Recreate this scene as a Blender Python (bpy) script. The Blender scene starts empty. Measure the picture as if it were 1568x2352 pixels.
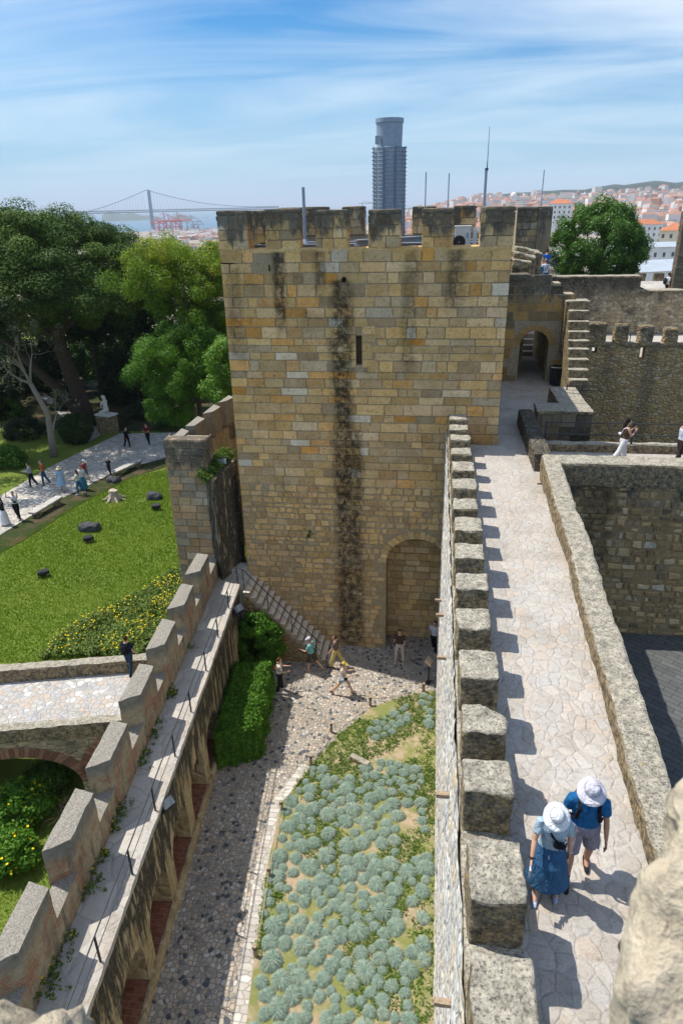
import bpy, bmesh, math, random
import numpy as np
from mathutils import Vector, Matrix, noise, Euler
rng = np.random.default_rng(7); random.seed(7)
SC = bpy.context.scene
COL = SC.collection
R_ = math.radians
# ------------------------------------------------------------------ camera
CAMZ = 8.3; FPX = 1568.0; CX, CY = 784.0, 1176.0
RHO = math.atan(0.022); TH = math.atan(706.0 / FPX); YAW = R_(8.0)
_f = np.array([-math.sin(YAW), math.cos(YAW), 0]); _r = np.array([math.cos(YAW), math.sin(YAW), 0]); _u = np.array([0, 0, 1.0])
CF = _f * math.cos(TH) - _u * math.sin(TH); _u0 = _f * math.sin(TH) + _u * math.cos(TH)
CR = _r * math.cos(RHO) - _u0 * math.sin(RHO); CU = _r * math.sin(RHO) + _u0 * math.cos(RHO)
CAMP = np.array([0, 0, CAMZ])
cam = bpy.data.cameras.new('camera'); camo = bpy.data.objects.new('camera', cam); COL.objects.link(camo)
cam.sensor_fit = 'VERTICAL'; cam.sensor_height = 36.0; cam.sensor_width = 24.0; cam.lens = 36.0 * FPX / 2352.0
cam.clip_start = 0.05; cam.clip_end = 120000
camo.matrix_world = Matrix(((CR[0], CU[0], -CF[0], 0), (CR[1], CU[1], -CF[1], 0), (CR[2], CU[2], -CF[2], CAMZ), (0, 0, 0, 1)))
cam.dof.use_dof = True; cam.dof.focus_distance = 22.0; cam.dof.aperture_fstop = 5.6
SC.camera = camo
def ray(px, py):
    d = CF * FPX + CR * (px - CX) + CU * (CY - py); return d / np.linalg.norm(d)
def atZ(px, py, z): d = ray(px, py); return CAMP + d * ((z - CAMZ) / d[2])
def atY(px, py, y): d = ray(px, py); return CAMP + d * (y / d[1])
def atX(px, py, x): d = ray(px, py); return CAMP + d * (x / d[0])
def proj(p):
    v = np.array(p, float) - CAMP; w = v @ CF; return CX + FPX * (v @ CR) / w, CY - FPX * (v @ CU) / w
# ------------------------------------------------------------------ sky, sun, exposure
SUNV = np.array([-0.525, 0.16, 1.0])
SUN_EL = math.asin(1 / np.linalg.norm(SUNV)); SUN_AZ = math.atan2(SUNV[0], SUNV[1])
wd = bpy.data.worlds.new('World'); SC.world = wd; wd.use_nodes = True
nt = wd.node_tree; nt.nodes.clear()
def W(t, **k):
    n = nt.nodes.new(t)
    for a, b in k.items(): setattr(n, a, b)
    return n
sky = W('ShaderNodeTexSky', sky_type='NISHITA', sun_disc=False, sun_elevation=SUN_EL, sun_rotation=SUN_AZ, altitude=100, air_density=1.0, dust_density=1.2, ozone_density=2.5)
tc = W('ShaderNodeTexCoord'); sep = W('ShaderNodeSeparateXYZ'); nt.links.new(tc.outputs['Generated'], sep.inputs[0])
dz = W('ShaderNodeMath', operation='MAXIMUM'); dz.inputs[1].default_value = 0.03; nt.links.new(sep.outputs['Z'], dz.inputs[0])
dzz = W('ShaderNodeMath', operation='ADD'); dzz.inputs[1].default_value = 0.12; nt.links.new(dz.outputs[0], dzz.inputs[0])
dx = W('ShaderNodeMath', operation='DIVIDE'); nt.links.new(sep.outputs['X'], dx.inputs[0]); nt.links.new(dzz.outputs[0], dx.inputs[1])
dy = W('ShaderNodeMath', operation='DIVIDE'); nt.links.new(sep.outputs['Y'], dy.inputs[0]); nt.links.new(dzz.outputs[0], dy.inputs[1])
cmb = W('ShaderNodeCombineXYZ'); nt.links.new(dx.outputs[0], cmb.inputs[0]); nt.links.new(dy.outputs[0], cmb.inputs[1])
mp = W('ShaderNodeMapping'); mp.inputs['Rotation'].default_value = (0, 0, R_(-14)); mp.inputs['Scale'].default_value = (0.6, 1.8, 1)
nt.links.new(cmb.outputs[0], mp.inputs[0])
n1 = W('ShaderNodeTexNoise'); n1.inputs['Scale'].default_value = 0.62; n1.inputs['Detail'].default_value = 9; n1.inputs['Roughness'].default_value = 0.56; n1.inputs['Distortion'].default_value = 0.8
nt.links.new(mp.outputs[0], n1.inputs['Vector'])
n2 = W('ShaderNodeTexNoise'); n2.inputs['Scale'].default_value = 0.33; n2.inputs['Detail'].default_value = 4; nt.links.new(cmb.outputs[0], n2.inputs['Vector'])
mul = W('ShaderNodeMath', operation='MULTIPLY_ADD'); mul.inputs[1].default_value = 0.62; nt.links.new(n2.outputs['Fac'], mul.inputs[0]); nt.links.new(n1.outputs['Fac'], mul.inputs[2])
cr = W('ShaderNodeMapRange'); cr.inputs['From Min'].default_value = 0.68; cr.inputs['From Max'].default_value = 1.04; cr.inputs['To Min'].default_value = 0.0; cr.inputs['To Max'].default_value = 0.8
nt.links.new(mul.outputs[0], cr.inputs['Value'])
sat = W('ShaderNodeMix', data_type='RGBA', blend_type='MULTIPLY'); sat.inputs[0].default_value = 1.0; sat.inputs[7].default_value = (0.40, 0.80, 1.22, 1)
nt.links.new(sky.outputs[0], sat.inputs[6])
elv = W('ShaderNodeMapRange'); elv.interpolation_type = 'SMOOTHSTEP'; elv.inputs['From Min'].default_value = .26; elv.inputs['From Max'].default_value = .6; nt.links.new(sep.outputs['Z'], elv.inputs['Value'])
ecol = W('ShaderNodeMix', data_type='RGBA'); ecol.inputs[6].default_value = (.17, .50, .75, 1); ecol.inputs[7].default_value = (.80, .95, 1.10, 1); nt.links.new(elv.outputs[0], ecol.inputs[0]); nt.links.new(ecol.outputs[2], sat.inputs[7])
cm = W('ShaderNodeMix', data_type='RGBA'); cm.inputs[7].default_value = (5.2, 5.8, 6.3, 1)
nt.links.new(cr.outputs[0], cm.inputs[0]); nt.links.new(sat.outputs[2], cm.inputs[6])
# pale haze low over the horizon
hz = W('ShaderNodeMapRange'); hz.inputs['From Min'].default_value = 0.0; hz.inputs['From Max'].default_value = 0.20; hz.inputs['To Min'].default_value = 0.92; hz.inputs['To Max'].default_value = 0.0
nt.links.new(sep.outputs['Z'], hz.inputs['Value'])
hm = W('ShaderNodeMix', data_type='RGBA'); hm.inputs[7].default_value = (3.0, 4.2, 5.2, 1)
nt.links.new(hz.outputs[0], hm.inputs[0]); nt.links.new(cm.outputs[2], hm.inputs[6])
bg = W('ShaderNodeBackground'); bg.inputs['Strength'].default_value = 0.13
wo = W('ShaderNodeOutputWorld'); nt.links.new(hm.outputs[2], bg.inputs[0]); nt.links.new(bg.outputs[0], wo.inputs[0])
sl = bpy.data.lights.new('sun', 'SUN'); sl.energy = 4.1; sl.angle = R_(0.5); sl.color = (1.0, 0.95, 0.87)
so = bpy.data.objects.new('sun', sl); COL.objects.link(so)
so.rotation_euler = Vector(-SUNV).to_track_quat('-Z', 'Y').to_euler()
SC.view_settings.view_transform = 'Standard'; SC.view_settings.look = 'None'; SC.view_settings.exposure = 0.52; SC.view_settings.gamma = 1
SC.cycles.max_bounces = 5; SC.cycles.diffuse_bounces = 3; SC.cycles.glossy_bounces = 2; SC.cycles.transmission_bounces = 2; SC.cycles.volume_bounces = 0; SC.cycles.transparent_max_bounces = 4
SC.cycles.use_denoising = True
# ------------------------------------------------------------------ mesh helpers
class MB:
    def __init__(s): s.v = []; s.f = []; s.m = []; s.c = []; s.cur = (0.5, 0.5, 0.5); s.mi = 0; s.T = None
    def vert(s, p):
        if s.T: p = s.T(p)
        s.v.append((float(p[0]), float(p[1]), float(p[2]))); s.c.append(s.cur); return len(s.v) - 1
    def face(s, ids): s.f.append(tuple(ids)); s.m.append(s.mi)
    def poly(s, pts): s.face([s.vert(p) for p in pts])
    def prism(s, pts, z0, z1, cap=True):
        n = len(pts)
        zb = z0 if hasattr(z0, '__len__') else [z0] * n; zt = z1 if hasattr(z1, '__len__') else [z1] * n
        a = [s.vert((p[0], p[1], zb[i])) for i, p in enumerate(pts)]; b = [s.vert((p[0], p[1], zt[i])) for i, p in enumerate(pts)]
        for i in range(n): s.face((a[i], a[(i + 1) % n], b[(i + 1) % n], b[i]))
        if cap: s.face(b); s.face(a[::-1])
    def box(s, x0, x1, y0, y1, z0, z1): s.prism([(x0, y0), (x1, y0), (x1, y1), (x0, y1)], z0, z1)
    def tube(s, path, rad, n=8, cap=True):
        path = [Vector(p) for p in path]; k = len(path)
        rad = rad if hasattr(rad, '__len__') else [rad] * k
        rings = []; ref = None
        for i, p in enumerate(path):
            t = (path[min(i + 1, k - 1)] - path[max(i - 1, 0)]); t = t.normalized() if t.length > 1e-9 else Vector((0, 0, 1))
            if ref is None: ref = Vector((1, 0, 0)) if abs(t.x) < 0.9 else Vector((0, 1, 0))
            a = (ref - t * ref.dot(t)).normalized(); b = t.cross(a); ref = a
            r = rad[i]; rx, ry = r if hasattr(r, '__len__') else (r, r)
            rings.append([s.vert(p + a * (rx * math.cos(2 * math.pi * j / n)) + b * (ry * math.sin(2 * math.pi * j / n))) for j in range(n)])
        for i in range(k - 1):
            for j in range(n): s.face((rings[i][j], rings[i][(j + 1) % n], rings[i + 1][(j + 1) % n], rings[i + 1][j]))
        if cap: s.face(rings[0][::-1]); s.face(rings[-1])
    def lathe(s, c, prof, n=24, ex=1.0, ey=1.0, cap=False):
        rings = [[s.vert((c[0] + r * ex * math.cos(2 * math.pi * j / n), c[1] + r * ey * math.sin(2 * math.pi * j / n), c[2] + z)) for j in range(n)] for r, z in prof]
        for i in range(len(prof) - 1):
            for j in range(n): s.face((rings[i][j], rings[i][(j + 1) % n], rings[i + 1][(j + 1) % n], rings[i + 1][j]))
        if cap: s.face(rings[0][::-1]); s.face(rings[-1])
    def ell(s, c, r, n=12, m=8, M=None):
        c = Vector(c); rr = []
        for i in range(m + 1):
            ph = math.pi * i / m; ring = []
            for j in range(n):
                q = Vector((r[0] * math.sin(ph) * math.cos(2 * math.pi * j / n), r[1] * math.sin(ph) * math.sin(2 * math.pi * j / n), -r[2] * math.cos(ph)))
                if M: q = M @ q
                if i in (0, m) and j > 0: ring.append(ring[0]); continue
                ring.append(s.vert(c + q))
            rr.append(ring)
        for i in range(m):
            for j in range(n):
                q = [rr[i][j], rr[i][(j + 1) % n], rr[i + 1][(j + 1) % n], rr[i + 1][j]]; q = list(dict.fromkeys(q))
                if len(q) > 2: s.face(q)
    def rough(s, lo, hi, step=0.12, r=0.05, amp=0.02, freq=3.0, map=None, seed=0.0, bottom=True):
        """a weathered block: rounded box surface pushed about by noise; map bends it into place"""
        lo = np.array(lo, float); hi = np.array(hi, float); c = (lo + hi) / 2; h = (hi - lo) / 2
        r = min(r, h.min() * 0.9); n = [max(2, int(math.ceil(2 * h[i] / step))) for i in range(3)]; idx = {}
        def g(k, i):
            t = -1 + 2 * i / n[k]; return math.copysign(1 - (1 - abs(t)) ** 1.25, t)
        def vv(i, j, k):
            key = (i, j, k)
            if key in idx: return idx[key]
            q = np.array([g(0, i), g(1, j), g(2, k)]) * h; inn = np.clip(q, -(h - r), h - r); d = q - inn; L = np.linalg.norm(d)
            if L > 1e-9 and (np.abs(d) > 1e-9).sum() > 1: q = inn + d / L * r
            p = c + q
            w = Vector(p) * freq + Vector((seed, seed * 1.7, -seed))
            nv = noise.noise_vector(w) * amp + noise.noise_vector(w * 3.1) * (amp * 0.5)
            p = p + np.array(nv)
            if map: p = map(p)
            idx[key] = s.vert(p); return idx[key]
        for a, b, cc in ((0, 1, 2), (1, 2, 0), (2, 0, 1)):
            for side in (0, n[cc]):
                if not bottom and cc == 2 and side == 0: continue
                for i in range(n[a]):
                    for j in range(n[b]):
                        q = []
                        for di, dj in ((0, 0), (1, 0), (1, 1), (0, 1)):
                            k = [0, 0, 0]; k[a] = i + di; k[b] = j + dj; k[cc] = side; q.append(vv(*k))
                        s.face(q if side else q[::-1])
    def mesh(s, name, mats, smooth=False):
        me = bpy.data.meshes.new(name); me.from_pydata(s.v, [], s.f); me.validate(clean_customdata=False)
        for m in (mats if isinstance(mats, (list, tuple)) else [mats]): me.materials.append(m)
        if len(me.polygons) == len(s.m): me.polygons.foreach_set('material_index', s.m)
        if smooth: me.polygons.foreach_set('use_smooth', [True] * len(me.polygons))
        if len(me.vertices) == len(s.c) and any(c != (0.5, 0.5, 0.5) for c in s.c):
            at = me.color_attributes.new('st', 'FLOAT_COLOR', 'POINT'); arr = np.ones((len(s.c), 4), np.float32); arr[:, :3] = s.c
            at.data.foreach_set('color', arr.ravel())
        return me
    def build(s, name, mats, parent=None, smooth=False, local=False):
        return link(name, s.mesh(name, mats, smooth), parent, local)
def link(name, me, parent=None, local=False):
    o = bpy.data.objects.new(name, me); COL.objects.link(o)
    if parent is not None:
        o.parent = parent
        if not local: o.matrix_parent_inverse = (Matrix.Translation(parent.location) @ parent.rotation_euler.to_matrix().to_4x4()).inverted()
    return o
def tag(o, label=None, cat=None, group=None, kind=None):
    if label: o['label'] = label
    if cat: o['category'] = cat
    if group: o['group'] = group
    if kind: o['kind'] = kind
    return o
def thing(name, label, cat, loc=(0, 0, 0), rz=0.0, group=None):
    o = bpy.data.objects.new(name, None); COL.objects.link(o); o.location = tuple(float(a) for a in loc); o.rotation_euler = (0, 0, rz); o.empty_display_size = 0.2
    return tag(o, label, cat, group)
KIDS = {}
def dup(root, loc, rz=0.0, label=None, scale=None, group=None):
    if not KIDS:
        pass
    r = root.copy(); COL.objects.link(r); r.location = tuple(float(a) for a in loc); r.rotation_euler = (0, 0, rz)
    if scale is not None: r.scale = scale if hasattr(scale, '__len__') else (scale,) * 3
    if label: r['label'] = label
    if group: r['group'] = group
    for ch in list(root.children):
        c = ch.copy(); COL.objects.link(c); c.parent = r
        for g in list(ch.children):
            d = g.copy(); COL.objects.link(d); d.parent = c
    return r
def fast_mesh(name, V, F, mats, col=None, mi=None, smooth=False):
    """numpy quads or tris"""
    V = np.asarray(V, np.float32); F = np.asarray(F, np.int32); k = F.shape[1]
    me = bpy.data.meshes.new(name); me.vertices.add(len(V)); me.vertices.foreach_set('co', V.ravel())
    me.loops.add(F.size); me.loops.foreach_set('vertex_index', F.ravel())
    me.polygons.add(len(F)); me.polygons.foreach_set('loop_start', np.arange(0, F.size, k, dtype=np.int32))
    for m in (mats if isinstance(mats, (list, tuple)) else [mats]): me.materials.append(m)
    if mi is not None: me.polygons.foreach_set('material_index', np.asarray(mi, np.int32))
    if smooth: me.polygons.foreach_set('use_smooth', np.ones(len(F), bool))
    me.update(calc_edges=True)
    if col is not None:
        at = me.color_attributes.new('st', 'FLOAT_COLOR', 'POINT'); a = np.ones((len(V), 4), np.float32); a[:, :3] = col; at.data.foreach_set('color', a.ravel())
    return me
# ------------------------------------------------------------------ materials
def mat(name, rough=0.9, spec=0.2):
    m = bpy.data.materials.new(name); m.use_nodes = True; b = m.node_tree.nodes['Principled BSDF']
    b.inputs['Roughness'].default_value = rough; b.inputs['Specular IOR Level'].default_value = spec
    return m, m.node_tree, b
class NT:
    def __init__(s, t): s.t = t
    def n(s, typ, **k):
        n = s.t.nodes.new('ShaderNode' + typ)
        for a, b in k.items(): setattr(n, a, b)
        return n
    def l(s, a, b): s.t.links.new(a, b)
    def val(s, x, inp):
        if isinstance(x, (int, float)): inp.default_value = x
        else: s.l(x, inp)
    def math(s, op, a, b=None, c=None, clamp=False):
        n = s.n('Math', operation=op); n.use_clamp = clamp; s.val(a, n.inputs[0])
        if b is not None: s.val(b, n.inputs[1])
        if c is not None: s.val(c, n.inputs[2])
        return n.outputs[0]
    def rng(s, v, a, b, c=0.0, d=1.0, smooth=False):
        n = s.n('MapRange'); n.interpolation_type = 'SMOOTHSTEP' if smooth else 'LINEAR'
        s.l(v, n.inputs['Value']); n.inputs['From Min'].default_value = a; n.inputs['From Max'].default_value = b; n.inputs['To Min'].default_value = c; n.inputs['To Max'].default_value = d
        return n.outputs[0]
    def noise(s, vec, sc, det=4, ro=0.55, dis=0.0):
        n = s.n('TexNoise'); s.l(vec, n.inputs['Vector']); n.inputs['Scale'].default_value = sc; n.inputs['Detail'].default_value = det; n.inputs['Roughness'].default_value = ro; n.inputs['Distortion'].default_value = dis
        return n.outputs['Fac']
    def obj(s, scale=None, rot=None):
        t = s.n('TexCoord').outputs['Object']
        if scale or rot:
            m = s.n('Mapping'); s.l(t, m.inputs[0])
            if scale: m.inputs['Scale'].default_value = scale
            if rot: m.inputs['Rotation'].default_value = rot
            return m.outputs[0]
        return t
    def ramp(s, f, stops, interp='LINEAR'):
        n = s.n('ValToRGB'); n.color_ramp.interpolation = interp; e = n.color_ramp.elements
        while len(e) < len(stops): e.new(0.5)
        for i, (p, c) in enumerate(stops): e[i].position = p; e[i].color = (*c, 1)
        s.l(f, n.inputs[0]); return n.outputs[0]
    def mix(s, f, a, b, mode='MIX'):
        n = s.n('Mix', data_type='RGBA', blend_type=mode); s.val(f, n.inputs[0])
        for x, i in ((a, 6), (b, 7)):
            if isinstance(x, tuple): n.inputs[i].default_value = (*x, 1)
            else: s.l(x, n.inputs[i])
        return n.outputs[2]
    def bump(s, h, dist, st, b, prev=None):
        n = s.n('Bump'); n.inputs['Distance'].default_value = dist; n.inputs['Strength'].default_value = st; s.l(h, n.inputs['Height'])
        if prev is not None: s.l(prev, n.inputs['Normal'])
        s.l(n.outputs[0], b.inputs['Normal']); return n.outputs[0]
def plain(name, col, rough=0.7, spec=0.3, metal=0.0, var=0.0, sc=20):
    m, t, b = mat(name, rough, spec); b.inputs['Metallic'].default_value = metal; b.inputs['Base Color'].default_value = (*col, 1)
    if var:
        k = NT(t); f = k.noise(k.obj(), sc, 5, 0.6); k.l(k.mix(k.rng(f, 0.3, 0.7), tuple(c * (1 - var) for c in col), tuple(min(1, c * (1 + var)) for c in col)), b.inputs['Base Color'])
    return m
def attr(k): n = k.n('Attribute', attribute_name='st'); sp = k.n('SeparateColor'); k.l(n.outputs['Color'], sp.inputs[0]); return sp.outputs
STONE = [(0.0, (.64, .50, .31)), (0.10, (.54, .39, .23)), (0.24, (.78, .55, .27)), (0.44, (.80, .52, .21)), (0.58, (.69, .45, .20)), (0.76, (.82, .60, .34)), (0.885, (.84, .41, .09)), (0.955, (.80, .65, .45)), (1.0, (.84, .75, .60))]
def stains(k, co, streaks, x='X'):
    """dark water streaks at fixed places on the wall: (x, half width, z low, z high, strength)"""
    sp = k.n('SeparateXYZ'); k.l(co, sp.inputs[0]); X = sp.outputs[x]; Z = sp.outputs['Z']; tot = None
    wob = k.noise(k.obj((1, 1, 0.25)), 1.6, 4, 0.6)
    Xw = k.math('MULTIPLY_ADD', wob, 0.55, k.math('SUBTRACT', X, 0.275))
    for (x0, w, z0, z1, st) in streaks:
        a = k.math('ABSOLUTE', k.math('SUBTRACT', Xw, x0)); a = k.rng(a, w, w * 0.25, 0, 1, True)
        zz = k.math('MULTIPLY', k.rng(Z, z0 - 0.5, z0 + 0.7, 0, 1, True), k.rng(Z, z1, z1 - 0.12, 0, 1, True))
        a = k.math('MULTIPLY', k.math('MULTIPLY', a, zz), st)
        tot = a if tot is None else k.math('MAXIMUM', tot, a)
    return tot, X, Z
def ashlar(name, pal=STONE, streaks=(), tops=None, grey=None, gain=1.0, mortar=False):
    """cut stone: each block carries its own tone; lichen and water staining over it"""
    m, t, b = mat(name, 0.95, 0.15); k = NT(t); co = k.obj(); A = attr(k)
    base = k.ramp(A[0], pal)
    if grey:  # weathered greyer low down
        sp = k.n('SeparateXYZ'); k.l(co, sp.inputs[0]); g = k.math('MULTIPLY', k.rng(sp.outputs['Z'], grey[1], grey[0], 0, 1, True), 0.55)
        gg = k.math('MULTIPLY', g, k.rng(k.noise(co, 0.8, 4), 0.35, 0.65)); base = k.mix(gg, base, (.52, .43, .29))
    n1 = k.noise(co, 2.2, 6, 0.65); n2 = k.noise(co, 13, 8, 0.7); n3 = k.noise(co, 55, 4, 0.7)
    base = k.mix(k.rng(n1, 0.35, 0.75, 0, .8), base, k.mix(1.0, base, (.74, .66, .52), 'MULTIPLY')); base = k.mix(k.rng(k.noise(co, 4.5, 7, .7), .56, .70, 0, .8), base, (.50, .27, .07))
    base = k.mix(k.rng(n2, 0.5, 0.72, 0, .8), base, k.mix(1.0, base, (.50, .43, .34), 'MULTIPLY'))
    base = k.mix(k.rng(n2, 0.42, 0.25, 0, .5), base, (.68, .55, .36))
    base = k.mix(k.rng(n3, 0.40, 0.62, 0, .6), base, k.mix(1.0, base, (.6, .58, .55), 'MULTIPLY'))
    if streaks:
        s, X, Z = stains(k, co, streaks); br = k.rng(k.noise(co, 5, 8, 0.72), 0.30, 0.56)
        s = k.math('MULTIPLY', s, br, clamp=True)
        base = k.mix(s, base, k.mix(1.0, k.mix(0.5, base, (.2, .18, .14)), (.20, .19, .18), 'MULTIPLY'))
    if tops:
        sp = k.n('SeparateXYZ'); k.l(co, sp.inputs[0]); zt = k.rng(sp.outputs['Z'], tops[0], tops[1], 0, 1, True)
        dn = k.math('ADD', k.noise(k.obj((1, 1, .5)), 1.9, 7, 0.68), k.math('MULTIPLY', zt, 0.33))
        s = k.math('MULTIPLY', k.rng(dn, 0.66, 0.76, 0, .9), k.rng(zt, 0, .35), clamp=True)
        lich = k.ramp(k.noise(co, 9, 8, 0.75), [(0.3, (.055, .050, .042)), (0.52, (.10, .092, .075)), (0.66, (.24, .215, .165)), (0.8, (.33, .25, .10))])
        base = k.mix(s, base, lich)
    base = k.mix(1.0, base, k.ramp(A[1], [(0, (.74, .73, .71)), (.5, (.97, .97, .97)), (1, (1.16, 1.15, 1.12))]), 'MULTIPLY')
    pit = k.noise(co, 6.5, 6, .68); base = k.mix(k.rng(pit, .645, .70, 0, .85), base, (.10, .085, .06)); bl = k.noise(co, .62, 7, .68); base = k.mix(k.rng(bl, .56, .68, 0, .45), base, k.mix(1.0, base, (.50, .49, .46), 'MULTIPLY'))
    if gain != 1.0: base = k.mix(1.0, base, (gain, gain, gain), 'MULTIPLY')
    k.l(base, b.inputs['Base Color'])
    h = k.math('MULTIPLY_ADD', n3, 0.35, k.math('MULTIPLY', n2, 0.9)); k.bump(h, 0.035, 0.8, b)
    return m
def rubble(name, scale=(3.2, 3.2, 4.6), pal=None, joint=(.30, .25, .17), dark=0.5, darktop=None, jw=0.06, bumpd=0.06, dcol=(.055, .052, .045), streaks=(), rnd=0.85, drips=None):
    """irregular field stone in lime mortar"""
    pal = pal or [(0.0, (.17, .15, .12)), (0.25, (.28, .23, .15)), (0.5, (.36, .28, .17)), (0.75, (.42, .34, .22)), (1.0, (.50, .45, .36))]
    m, t, b = mat(name, 0.95, 0.12); k = NT(t); co = k.obj()
    wob = k.n('TexNoise'); k.l(co, wob.inputs['Vector']); wob.inputs['Scale'].default_value = 2.6; wob.inputs['Detail'].default_value = 3
    add = k.n('VectorMath', operation='MULTIPLY_ADD'); k.l(wob.outputs['Color'], add.inputs[0]); add.inputs[1].default_value = (.16, .16, .16); k.l(co, add.inputs[2])
    mp = k.n('Mapping'); k.l(add.outputs[0], mp.inputs[0]); mp.inputs['Scale'].default_value = scale
    vc = k.n('TexVoronoi'); k.l(mp.outputs[0], vc.inputs['Vector']); vc.inputs['Scale'].default_value = 1.0; vc.inputs['Randomness'].default_value = rnd
    ve = k.n('TexVoronoi', feature='DISTANCE_TO_EDGE'); k.l(mp.outputs[0], ve.inputs['Vector']); ve.inputs['Scale'].default_value = 1.0; ve.inputs['Randomness'].default_value = rnd
    sp = k.n('SeparateColor'); k.l(vc.outputs['Color'], sp.inputs[0])
    base = k.ramp(sp.outputs[0], pal); n2 = k.noise(co, 11, 8, 0.7); n3 = k.noise(co, 45, 4, .7); n1 = k.noise(co, 0.9, 5, 0.62)
    e = k.rng(k.math('MULTIPLY_ADD', n2, 0.05, k.math('SUBTRACT', ve.outputs['Distance'], 0.025)), 0.0, jw, 0, 1, True)
    base = k.mix(e, joint, base)
    base = k.mix(k.rng(n2, 0.48, 0.70, 0, .8), base, k.mix(1.0, base, (.5, .48, .45), 'MULTIPLY'))
    base = k.mix(k.rng(n2, 0.42, 0.27, 0, .5), base, (.52, .47, .37))
    base = k.mix(k.rng(n3, 0.42, 0.62, 0, .5), base, k.mix(1.0, base, (.6, .58, .55), 'MULTIPLY'))
    dk = k.math('MULTIPLY', k.rng(k.math('MULTIPLY_ADD', k.noise(co, 5, 7, .7), 0.5, k.math('SUBTRACT', n1, .25)), 0.62 - 0.25 * dark, 0.80 - 0.25 * dark), min(1, dark * 1.5))
    base = k.mix(dk, base, dcol)
    if darktop:
        s3 = k.n('SeparateXYZ'); k.l(co, s3.inputs[0]); zt = k.rng(k.math('MULTIPLY_ADD', k.noise(k.obj((1, 1, .25)), 2.0, 6, .65), (darktop[1] - darktop[0]) * 1.0, k.math('SUBTRACT', s3.outputs['Z'], (darktop[1] - darktop[0]) * 0.5)), darktop[0], darktop[1], 0, .92, True)
        base = k.mix(k.math('MULTIPLY', zt, k.rng(n2, 0.3, 0.55, 0.55, 1)), base, dcol)
    if drips:
        s3 = k.n('SeparateXYZ'); k.l(co, s3.inputs[0]); zt = k.rng(s3.outputs['Z'], drips[0], drips[1], 0, 1)
        dn = k.math('MULTIPLY_ADD', k.noise(k.obj((2.6, 2.6, .32)), 1.7, 7, .68), 1.0, k.math('MULTIPLY', zt, .34)); base = k.mix(k.math('MULTIPLY', k.rng(dn, .63, .72), k.rng(n2, .25, .5, .6, .97)), base, dcol)
        base = k.mix(k.math('MULTIPLY', k.rng(k.noise(k.obj((3, 3, .5)), 2.3, 5, .6), .56, .66), .6), base, (.62, .50, .33))
    if streaks:
        s, X, Z = stains(k, co, streaks); base = k.mix(k.math('MULTIPLY', s, k.rng(n2, .3, .55)), base, dcol)
    k.l(base, b.inputs['Base Color'])
    h = k.math('MULTIPLY_ADD', k.rng(ve.outputs['Distance'], 0, 0.22, 0, 1, True), 1.0, k.math('MULTIPLY', n2, 0.55)); h = k.math('MULTIPLY_ADD', n3, .15, h)
    k.bump(h, bumpd, 0.9, b); return m
def lichen_cap(name='lichened_stone'):
    """old limestone block tops: grey crust with pale and ochre lichen; ochre rubble lower down on the sides"""
    m, t, b = mat(name, 0.97, 0.1); k = NT(t); co = k.obj(); A = attr(k)
    n1 = k.noise(co, 7, 9, 0.72); n2 = k.noise(co, 26, 8, 0.72); n0 = k.noise(co, 1.3, 3)
    crust = k.ramp(n1, [(0.28, (.13, .115, .09)), (0.42, (.27, .245, .19)), (0.55, (.41, .37, .29)), (0.66, (.55, .49, .375)), (0.8, (.64, .59, .48))])
    crust = k.mix(k.rng(n2, 0.50, 0.62, 0, .9), crust, (.07, .066, .056)); crust = k.mix(k.rng(n2, 0.42, 0.32, 0, .8), crust, (.58, .55, .46))
    ve = k.n('TexVoronoi'); mp = k.obj((4.6, 4.6, 6)); k.l(mp, ve.inputs['Vector']); sp = k.n('SeparateColor'); k.l(ve.outputs['Color'], sp.inputs[0])
    side = k.ramp(sp.outputs[0], [(0, (.15, .125, .085)), (.4, (.27, .215, .14)), (.7, (.37, .285, .17)), (.93, (.44, .32, .16)), (1, (.46, .29, .08))])
    side = k.mix(k.rng(n1, .42, .62, 0, .9), side, (.05, .046, .038)); side = k.mix(k.rng(n2, .45, .3, 0, .5), side, (.40, .33, .21))
    g = k.n('NewGeometry'); s3 = k.n('SeparateXYZ'); k.l(g.outputs['True Normal'], s3.inputs[0])
    up = k.rng(k.math('MULTIPLY_ADD', n1, .3, s3.outputs['Z']), 0.35, 0.75, 0, 1, True)
    base = k.mix(up, side, crust)
    base = k.mix(k.math('MULTIPLY', k.rng(k.noise(co, 2.3, 6, .7), .67, .72), .85), base, (.40, .25, .06))
    k.l(base, b.inputs['Base Color']); k.bump(k.math('MULTIPLY_ADD', n2, .5, n1), 0.05, 0.9, b); return m
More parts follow.
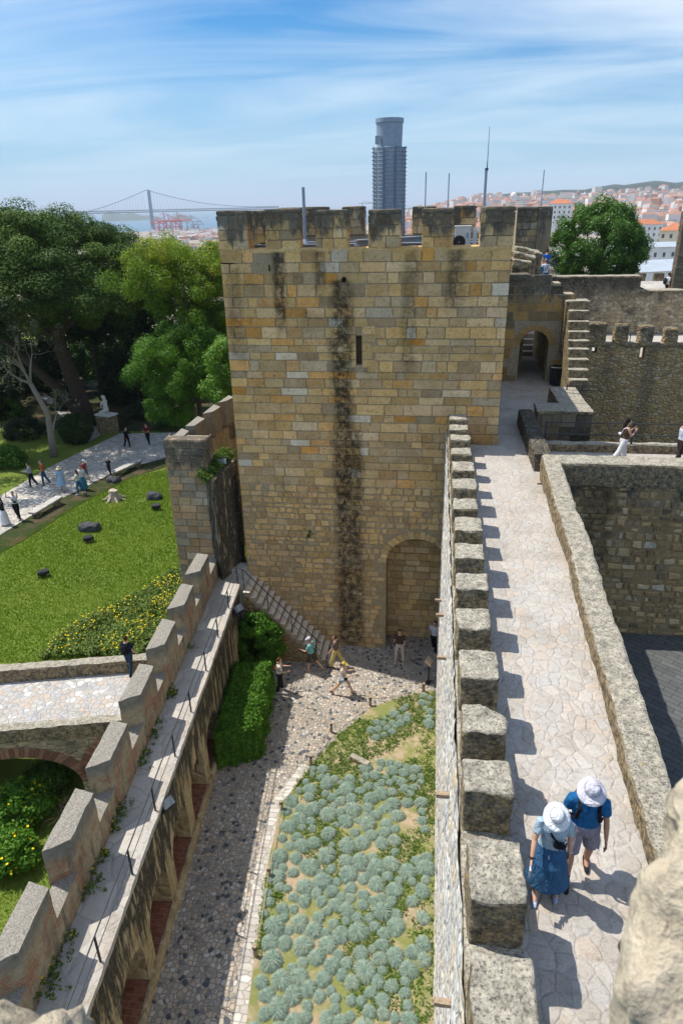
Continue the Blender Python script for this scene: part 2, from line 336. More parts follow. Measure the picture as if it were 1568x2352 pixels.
def paving(name, scale, pal, joint, jw=0.05, dark=0.0, bumpd=0.02, rnd=0.9, stretch=(1, 1), wob=.12, grime=.4):
    m, t, b = mat(name, 0.85, 0.25); k = NT(t); co = k.obj()
    w = k.n('TexNoise'); k.l(co, w.inputs['Vector']); w.inputs['Scale'].default_value = 2.2; w.inputs['Detail'].default_value = 3
    add = k.n('VectorMath', operation='MULTIPLY_ADD'); k.l(w.outputs['Color'], add.inputs[0]); add.inputs[1].default_value = (wob, wob, 0); k.l(co, add.inputs[2])
    mp = k.n('Mapping'); k.l(add.outputs[0], mp.inputs[0]); mp.inputs['Scale'].default_value = (scale * stretch[0], scale * stretch[1], 0.001)
    vc = k.n('TexVoronoi'); ve = k.n('TexVoronoi', feature='DISTANCE_TO_EDGE')
    for v in (vc, ve): k.l(mp.outputs[0], v.inputs['Vector']); v.inputs['Scale'].default_value = 1; v.inputs['Randomness'].default_value = rnd
    sp = k.n('SeparateColor'); k.l(vc.outputs['Color'], sp.inputs[0])
    base = k.ramp(sp.outputs[0], pal, 'CONSTANT' if dark else 'LINEAR'); n2 = k.noise(co, 9, 8, .7); n3 = k.noise(co, 40, 5, .7); n0 = k.noise(co, 0.7, 4, .6)
    base = k.mix(k.rng(k.math('MULTIPLY_ADD', n3, .05, k.math('SUBTRACT', ve.outputs['Distance'], .025)), 0, jw, 0, 1, True), joint, base)
    base = k.mix(k.rng(n2, .5, .72, 0, grime * 1.3), base, k.mix(1.0, base, (.62, .6, .57), 'MULTIPLY')); base = k.mix(k.rng(n3, .45, .65, 0, grime), base, k.mix(1.0, base, (.7, .68, .66), 'MULTIPLY'))
    base = k.mix(k.rng(n0, .45, .7, 0, grime), base, k.mix(1.0, base, (.72, .68, .62), 'MULTIPLY'))
    k.l(base, b.inputs['Base Color'])
    h = k.math('MULTIPLY_ADD', n2, .5, k.math('MULTIPLY_ADD', sp.outputs[1], .5, k.rng(ve.outputs['Distance'], 0, .12, 0, 1, True))); k.bump(h, bumpd, .8, b); return m
def leafmat(name, stops, trans=0.35, rough=0.6):
    m, t, b = mat(name, rough, 0.25); k = NT(t); A = attr(k); c = k.ramp(A[0], stops); k.l(c, b.inputs['Base Color'])
    tr = k.n('BsdfTranslucent'); k.l(k.mix(1.0, c, (1.0, 1.05, .45), 'MULTIPLY'), tr.inputs[0]); mx = k.n('MixShader'); mx.inputs[0].default_value = trans
    out = [n for n in t.nodes if n.type == 'OUTPUT_MATERIAL'][0]; k.l(b.outputs[0], mx.inputs[1]); k.l(tr.outputs[0], mx.inputs[2]); k.l(mx.outputs[0], out.inputs[0]); return m
def masonry(mb, O, ux, uz, nn, Wd, H, rh, bl, gap=0.012, depth=0.02, dj=0.012, jit=0.0, skip=None, tone=None, bev=0.012):
    """lay individual stones over a wall face"""
    O = np.array(O, float); ux = np.array(ux, float); uz = np.array(uz, float); nn = np.array(nn, float); v = 0.0
    while v < H - 1e-6:
        h = rng.uniform(*rh); h = H - v if H - v - h < rh[0] * 0.6 else h; u = -rng.uniform(0, bl[0] * .7) if jit == 0 else 0.0; first = True
        while u < Wd - 1e-6:
            w = rng.uniform(*bl); w = Wd - u if Wd - u - w < bl[0] * 0.5 else w
            a, b2 = max(u, 0), u + w; u += w
            if b2 - a < 0.05: continue
            uc, vc = (a + b2) / 2, v + h / 2
            if skip and skip(a, v, b2, v + h): continue
            t = tone(uc, vc) if tone else rng.random(); mb.cur = (t, rng.random(), rng.random())
            g = gap / 2; j = lambda: rng.uniform(-jit, jit) if jit else rng.uniform(-.010, .010); d = depth + rng.uniform(-dj, dj)
            q = [(a + g + j(), v + g + j()), (b2 - g + j(), v + g + j()), (b2 - g + j(), v + h - g + j()), (a + g + j(), v + h - g + j())]
            if a <= 1e-6: q[0] = (0, q[0][1]); q[3] = (0, q[3][1])
            if b2 >= Wd - 1e-6: q[1] = (Wd, q[1][1]); q[2] = (Wd, q[2][1])
            cx, cz = sum(p[0] for p in q) / 4, sum(p[1] for p in q) / 4
            bk = [mb.vert(O + ux * p[0] + uz * p[1] - nn * 0.03) for p in q]; fr = []
            for p in q:
                du, dv = cx - p[0], cz - p[1]; fr.append(mb.vert(O + ux * (p[0] + math.copysign(min(bev, abs(du) * .4), du)) + uz * (p[1] + math.copysign(min(bev, abs(dv) * .4), dv)) + nn * (d + rng.uniform(-.004, .004))))
            mb.face(fr)
            for i in range(4): mb.face((bk[i], bk[(i + 1) % 4], fr[(i + 1) % 4], fr[i]))
        v += h
    mb.cur = (0.5, 0.5, 0.5)
def quad_grid(mb, f, nu, nv):
    ids = [[mb.vert(f(i / nu, j / nv)) for j in range(nv + 1)] for i in range(nu + 1)]
    for i in range(nu):
        for j in range(nv): mb.face((ids[i][j], ids[i + 1][j], ids[i + 1][j + 1], ids[i][j + 1]))
# ================================================================== SETTING MATERIALS
def plaster_brick():
    m, t, b = mat('plaster_over_brick', 0.95, 0.1); k = NT(t); co = k.obj()
    sp = k.n('SeparateXYZ'); k.l(co, sp.inputs[0]); cb = k.n('CombineXYZ'); k.l(k.math('ADD', sp.outputs['Y'], sp.outputs['X']), cb.inputs[0]); k.l(sp.outputs['Z'], cb.inputs[1])
    br = k.n('TexBrick'); k.l(cb.outputs[0], br.inputs['Vector']); br.inputs['Scale'].default_value = 1.0
    br.inputs['Brick Width'].default_value = .26; br.inputs['Row Height'].default_value = .075; br.inputs['Mortar Size'].default_value = .009
    br.inputs['Color1'].default_value = (.27, .10, .055, 1); br.inputs['Color2'].default_value = (.32, .16, .10, 1); br.inputs['Mortar'].default_value = (.36, .28, .19, 1)
    n0 = k.noise(co, 1.1, 5, .62); n1 = k.noise(co, 6, 8, .7); n2 = k.noise(co, 30, 6, .7)
    pl = k.ramp(n1, [(0.3, (.22, .18, .115)), (.5, (.345, .285, .185)), (.7, (.45, .38, .255))])
    base = k.mix(k.rng(k.math('MULTIPLY_ADD', n1, .25, n0), .655, .715), pl, k.mix(.2, br.outputs[0], pl))
    base = k.mix(k.rng(n2, .5, .68, 0, .6), base, k.mix(1.0, base, (.55, .5, .46), 'MULTIPLY'))
    st = k.noise(k.obj((1.5, 1.5, .3)), 2.4, 6, .7); base = k.mix(k.rng(st, .50, .66, 0, .85), base, (.10, .088, .07))
    A = attr(k); tz = k.rng(k.math('MULTIPLY_ADD', n1, .6, A[0]), .62, 1.0, 0, .85)   # grey weathering just under the coping
    base = k.mix(tz, base, k.ramp(n1, [(.3, (.10, .10, .09)), (.7, (.24, .23, .20))]))
    g = k.n('NewGeometry'); s3 = k.n('SeparateXYZ'); k.l(g.outputs['True Normal'], s3.inputs[0])
    cap = k.ramp(n2, [(.3, (.10, .095, .082)), (.5, (.235, .215, .18)), (.7, (.40, .37, .31))]); cap = k.mix(k.rng(n1, .5, .7, 0, .5), cap, (.33, .27, .20))
    base = k.mix(k.rng(s3.outputs['Z'], .6, .8), base, cap)
    k.l(base, b.inputs['Base Color']); k.bump(k.math('MULTIPLY_ADD', n2, .5, n1), .03, .8, b); return m
def brick(name='red_brick', c1=(.28, .11, .06), c2=(.40, .19, .11), mo=(.30, .24, .17), bw=.30, rh=.07, ax=('X', 'Z')):
    m, t, b = mat(name, .95, .1); k = NT(t); co = k.obj(); sp = k.n('SeparateXYZ'); k.l(co, sp.inputs[0]); cb = k.n('CombineXYZ'); k.l(sp.outputs[ax[0]], cb.inputs[0]); k.l(sp.outputs[ax[1]], cb.inputs[1])
    br = k.n('TexBrick'); k.l(cb.outputs[0], br.inputs['Vector']); br.inputs['Scale'].default_value = 1; br.inputs['Brick Width'].default_value = bw; br.inputs['Row Height'].default_value = rh; br.inputs['Mortar Size'].default_value = .008
    br.inputs['Color1'].default_value = (*c1, 1); br.inputs['Color2'].default_value = (*c2, 1); br.inputs['Mortar'].default_value = (*mo, 1)
    n = k.noise(co, 9, 7, .7); k.l(k.mix(k.rng(n, .45, .7, 0, .8), br.outputs[0], k.mix(1.0, br.outputs[0], (.45, .42, .4), 'MULTIPLY')), b.inputs['Base Color']); k.bump(k.math('MULTIPLY_ADD', n, .6, br.outputs['Fac']), .015, .5, b); return m
M = {}
M['mortar'] = plain('lime_mortar', (.34, .28, .19), .97, .1, var=.35, sc=14)
TST = [(-3.35, .62, -9.6, 5.95, 1.0), (-2.95, .5, -9.6, 0.5, .9), (-5.55, .34, 4.1, 6.9, .95), (-.95, .38, 2.6, 6.9, .55), (.6, .5, 4.8, 6.9, .75), (-7.2, .35, 3.0, 6.4, .5), (1.2, .9, -2.5, .2, .55), (-4.1, .3, 5.3, 6.9, .7)]
M['ashlar'] = ashlar('tower_stone', streaks=TST, tops=(6.5, 8.1), grey=(-6.0, 3.0))
M['mortar_t'] = ashlar('stained_mortar', pal=[(0, (.58, .47, .31)), (1, (.58, .47, .31))], streaks=TST)
M['ashlar_r'] = ashlar('brown_stone', pal=[(0, (.24, .20, .14)), (.25, (.36, .26, .14)), (.5, (.46, .31, .14)), (.75, (.54, .34, .12)), (1, (.46, .40, .30))], tops=(2.9, 5.0), gain=1.05)
M['ashlar_p'] = ashlar('pier_stone', pal=[(0, (.40, .36, .28)), (.3, (.46, .37, .24)), (.6, (.50, .33, .18)), (.85, (.55, .40, .26)), (1, (.56, .52, .43))], tops=(-2.6, .1))
M['rubble'] = rubble('courtyard_rubble', scale=(3.6, 3.6, 6.4), dark=.5, darktop=(-1.7, .6), pal=[(0, (.20, .17, .12)), (.25, (.32, .26, .17)), (.5, (.42, .33, .20)), (.75, (.48, .39, .26)), (1, (.55, .50, .42))], joint=(.34, .27, .17), streaks=[(5.6, .7, -3.5, .4, .7)])
M['rubble_far'] = rubble('curtain_rubble', scale=(4.2, 4.2, 6), dark=.2, darktop=(.9, 2.4), joint=(.36, .28, .17), pal=[(0, (.34, .24, .13)), (.3, (.50, .35, .16)), (.6, (.62, .41, .18)), (1, (.64, .52, .34))], streaks=[(11.3, .5, -5, 1.8, .6), (9.2, .35, -1, 1.5, .45)], jw=.1, bumpd=.05, dcol=(.13, .11, .08))
M['rubble_far2'] = rubble('upper_rubble', scale=(3.2, 3.2, 4.6), dark=.45, darktop=(2.2, 3.7), joint=(.40, .32, .21), pal=[(0, (.28, .23, .16)), (.3, (.44, .35, .23)), (.6, (.52, .39, .23)), (1, (.60, .52, .39))], jw=.12, bumpd=.05)
M['outer'] = rubble('weathered_outer_face', scale=(5.5, 5.5, 1.6), dark=.22, joint=(.78, .72, .62), pal=[(0, (.34, .34, .34)), (.3, (.66, .63, .58)), (.6, (.80, .77, .70)), (.85, (.74, .58, .36)), (1, (.84, .83, .80))], jw=.14, bumpd=.05)
M['cap'] = lichen_cap()
M['parapet_old'] = rubble('parapet_rubble', scale=(5, 5, 6), dark=.55, joint=(.42, .38, .31), pal=[(0, (.20, .19, .17)), (.3, (.36, .34, .30)), (.6, (.46, .43, .37)), (.85, (.50, .43, .30)), (1, (.62, .60, .55))], dcol=(.10, .098, .088), jw=.2, bumpd=.08)
M['parapet'] = lichen_cap('parapet_crust'); M['plaster'] = plaster_brick()
M['brick'] = brick()
M['sill_brick'] = brick('sill_brick', (.20, .075, .045), (.27, .11, .07), (.24, .17, .12), .3, .16, ('X', 'Y'))
M['arcade'] = rubble('arcade_plaster', scale=(1.6, 1.6, 2.2), dark=.1, joint=(.47, .36, .20), pal=[(0, (.36, .26, .13)), (.5, (.46, .34, .18)), (1, (.54, .43, .27))], jw=.3, bumpd=.05, drips=(-9.4, -6.0), dcol=(.045, .041, .033))
M['niche'] = rubble('niche_rubble', scale=(2.6, 2.6, 6), dark=.35, joint=(.36, .26, .13), pal=[(0, (.26, .17, .08)), (.5, (.38, .26, .13)), (1, (.46, .34, .19))], jw=.12)
M['walk'] = paving('walk_flags', 4.8, [(0, (.40, .365, .32)), (.3, (.46, .43, .385)), (.55, (.43, .41, .38)), (.8, (.47, .405, .34)), (1, (.49, .46, .415))], (.435, .405, .365), jw=.013, bumpd=.014, stretch=(1, .8), wob=.22, grime=.75)
M['walk_l'] = paving('rampart_flags', 1.5, [(0, (.36, .335, .30)), (.5, (.43, .405, .365)), (1, (.49, .455, .40))], (.34, .32, .285), jw=.025, bumpd=.02, wob=.3)
M['bridge_pave'] = paving('bridge_flags', 5.2, [(0, (.32, .32, .32)), (.3, (.46, .43, .39)), (.5, (.40, .40, .40)), (.7, (.48, .39, .31)), (.9, (.46, .44, .41)), (1, (.60, .59, .57))], (.36, .34, .30), jw=.05, bumpd=.02, wob=.05)
M['cobble'] = paving('courtyard_cobbles', 7.8, [(0, (.075, .085, .10)), (.075, (.18, .185, .20)), (.15, (.32, .29, .25)), (.42, (.40, .35, .29)), (.70, (.46, .37, .29)), (.86, (.50, .46, .41))], (.31, .27, .215), jw=.11, dark=1, bumpd=.03, wob=.05, rnd=.72)
M['path'] = paving('park_cobbles', 3.4, [(0, (.34, .32, .29)), (.4, (.46, .43, .38)), (.7, (.53, .48, .41)), (1, (.60, .57, .52))], (.30, .27, .22), jw=.07, bumpd=.03)
M['setts'] = paving('kerb_setts', 4.2, [(0, (.40, .37, .33)), (.5, (.50, .46, .41)), (1, (.60, .57, .52))], (.35, .31, .26), jw=.06, bumpd=.02, wob=.03, rnd=.5, stretch=(.6, 1.4))
def darktiles():
    m, t, b = mat('dark_paving_tiles', .8, .25); k = NT(t); co = k.obj(None, (0, 0, R_(38)))
    br = k.n('TexBrick'); k.l(co, br.inputs['Vector']); br.inputs['Scale'].default_value = 1; br.inputs['Brick Width'].default_value = .62; br.inputs['Row Height'].default_value = .21; br.inputs['Mortar Size'].default_value = .009; br.inputs['Mortar Smooth'].default_value = .3
    br.inputs['Color1'].default_value = (.085, .088, .088, 1); br.inputs['Color2'].default_value = (.115, .118, .115, 1); br.inputs['Mortar'].default_value = (.022, .022, .022, 1)
    n = k.noise(co, 3, 8, .65); k.l(k.mix(k.rng(n, .35, .7, 0, .7), br.outputs[0], k.mix(1, br.outputs[0], (.7, .72, .68), 'MULTIPLY')), b.inputs['Base Color']); k.bump(br.outputs['Fac'], -.01, .6, b); return m
M['tiles'] = darktiles()
def soil(name, a, bcol, green=None, amt=.5):
    m, t, b = mat(name, .97, .05); k = NT(t); co = k.obj(); n = k.noise(co, 6, 9, .72); n2 = k.noise(co, 34, 6, .7); n0 = k.noise(co, .9, 5, .65)
    c = k.mix(k.rng(n, .3, .7), a, bcol); c = k.mix(k.rng(n2, .5, .7, 0, .6), c, k.mix(1, c, (.5, .47, .42), 'MULTIPLY')); c = k.mix(k.rng(n2, .4, .28, 0, .5), c, tuple(min(1, x * 1.35) for x in a))
    if green: c = k.mix(k.rng(k.math('MULTIPLY_ADD', n, .3, n0), .65 - .2 * amt, .80 - .2 * amt, 0, .85), c, green)
    k.l(c, b.inputs['Base Color']); k.bump(k.math('MULTIPLY_ADD', n2, .4, n), .06, .8, b); return m
M['bed'] = soil('planting_soil', (.44, .34, .23), (.33, .25, .16), (.17, .20, .05), .5)
M['lawn'] = soil('lawn_soil', (.20, .15, .09), (.13, .10, .06), (.13, .19, .025), 2.4)
M['earth'] = soil('park_earth', (.12, .085, .055), (.07, .05, .03), (.03, .05, .015), .6)
M['steel'] = plain('grey_steel', (.30, .345, .40), .45, .4, .3, var=.12, sc=6)
M['iron'] = plain('dark_iron', (.035, .035, .038), .6, .4, .2, var=.2, sc=15)
M['white_metal'] = plain('white_painted_metal', (.72, .73, .74), .45, .4, 0, var=.05, sc=8)
M['roofdeck'] = plain('roof_felt', (.10, .10, .10), .9, .1, 0, var=.3, sc=3)
M['rock'] = lichen_cap('ruin_rock')
ms, ts_, bs_ = mat('step_stone_painted_light', .95, .1); ks = NT(ts_); gs = ks.n('NewGeometry'); ss = ks.n('SeparateXYZ'); ks.l(gs.outputs['True Normal'], ss.inputs[0]); ns = ks.noise(ks.obj(), 7, 7, .7)
ks.l(ks.mix(ks.rng(ss.outputs['Z'], .5, .8), ks.mix(ks.rng(ns, .3, .7), (.26, .20, .14), (.40, .32, .23)), ks.mix(ks.rng(ns, .3, .7), (.52, .44, .34), (.70, .61, .50))), bs_.inputs['Base Color']); M['step'] = ms  # sunlit treads and shaded risers painted into the colour by face normal
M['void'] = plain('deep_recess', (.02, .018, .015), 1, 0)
M['wood'] = plain('weathered_wood', (.30, .22, .15), .9, .1, 0, var=.35, sc=20)
def structure(name, mb, m): return tag(mb.build(name, m), kind='structure')
# ================================================================== GROUND SHEETS
def zl(x, y): return -7.5 - 0.018 * (y - 20) - 0.10 * noise.noise(Vector((x * .16, y * .16, 3)))
def sheet(name, m, poly, z, nx=1):
    mb = MB(); mb.poly([(p[0], p[1], z(p[0], p[1]) if callable(z) else z) for p in poly]); return structure(name, mb, m)
sheet('courtyard_paving', M['cobble'], [(-9.5, 2), (1.2, 2), (1.2, 26.2), (-9.5, 26.2)], -9.5)
BED = [tuple(atZ(px, py, -9.5)[:2]) for px, py in ((560, 2400), (585, 2200), (612, 2000), (645, 1850), (713, 1762), (765, 1703), (850, 1627), (920, 1603), (985, 1588))]
BEDP = BED + [(.6, BED[-1][1]), (.6, 6.5), (BED[0][0] + .6, 6.5)]
sheet('planting_bed', M['bed'], [(-4.2 + .4, 6.5)] + BED + [(.6, BED[-1][1]), (.6, 6.5)], -9.46)
mb = MB()
for i in range(4):
    a, b2 = Vector(BED[i]), Vector(BED[i + 1]); d = (b2 - a).normalized(); n = Vector((-d.y, d.x))
    mb.poly([(*(a), -9.492), (*(b2), -9.492), (*(b2 + n * .34), -9.492), (*(a + n * .34), -9.492)][::-1])
structure('kerb_paving', mb, M['setts'])
sheet('dark_terrace', M['tiles'], [(3.6, 4), (16, 4), (16, 21.2), (3.6, 21.2)], -5.35)
WALKP = [(1.0, 1.5), (3.30, 1.5), (3.22, 8), (3.34, 12), (3.55, 15.5), (3.62, 21.6), (13, 21.9), (13, 24.35), (3.7, 24.2), (3.75, 27.3), (6.6, 29.6), (6.6, 50), (2.40, 50), (2.40, 24.95), (1.0, 24.95)]
sheet('walkway', M['walk'], WALKP, 0.0)
mb = MB(); quad_grid(mb, lambda u, v: (-75 + 66.5 * u, 19.0 + 80 * v, zl(-75 + 66.5 * u, 19 + 80 * v)), 60, 60); structure('lawn', mb, M['lawn'])
mb = MB(); quad_grid(mb, lambda u, v: (-40 + 32.0 * u, 1 + 18.5 * v, -10.2 + .15 * noise.noise(Vector((u * 9, v * 6, 0)))), 20, 14); structure('moat_ground', mb, M['lawn'])
near = [(-23.9, 26.0), (-22.9, 30), (-22.4, 35.4), (-21.2, 40.4), (-18.6, 44.0), (-14, 45.2), (-9, 45.5)]; far_ = [(-27.6, 26), (-26.6, 31), (-26.3, 36), (-26.0, 42), (-24.6, 49.4), (-18, 50.2), (-9, 49.5)]
def interp(P, t):
    s = t * (len(P) - 1); i = min(int(s), len(P) - 2); f = s - i; return P[i][0] * (1 - f) + P[i + 1][0] * f, P[i][1] * (1 - f) + P[i + 1][1] * f
def pathf(u, v):
    a = interp(near, u); b2 = interp(far_, u); x = a[0] * (1 - v) + b2[0] * v; y = a[1] * (1 - v) + b2[1] * v; return (x, y, zl(x, y) + .05)
mb = MB(); quad_grid(mb, pathf, 48, 10); structure('footpath', mb, M['path'])
mb = MB()
def path2(u, v): x = -26 - 12 * u; y = 50 + 12 * u - 3 * v + 2 * u * v; return (x, y, zl(x, y) + .06)
quad_grid(mb, path2, 12, 4); structure('shaded_footpath', mb, M['path'])
mb = MB()
def soilf(u, v):
    a = interp(near, u); x = a[0] + 1.7 * v; y = a[1] - .8 * v * u; return (x, y, zl(x, y) + .03)
quad_grid(mb, soilf, 40, 4); structure('soil_border', mb, M['earth'])
mb = MB()
def shadef(u, v): x = -70 + 62 * u; y = 50.2 + 45 * v; return (x, y, zl(x, y) + .025)
quad_grid(mb, shadef, 30, 24); structure('shrubbery_ground', mb, M['earth'])
sheet('lower_yard', M['earth'], [(3.6, 24.4), (30, 24.4), (30, 60), (3.6, 60)], -4.2)
# ================================================================== CASTLE TOWER
TX0, TX1, TY, TZ0, TZ1 = -7.62, 2.43, 24.9, -9.55, 6.92
tower = thing('stone_tower', 'broad ochre ashlar castle tower with crenellated top and dark water streaks', 'tower', (-2.6, 30, TZ0))
def holed(mb, O, ux, uz, nn, Wd, H, holes):
    O = np.array(O, float); ux = np.array(ux, float); uz = np.array(uz, float); nn = np.array(nn, float)
    P = lambda u, v, d=0.0: O + ux * u + uz * v - nn * d
    us = sorted({0, Wd} | {h[0] for h in holes} | {h[2] for h in holes}); vs = sorted({0, H} | {h[1] for h in holes} | {h[3] for h in holes})
    for i in range(len(us) - 1):
        for j in range(len(vs) - 1):
            uc, vc = (us[i] + us[i + 1]) / 2, (vs[j] + vs[j + 1]) / 2
            if any(h[0] < uc < h[2] and h[1] < vc < h[3] for h in holes): continue
            mb.poly([P(us[i], vs[j]), P(us[i + 1], vs[j]), P(us[i + 1], vs[j + 1]), P(us[i], vs[j + 1])])
    for h in holes:
        u0, v0, u1, v1, dp, arch = h
        if not arch:
            mb.poly([P(u0, v0), P(u0, v1), P(u0, v1, dp), P(u0, v0, dp)]); mb.poly([P(u1, v0), P(u1, v0, dp), P(u1, v1, dp), P(u1, v1)])
            mb.poly([P(u0, v1), P(u1, v1), P(u1, v1, dp), P(u0, v1, dp)]); mb.poly([P(u0, v0), P(u0, v0, dp), P(u1, v0, dp), P(u1, v0)])
        else:
            r = (u1 - u0) / 2; uc = (u0 + u1) / 2; sv = v1 - r * arch; N = 16
            arc = [(uc - r * math.cos(math.pi * i / N), sv + r * arch * math.sin(math.pi * i / N)) for i in range(N + 1)]
            for i in range(N):
                a, b2 = arc[i], arc[i + 1]; mb.poly([P(*a), P(*b2), P(b2[0], v1), P(a[0], v1)])
                mb.poly([P(*a), P(*a, dp), P(*b2, dp), P(*b2)])
            mb.poly([P(u0, v0), P(u0, sv), P(u0, sv, dp), P(u0, v0, dp)]); mb.poly([P(u1, v0), P(u1, v0, dp), P(u1, sv, dp), P(u1, sv)])
AX0, AX1, AZT = -1.68, .78, -4.08
SL = (-2.84, 2.92, -2.62, 3.99)
holes = [(AX0 - TX0, 0, AX1 - TX0, AZT - TZ0, 1.0, .95), (SL[0] - TX0, SL[1] - TZ0, SL[2] - TX0, SL[3] - TZ0, .6, 0), (1.72, 15.75, 1.78, 16.45, .3, 0)]
mb = MB(); O = (TX0, TY, TZ0); ux, uz, nn = (1, 0, 0), (0, 0, 1), (0, -1, 0)
holed(mb, O, ux, uz, nn, TX1 - TX0, TZ1 - TZ0, holes)
mb.box(TX0, TX0 + .02, TY, 37, TZ0, TZ1); mb.box(TX1 - .02, TX1, TY, 37, TZ0, TZ1); mb.box(TX0, TX1, 36.98, 37, TZ0, TZ1)
mb.box(AX0 - .1, AX1 + .1, TY + 1.01, TY + 1.1, TZ0, AZT + .1); mb.box(SL[0], SL[2], TY + .6, TY + .62, SL[1], SL[3])
acx, ar, asz = (AX0 + AX1) / 2, (AX1 - AX0) / 2, AZT - (AX1 - AX0) / 2 * .95
def skip_t(z0):
    def f(u0, v0, u1, v1):
        x0, x1, a, b2 = TX0 + u0, TX0 + u1, z0 + v0, z0 + v1
        if x1 > SL[0] and x0 < SL[2] and b2 > SL[1] and a < SL[3]: return True
        if x1 > TX0 + 1.72 and x0 < TX0 + 1.78 and b2 > TZ0 + 15.75: return True
        if x1 > AX0 - .02 and x0 < AX1 and a < asz: return True
        for xx in (x0, x1, (x0 + x1) / 2):
            for zz in (a, b2):
                if zz >= asz and math.hypot(xx - acx, (zz - asz) / .95) < ar + .24: return True
        return False
    return f
ZS = -1.9
masonry(mb2 := MB(), (TX0, TY, ZS), ux, uz, nn, TX1 - TX0, TZ1 - ZS, (.25, .44), (.32, 1.10), skip=skip_t(ZS), gap=.018, depth=.018, dj=.016)
masonry(mb2, (TX0, TY, TZ0), ux, uz, nn, TX1 - TX0, ZS - TZ0, (.17, .30), (.18, .56), skip=skip_t(TZ0), gap=.030, depth=.022, dj=.024, jit=.034, tone=lambda u, v: .5 + .42 * (rng.random() - .5) * (1 if rng.random() < .75 else 2.2), bev=.022)
N = 19
for i in range(N):   # voussoirs of the blind arch
    a0, a1 = math.pi * i / N + .012, math.pi * (i + 1) / N - .012; mb2.cur = (rng.uniform(.2, .75), rng.random(), rng.random()); r0, r1 = ar, ar + rng.uniform(.25, .36); f = lambda a, r: (acx - r * math.cos(a), asz + r * .95 * math.sin(a))
    q = [f(a0, r0), f(a0, r1), f(a1, r1), f(a1, r0)]; bk = [mb2.vert((p[0], TY + .02, p[1])) for p in q]; fr = [mb2.vert((p[0], TY - .028, p[1])) for p in q]
    mb2.face(fr)
    for j in range(4): mb2.face((bk[j], bk[(j + 1) % 4], fr[(j + 1) % 4], fr[j]))
masonry(mb2, (AX0 - .1, TY + 1.0, TZ0), ux, uz, nn, AX1 - AX0 + .2, AZT - TZ0 + .1, (.24, .36), (.3, .7), gap=.02, depth=.02, tone=lambda u, v: rng.uniform(.3, .75))
for z in np.arange(SL[1] - .1, SL[3] + .1, .30):   # jambs of the slit
    for s in (-1, 1):
        w = rng.uniform(.3, .5); x0 = SL[0] - w if s < 0 else SL[2]; masonry(mb2, (x0, TY, z), ux, uz, nn, w, .30, (.3, .31), (2, 3), gap=.014, depth=.018)
wall_back = mb.build('wall', M['mortar_t'], tower); facing = mb2.build('stone_facing', M['ashlar'], tower)
mb = MB(); mb.tube([(-3.23, TY + .1, 5.93), (-3.23, TY - .12, 5.90)], .085, 10); mb.build('drain_spout', M['void'], tower)
mb = MB(); mb.box(TX0 + .05, TX1 - .05, TY + .5, 36.8, 6.3, 6.5); mb.build('roof_deck', M['roofdeck'], tower)
def merlon(name, par, x0, x1, y0, y1, z0, z1, m, rh=(.26, .4), bl=(.3, .7), faces='FR', cap=.16):
    mb = MB(); mb.mi = 1; mb.box(x0 + .02, x1 - .02, y0 + .02, y1 - .02, z0, z1 - cap * .6); mb.mi = 0
    h = z1 - z0 - cap
    masonry(mb, (x0, y0, z0), (1, 0, 0), (0, 0, 1), (0, -1, 0), x1 - x0, h, rh, bl, gap=.016)
    masonry(mb, (x1, y0, z0), (0, 1, 0), (0, 0, 1), (1, 0, 0), y1 - y0, h, rh, bl, gap=.016)
    masonry(mb, (x0, y1, z0), (0, -1, 0), (0, 0, 1), (-1, 0, 0), y1 - y0, h, rh, bl, gap=.016)
    mb.cur = (.1, .5, .5); mb.rough((x0 - .03, y0 - .03, z1 - cap), (x1 + .03, y1 + .03, z1), .14, .05, .022, 3.5, seed=x0 * 3 + y0); mb.cur = (.5, .5, .5)
    return mb.build(name, [m, M['mortar']], par)
for a, b2, t in ((493, 565, 484), (607, 683, 480), (724, 796, 482), (847, 919, 481), (971, 1042, 478), (1107, 1183, 474)):
    p, q = atY(a, t, TY), atY(b2, t, TY); x0, x1 = max(p[0], TX0), min(q[0], TX1); merlon('merlon', tower, x0, x1, TY, TY + .7, TZ1, (p[2] + q[2]) / 2, M['ashlar'])
for y0, y1 in ((26.3, 28.2), (29.2, 31.0), (32.0, 33.8)): merlon('merlon', tower, TX0, TX0 + .6, y0, y1, TZ1, 8.15, M['ashlar'])
for a, b2, t in ((640, 684, 477), (690, 751, 475), (786, 836, 474), (948, 1000, 474), (1043, 1093, 472)):
    p, q = atY(a, t, 36.2), atY(b2, t, 36.2); merlon('merlon', tower, p[0], q[0], 36.2, 36.95, TZ1, (p[2] + q[2]) / 2, M['ashlar'])
mb = MB(); mb.box(TX0, TX1, TY + .02, TY + .5, TZ1 - .5, TZ1 - .02); mb.box(TX0, TX0 + .5, TY, 37, 6.4, TZ1 - .02); mb.box(TX0, TX1, 36.3, 36.97, 6.4, TZ1 - .02); mb.build('parapet_core', M['mortar'], tower)
mb = MB(); mb.cur = (.3, .5, .5)
mb.rough((TX0 + .01, TY - .02, TZ1 - .12), (TX1 - .01, TY + .66, TZ1 + .03), .2, .03, .02, 3); mb.build('parapet_sill', M['ashlar'], tower)
mb = MB(); mb.cur = (.4, .5, .5)   # plinth course at the walkway corner
masonry(mb, (1.25, TY - .10, 0.0), ux, uz, nn, TX1 - 1.25 + .06, .36, (.36, .37), (.5, .8), depth=.02); mb.box(1.25, TX1 + .05, TY - .09, TY, 0, .34); mb.build('plinth', M['ashlar'], tower)
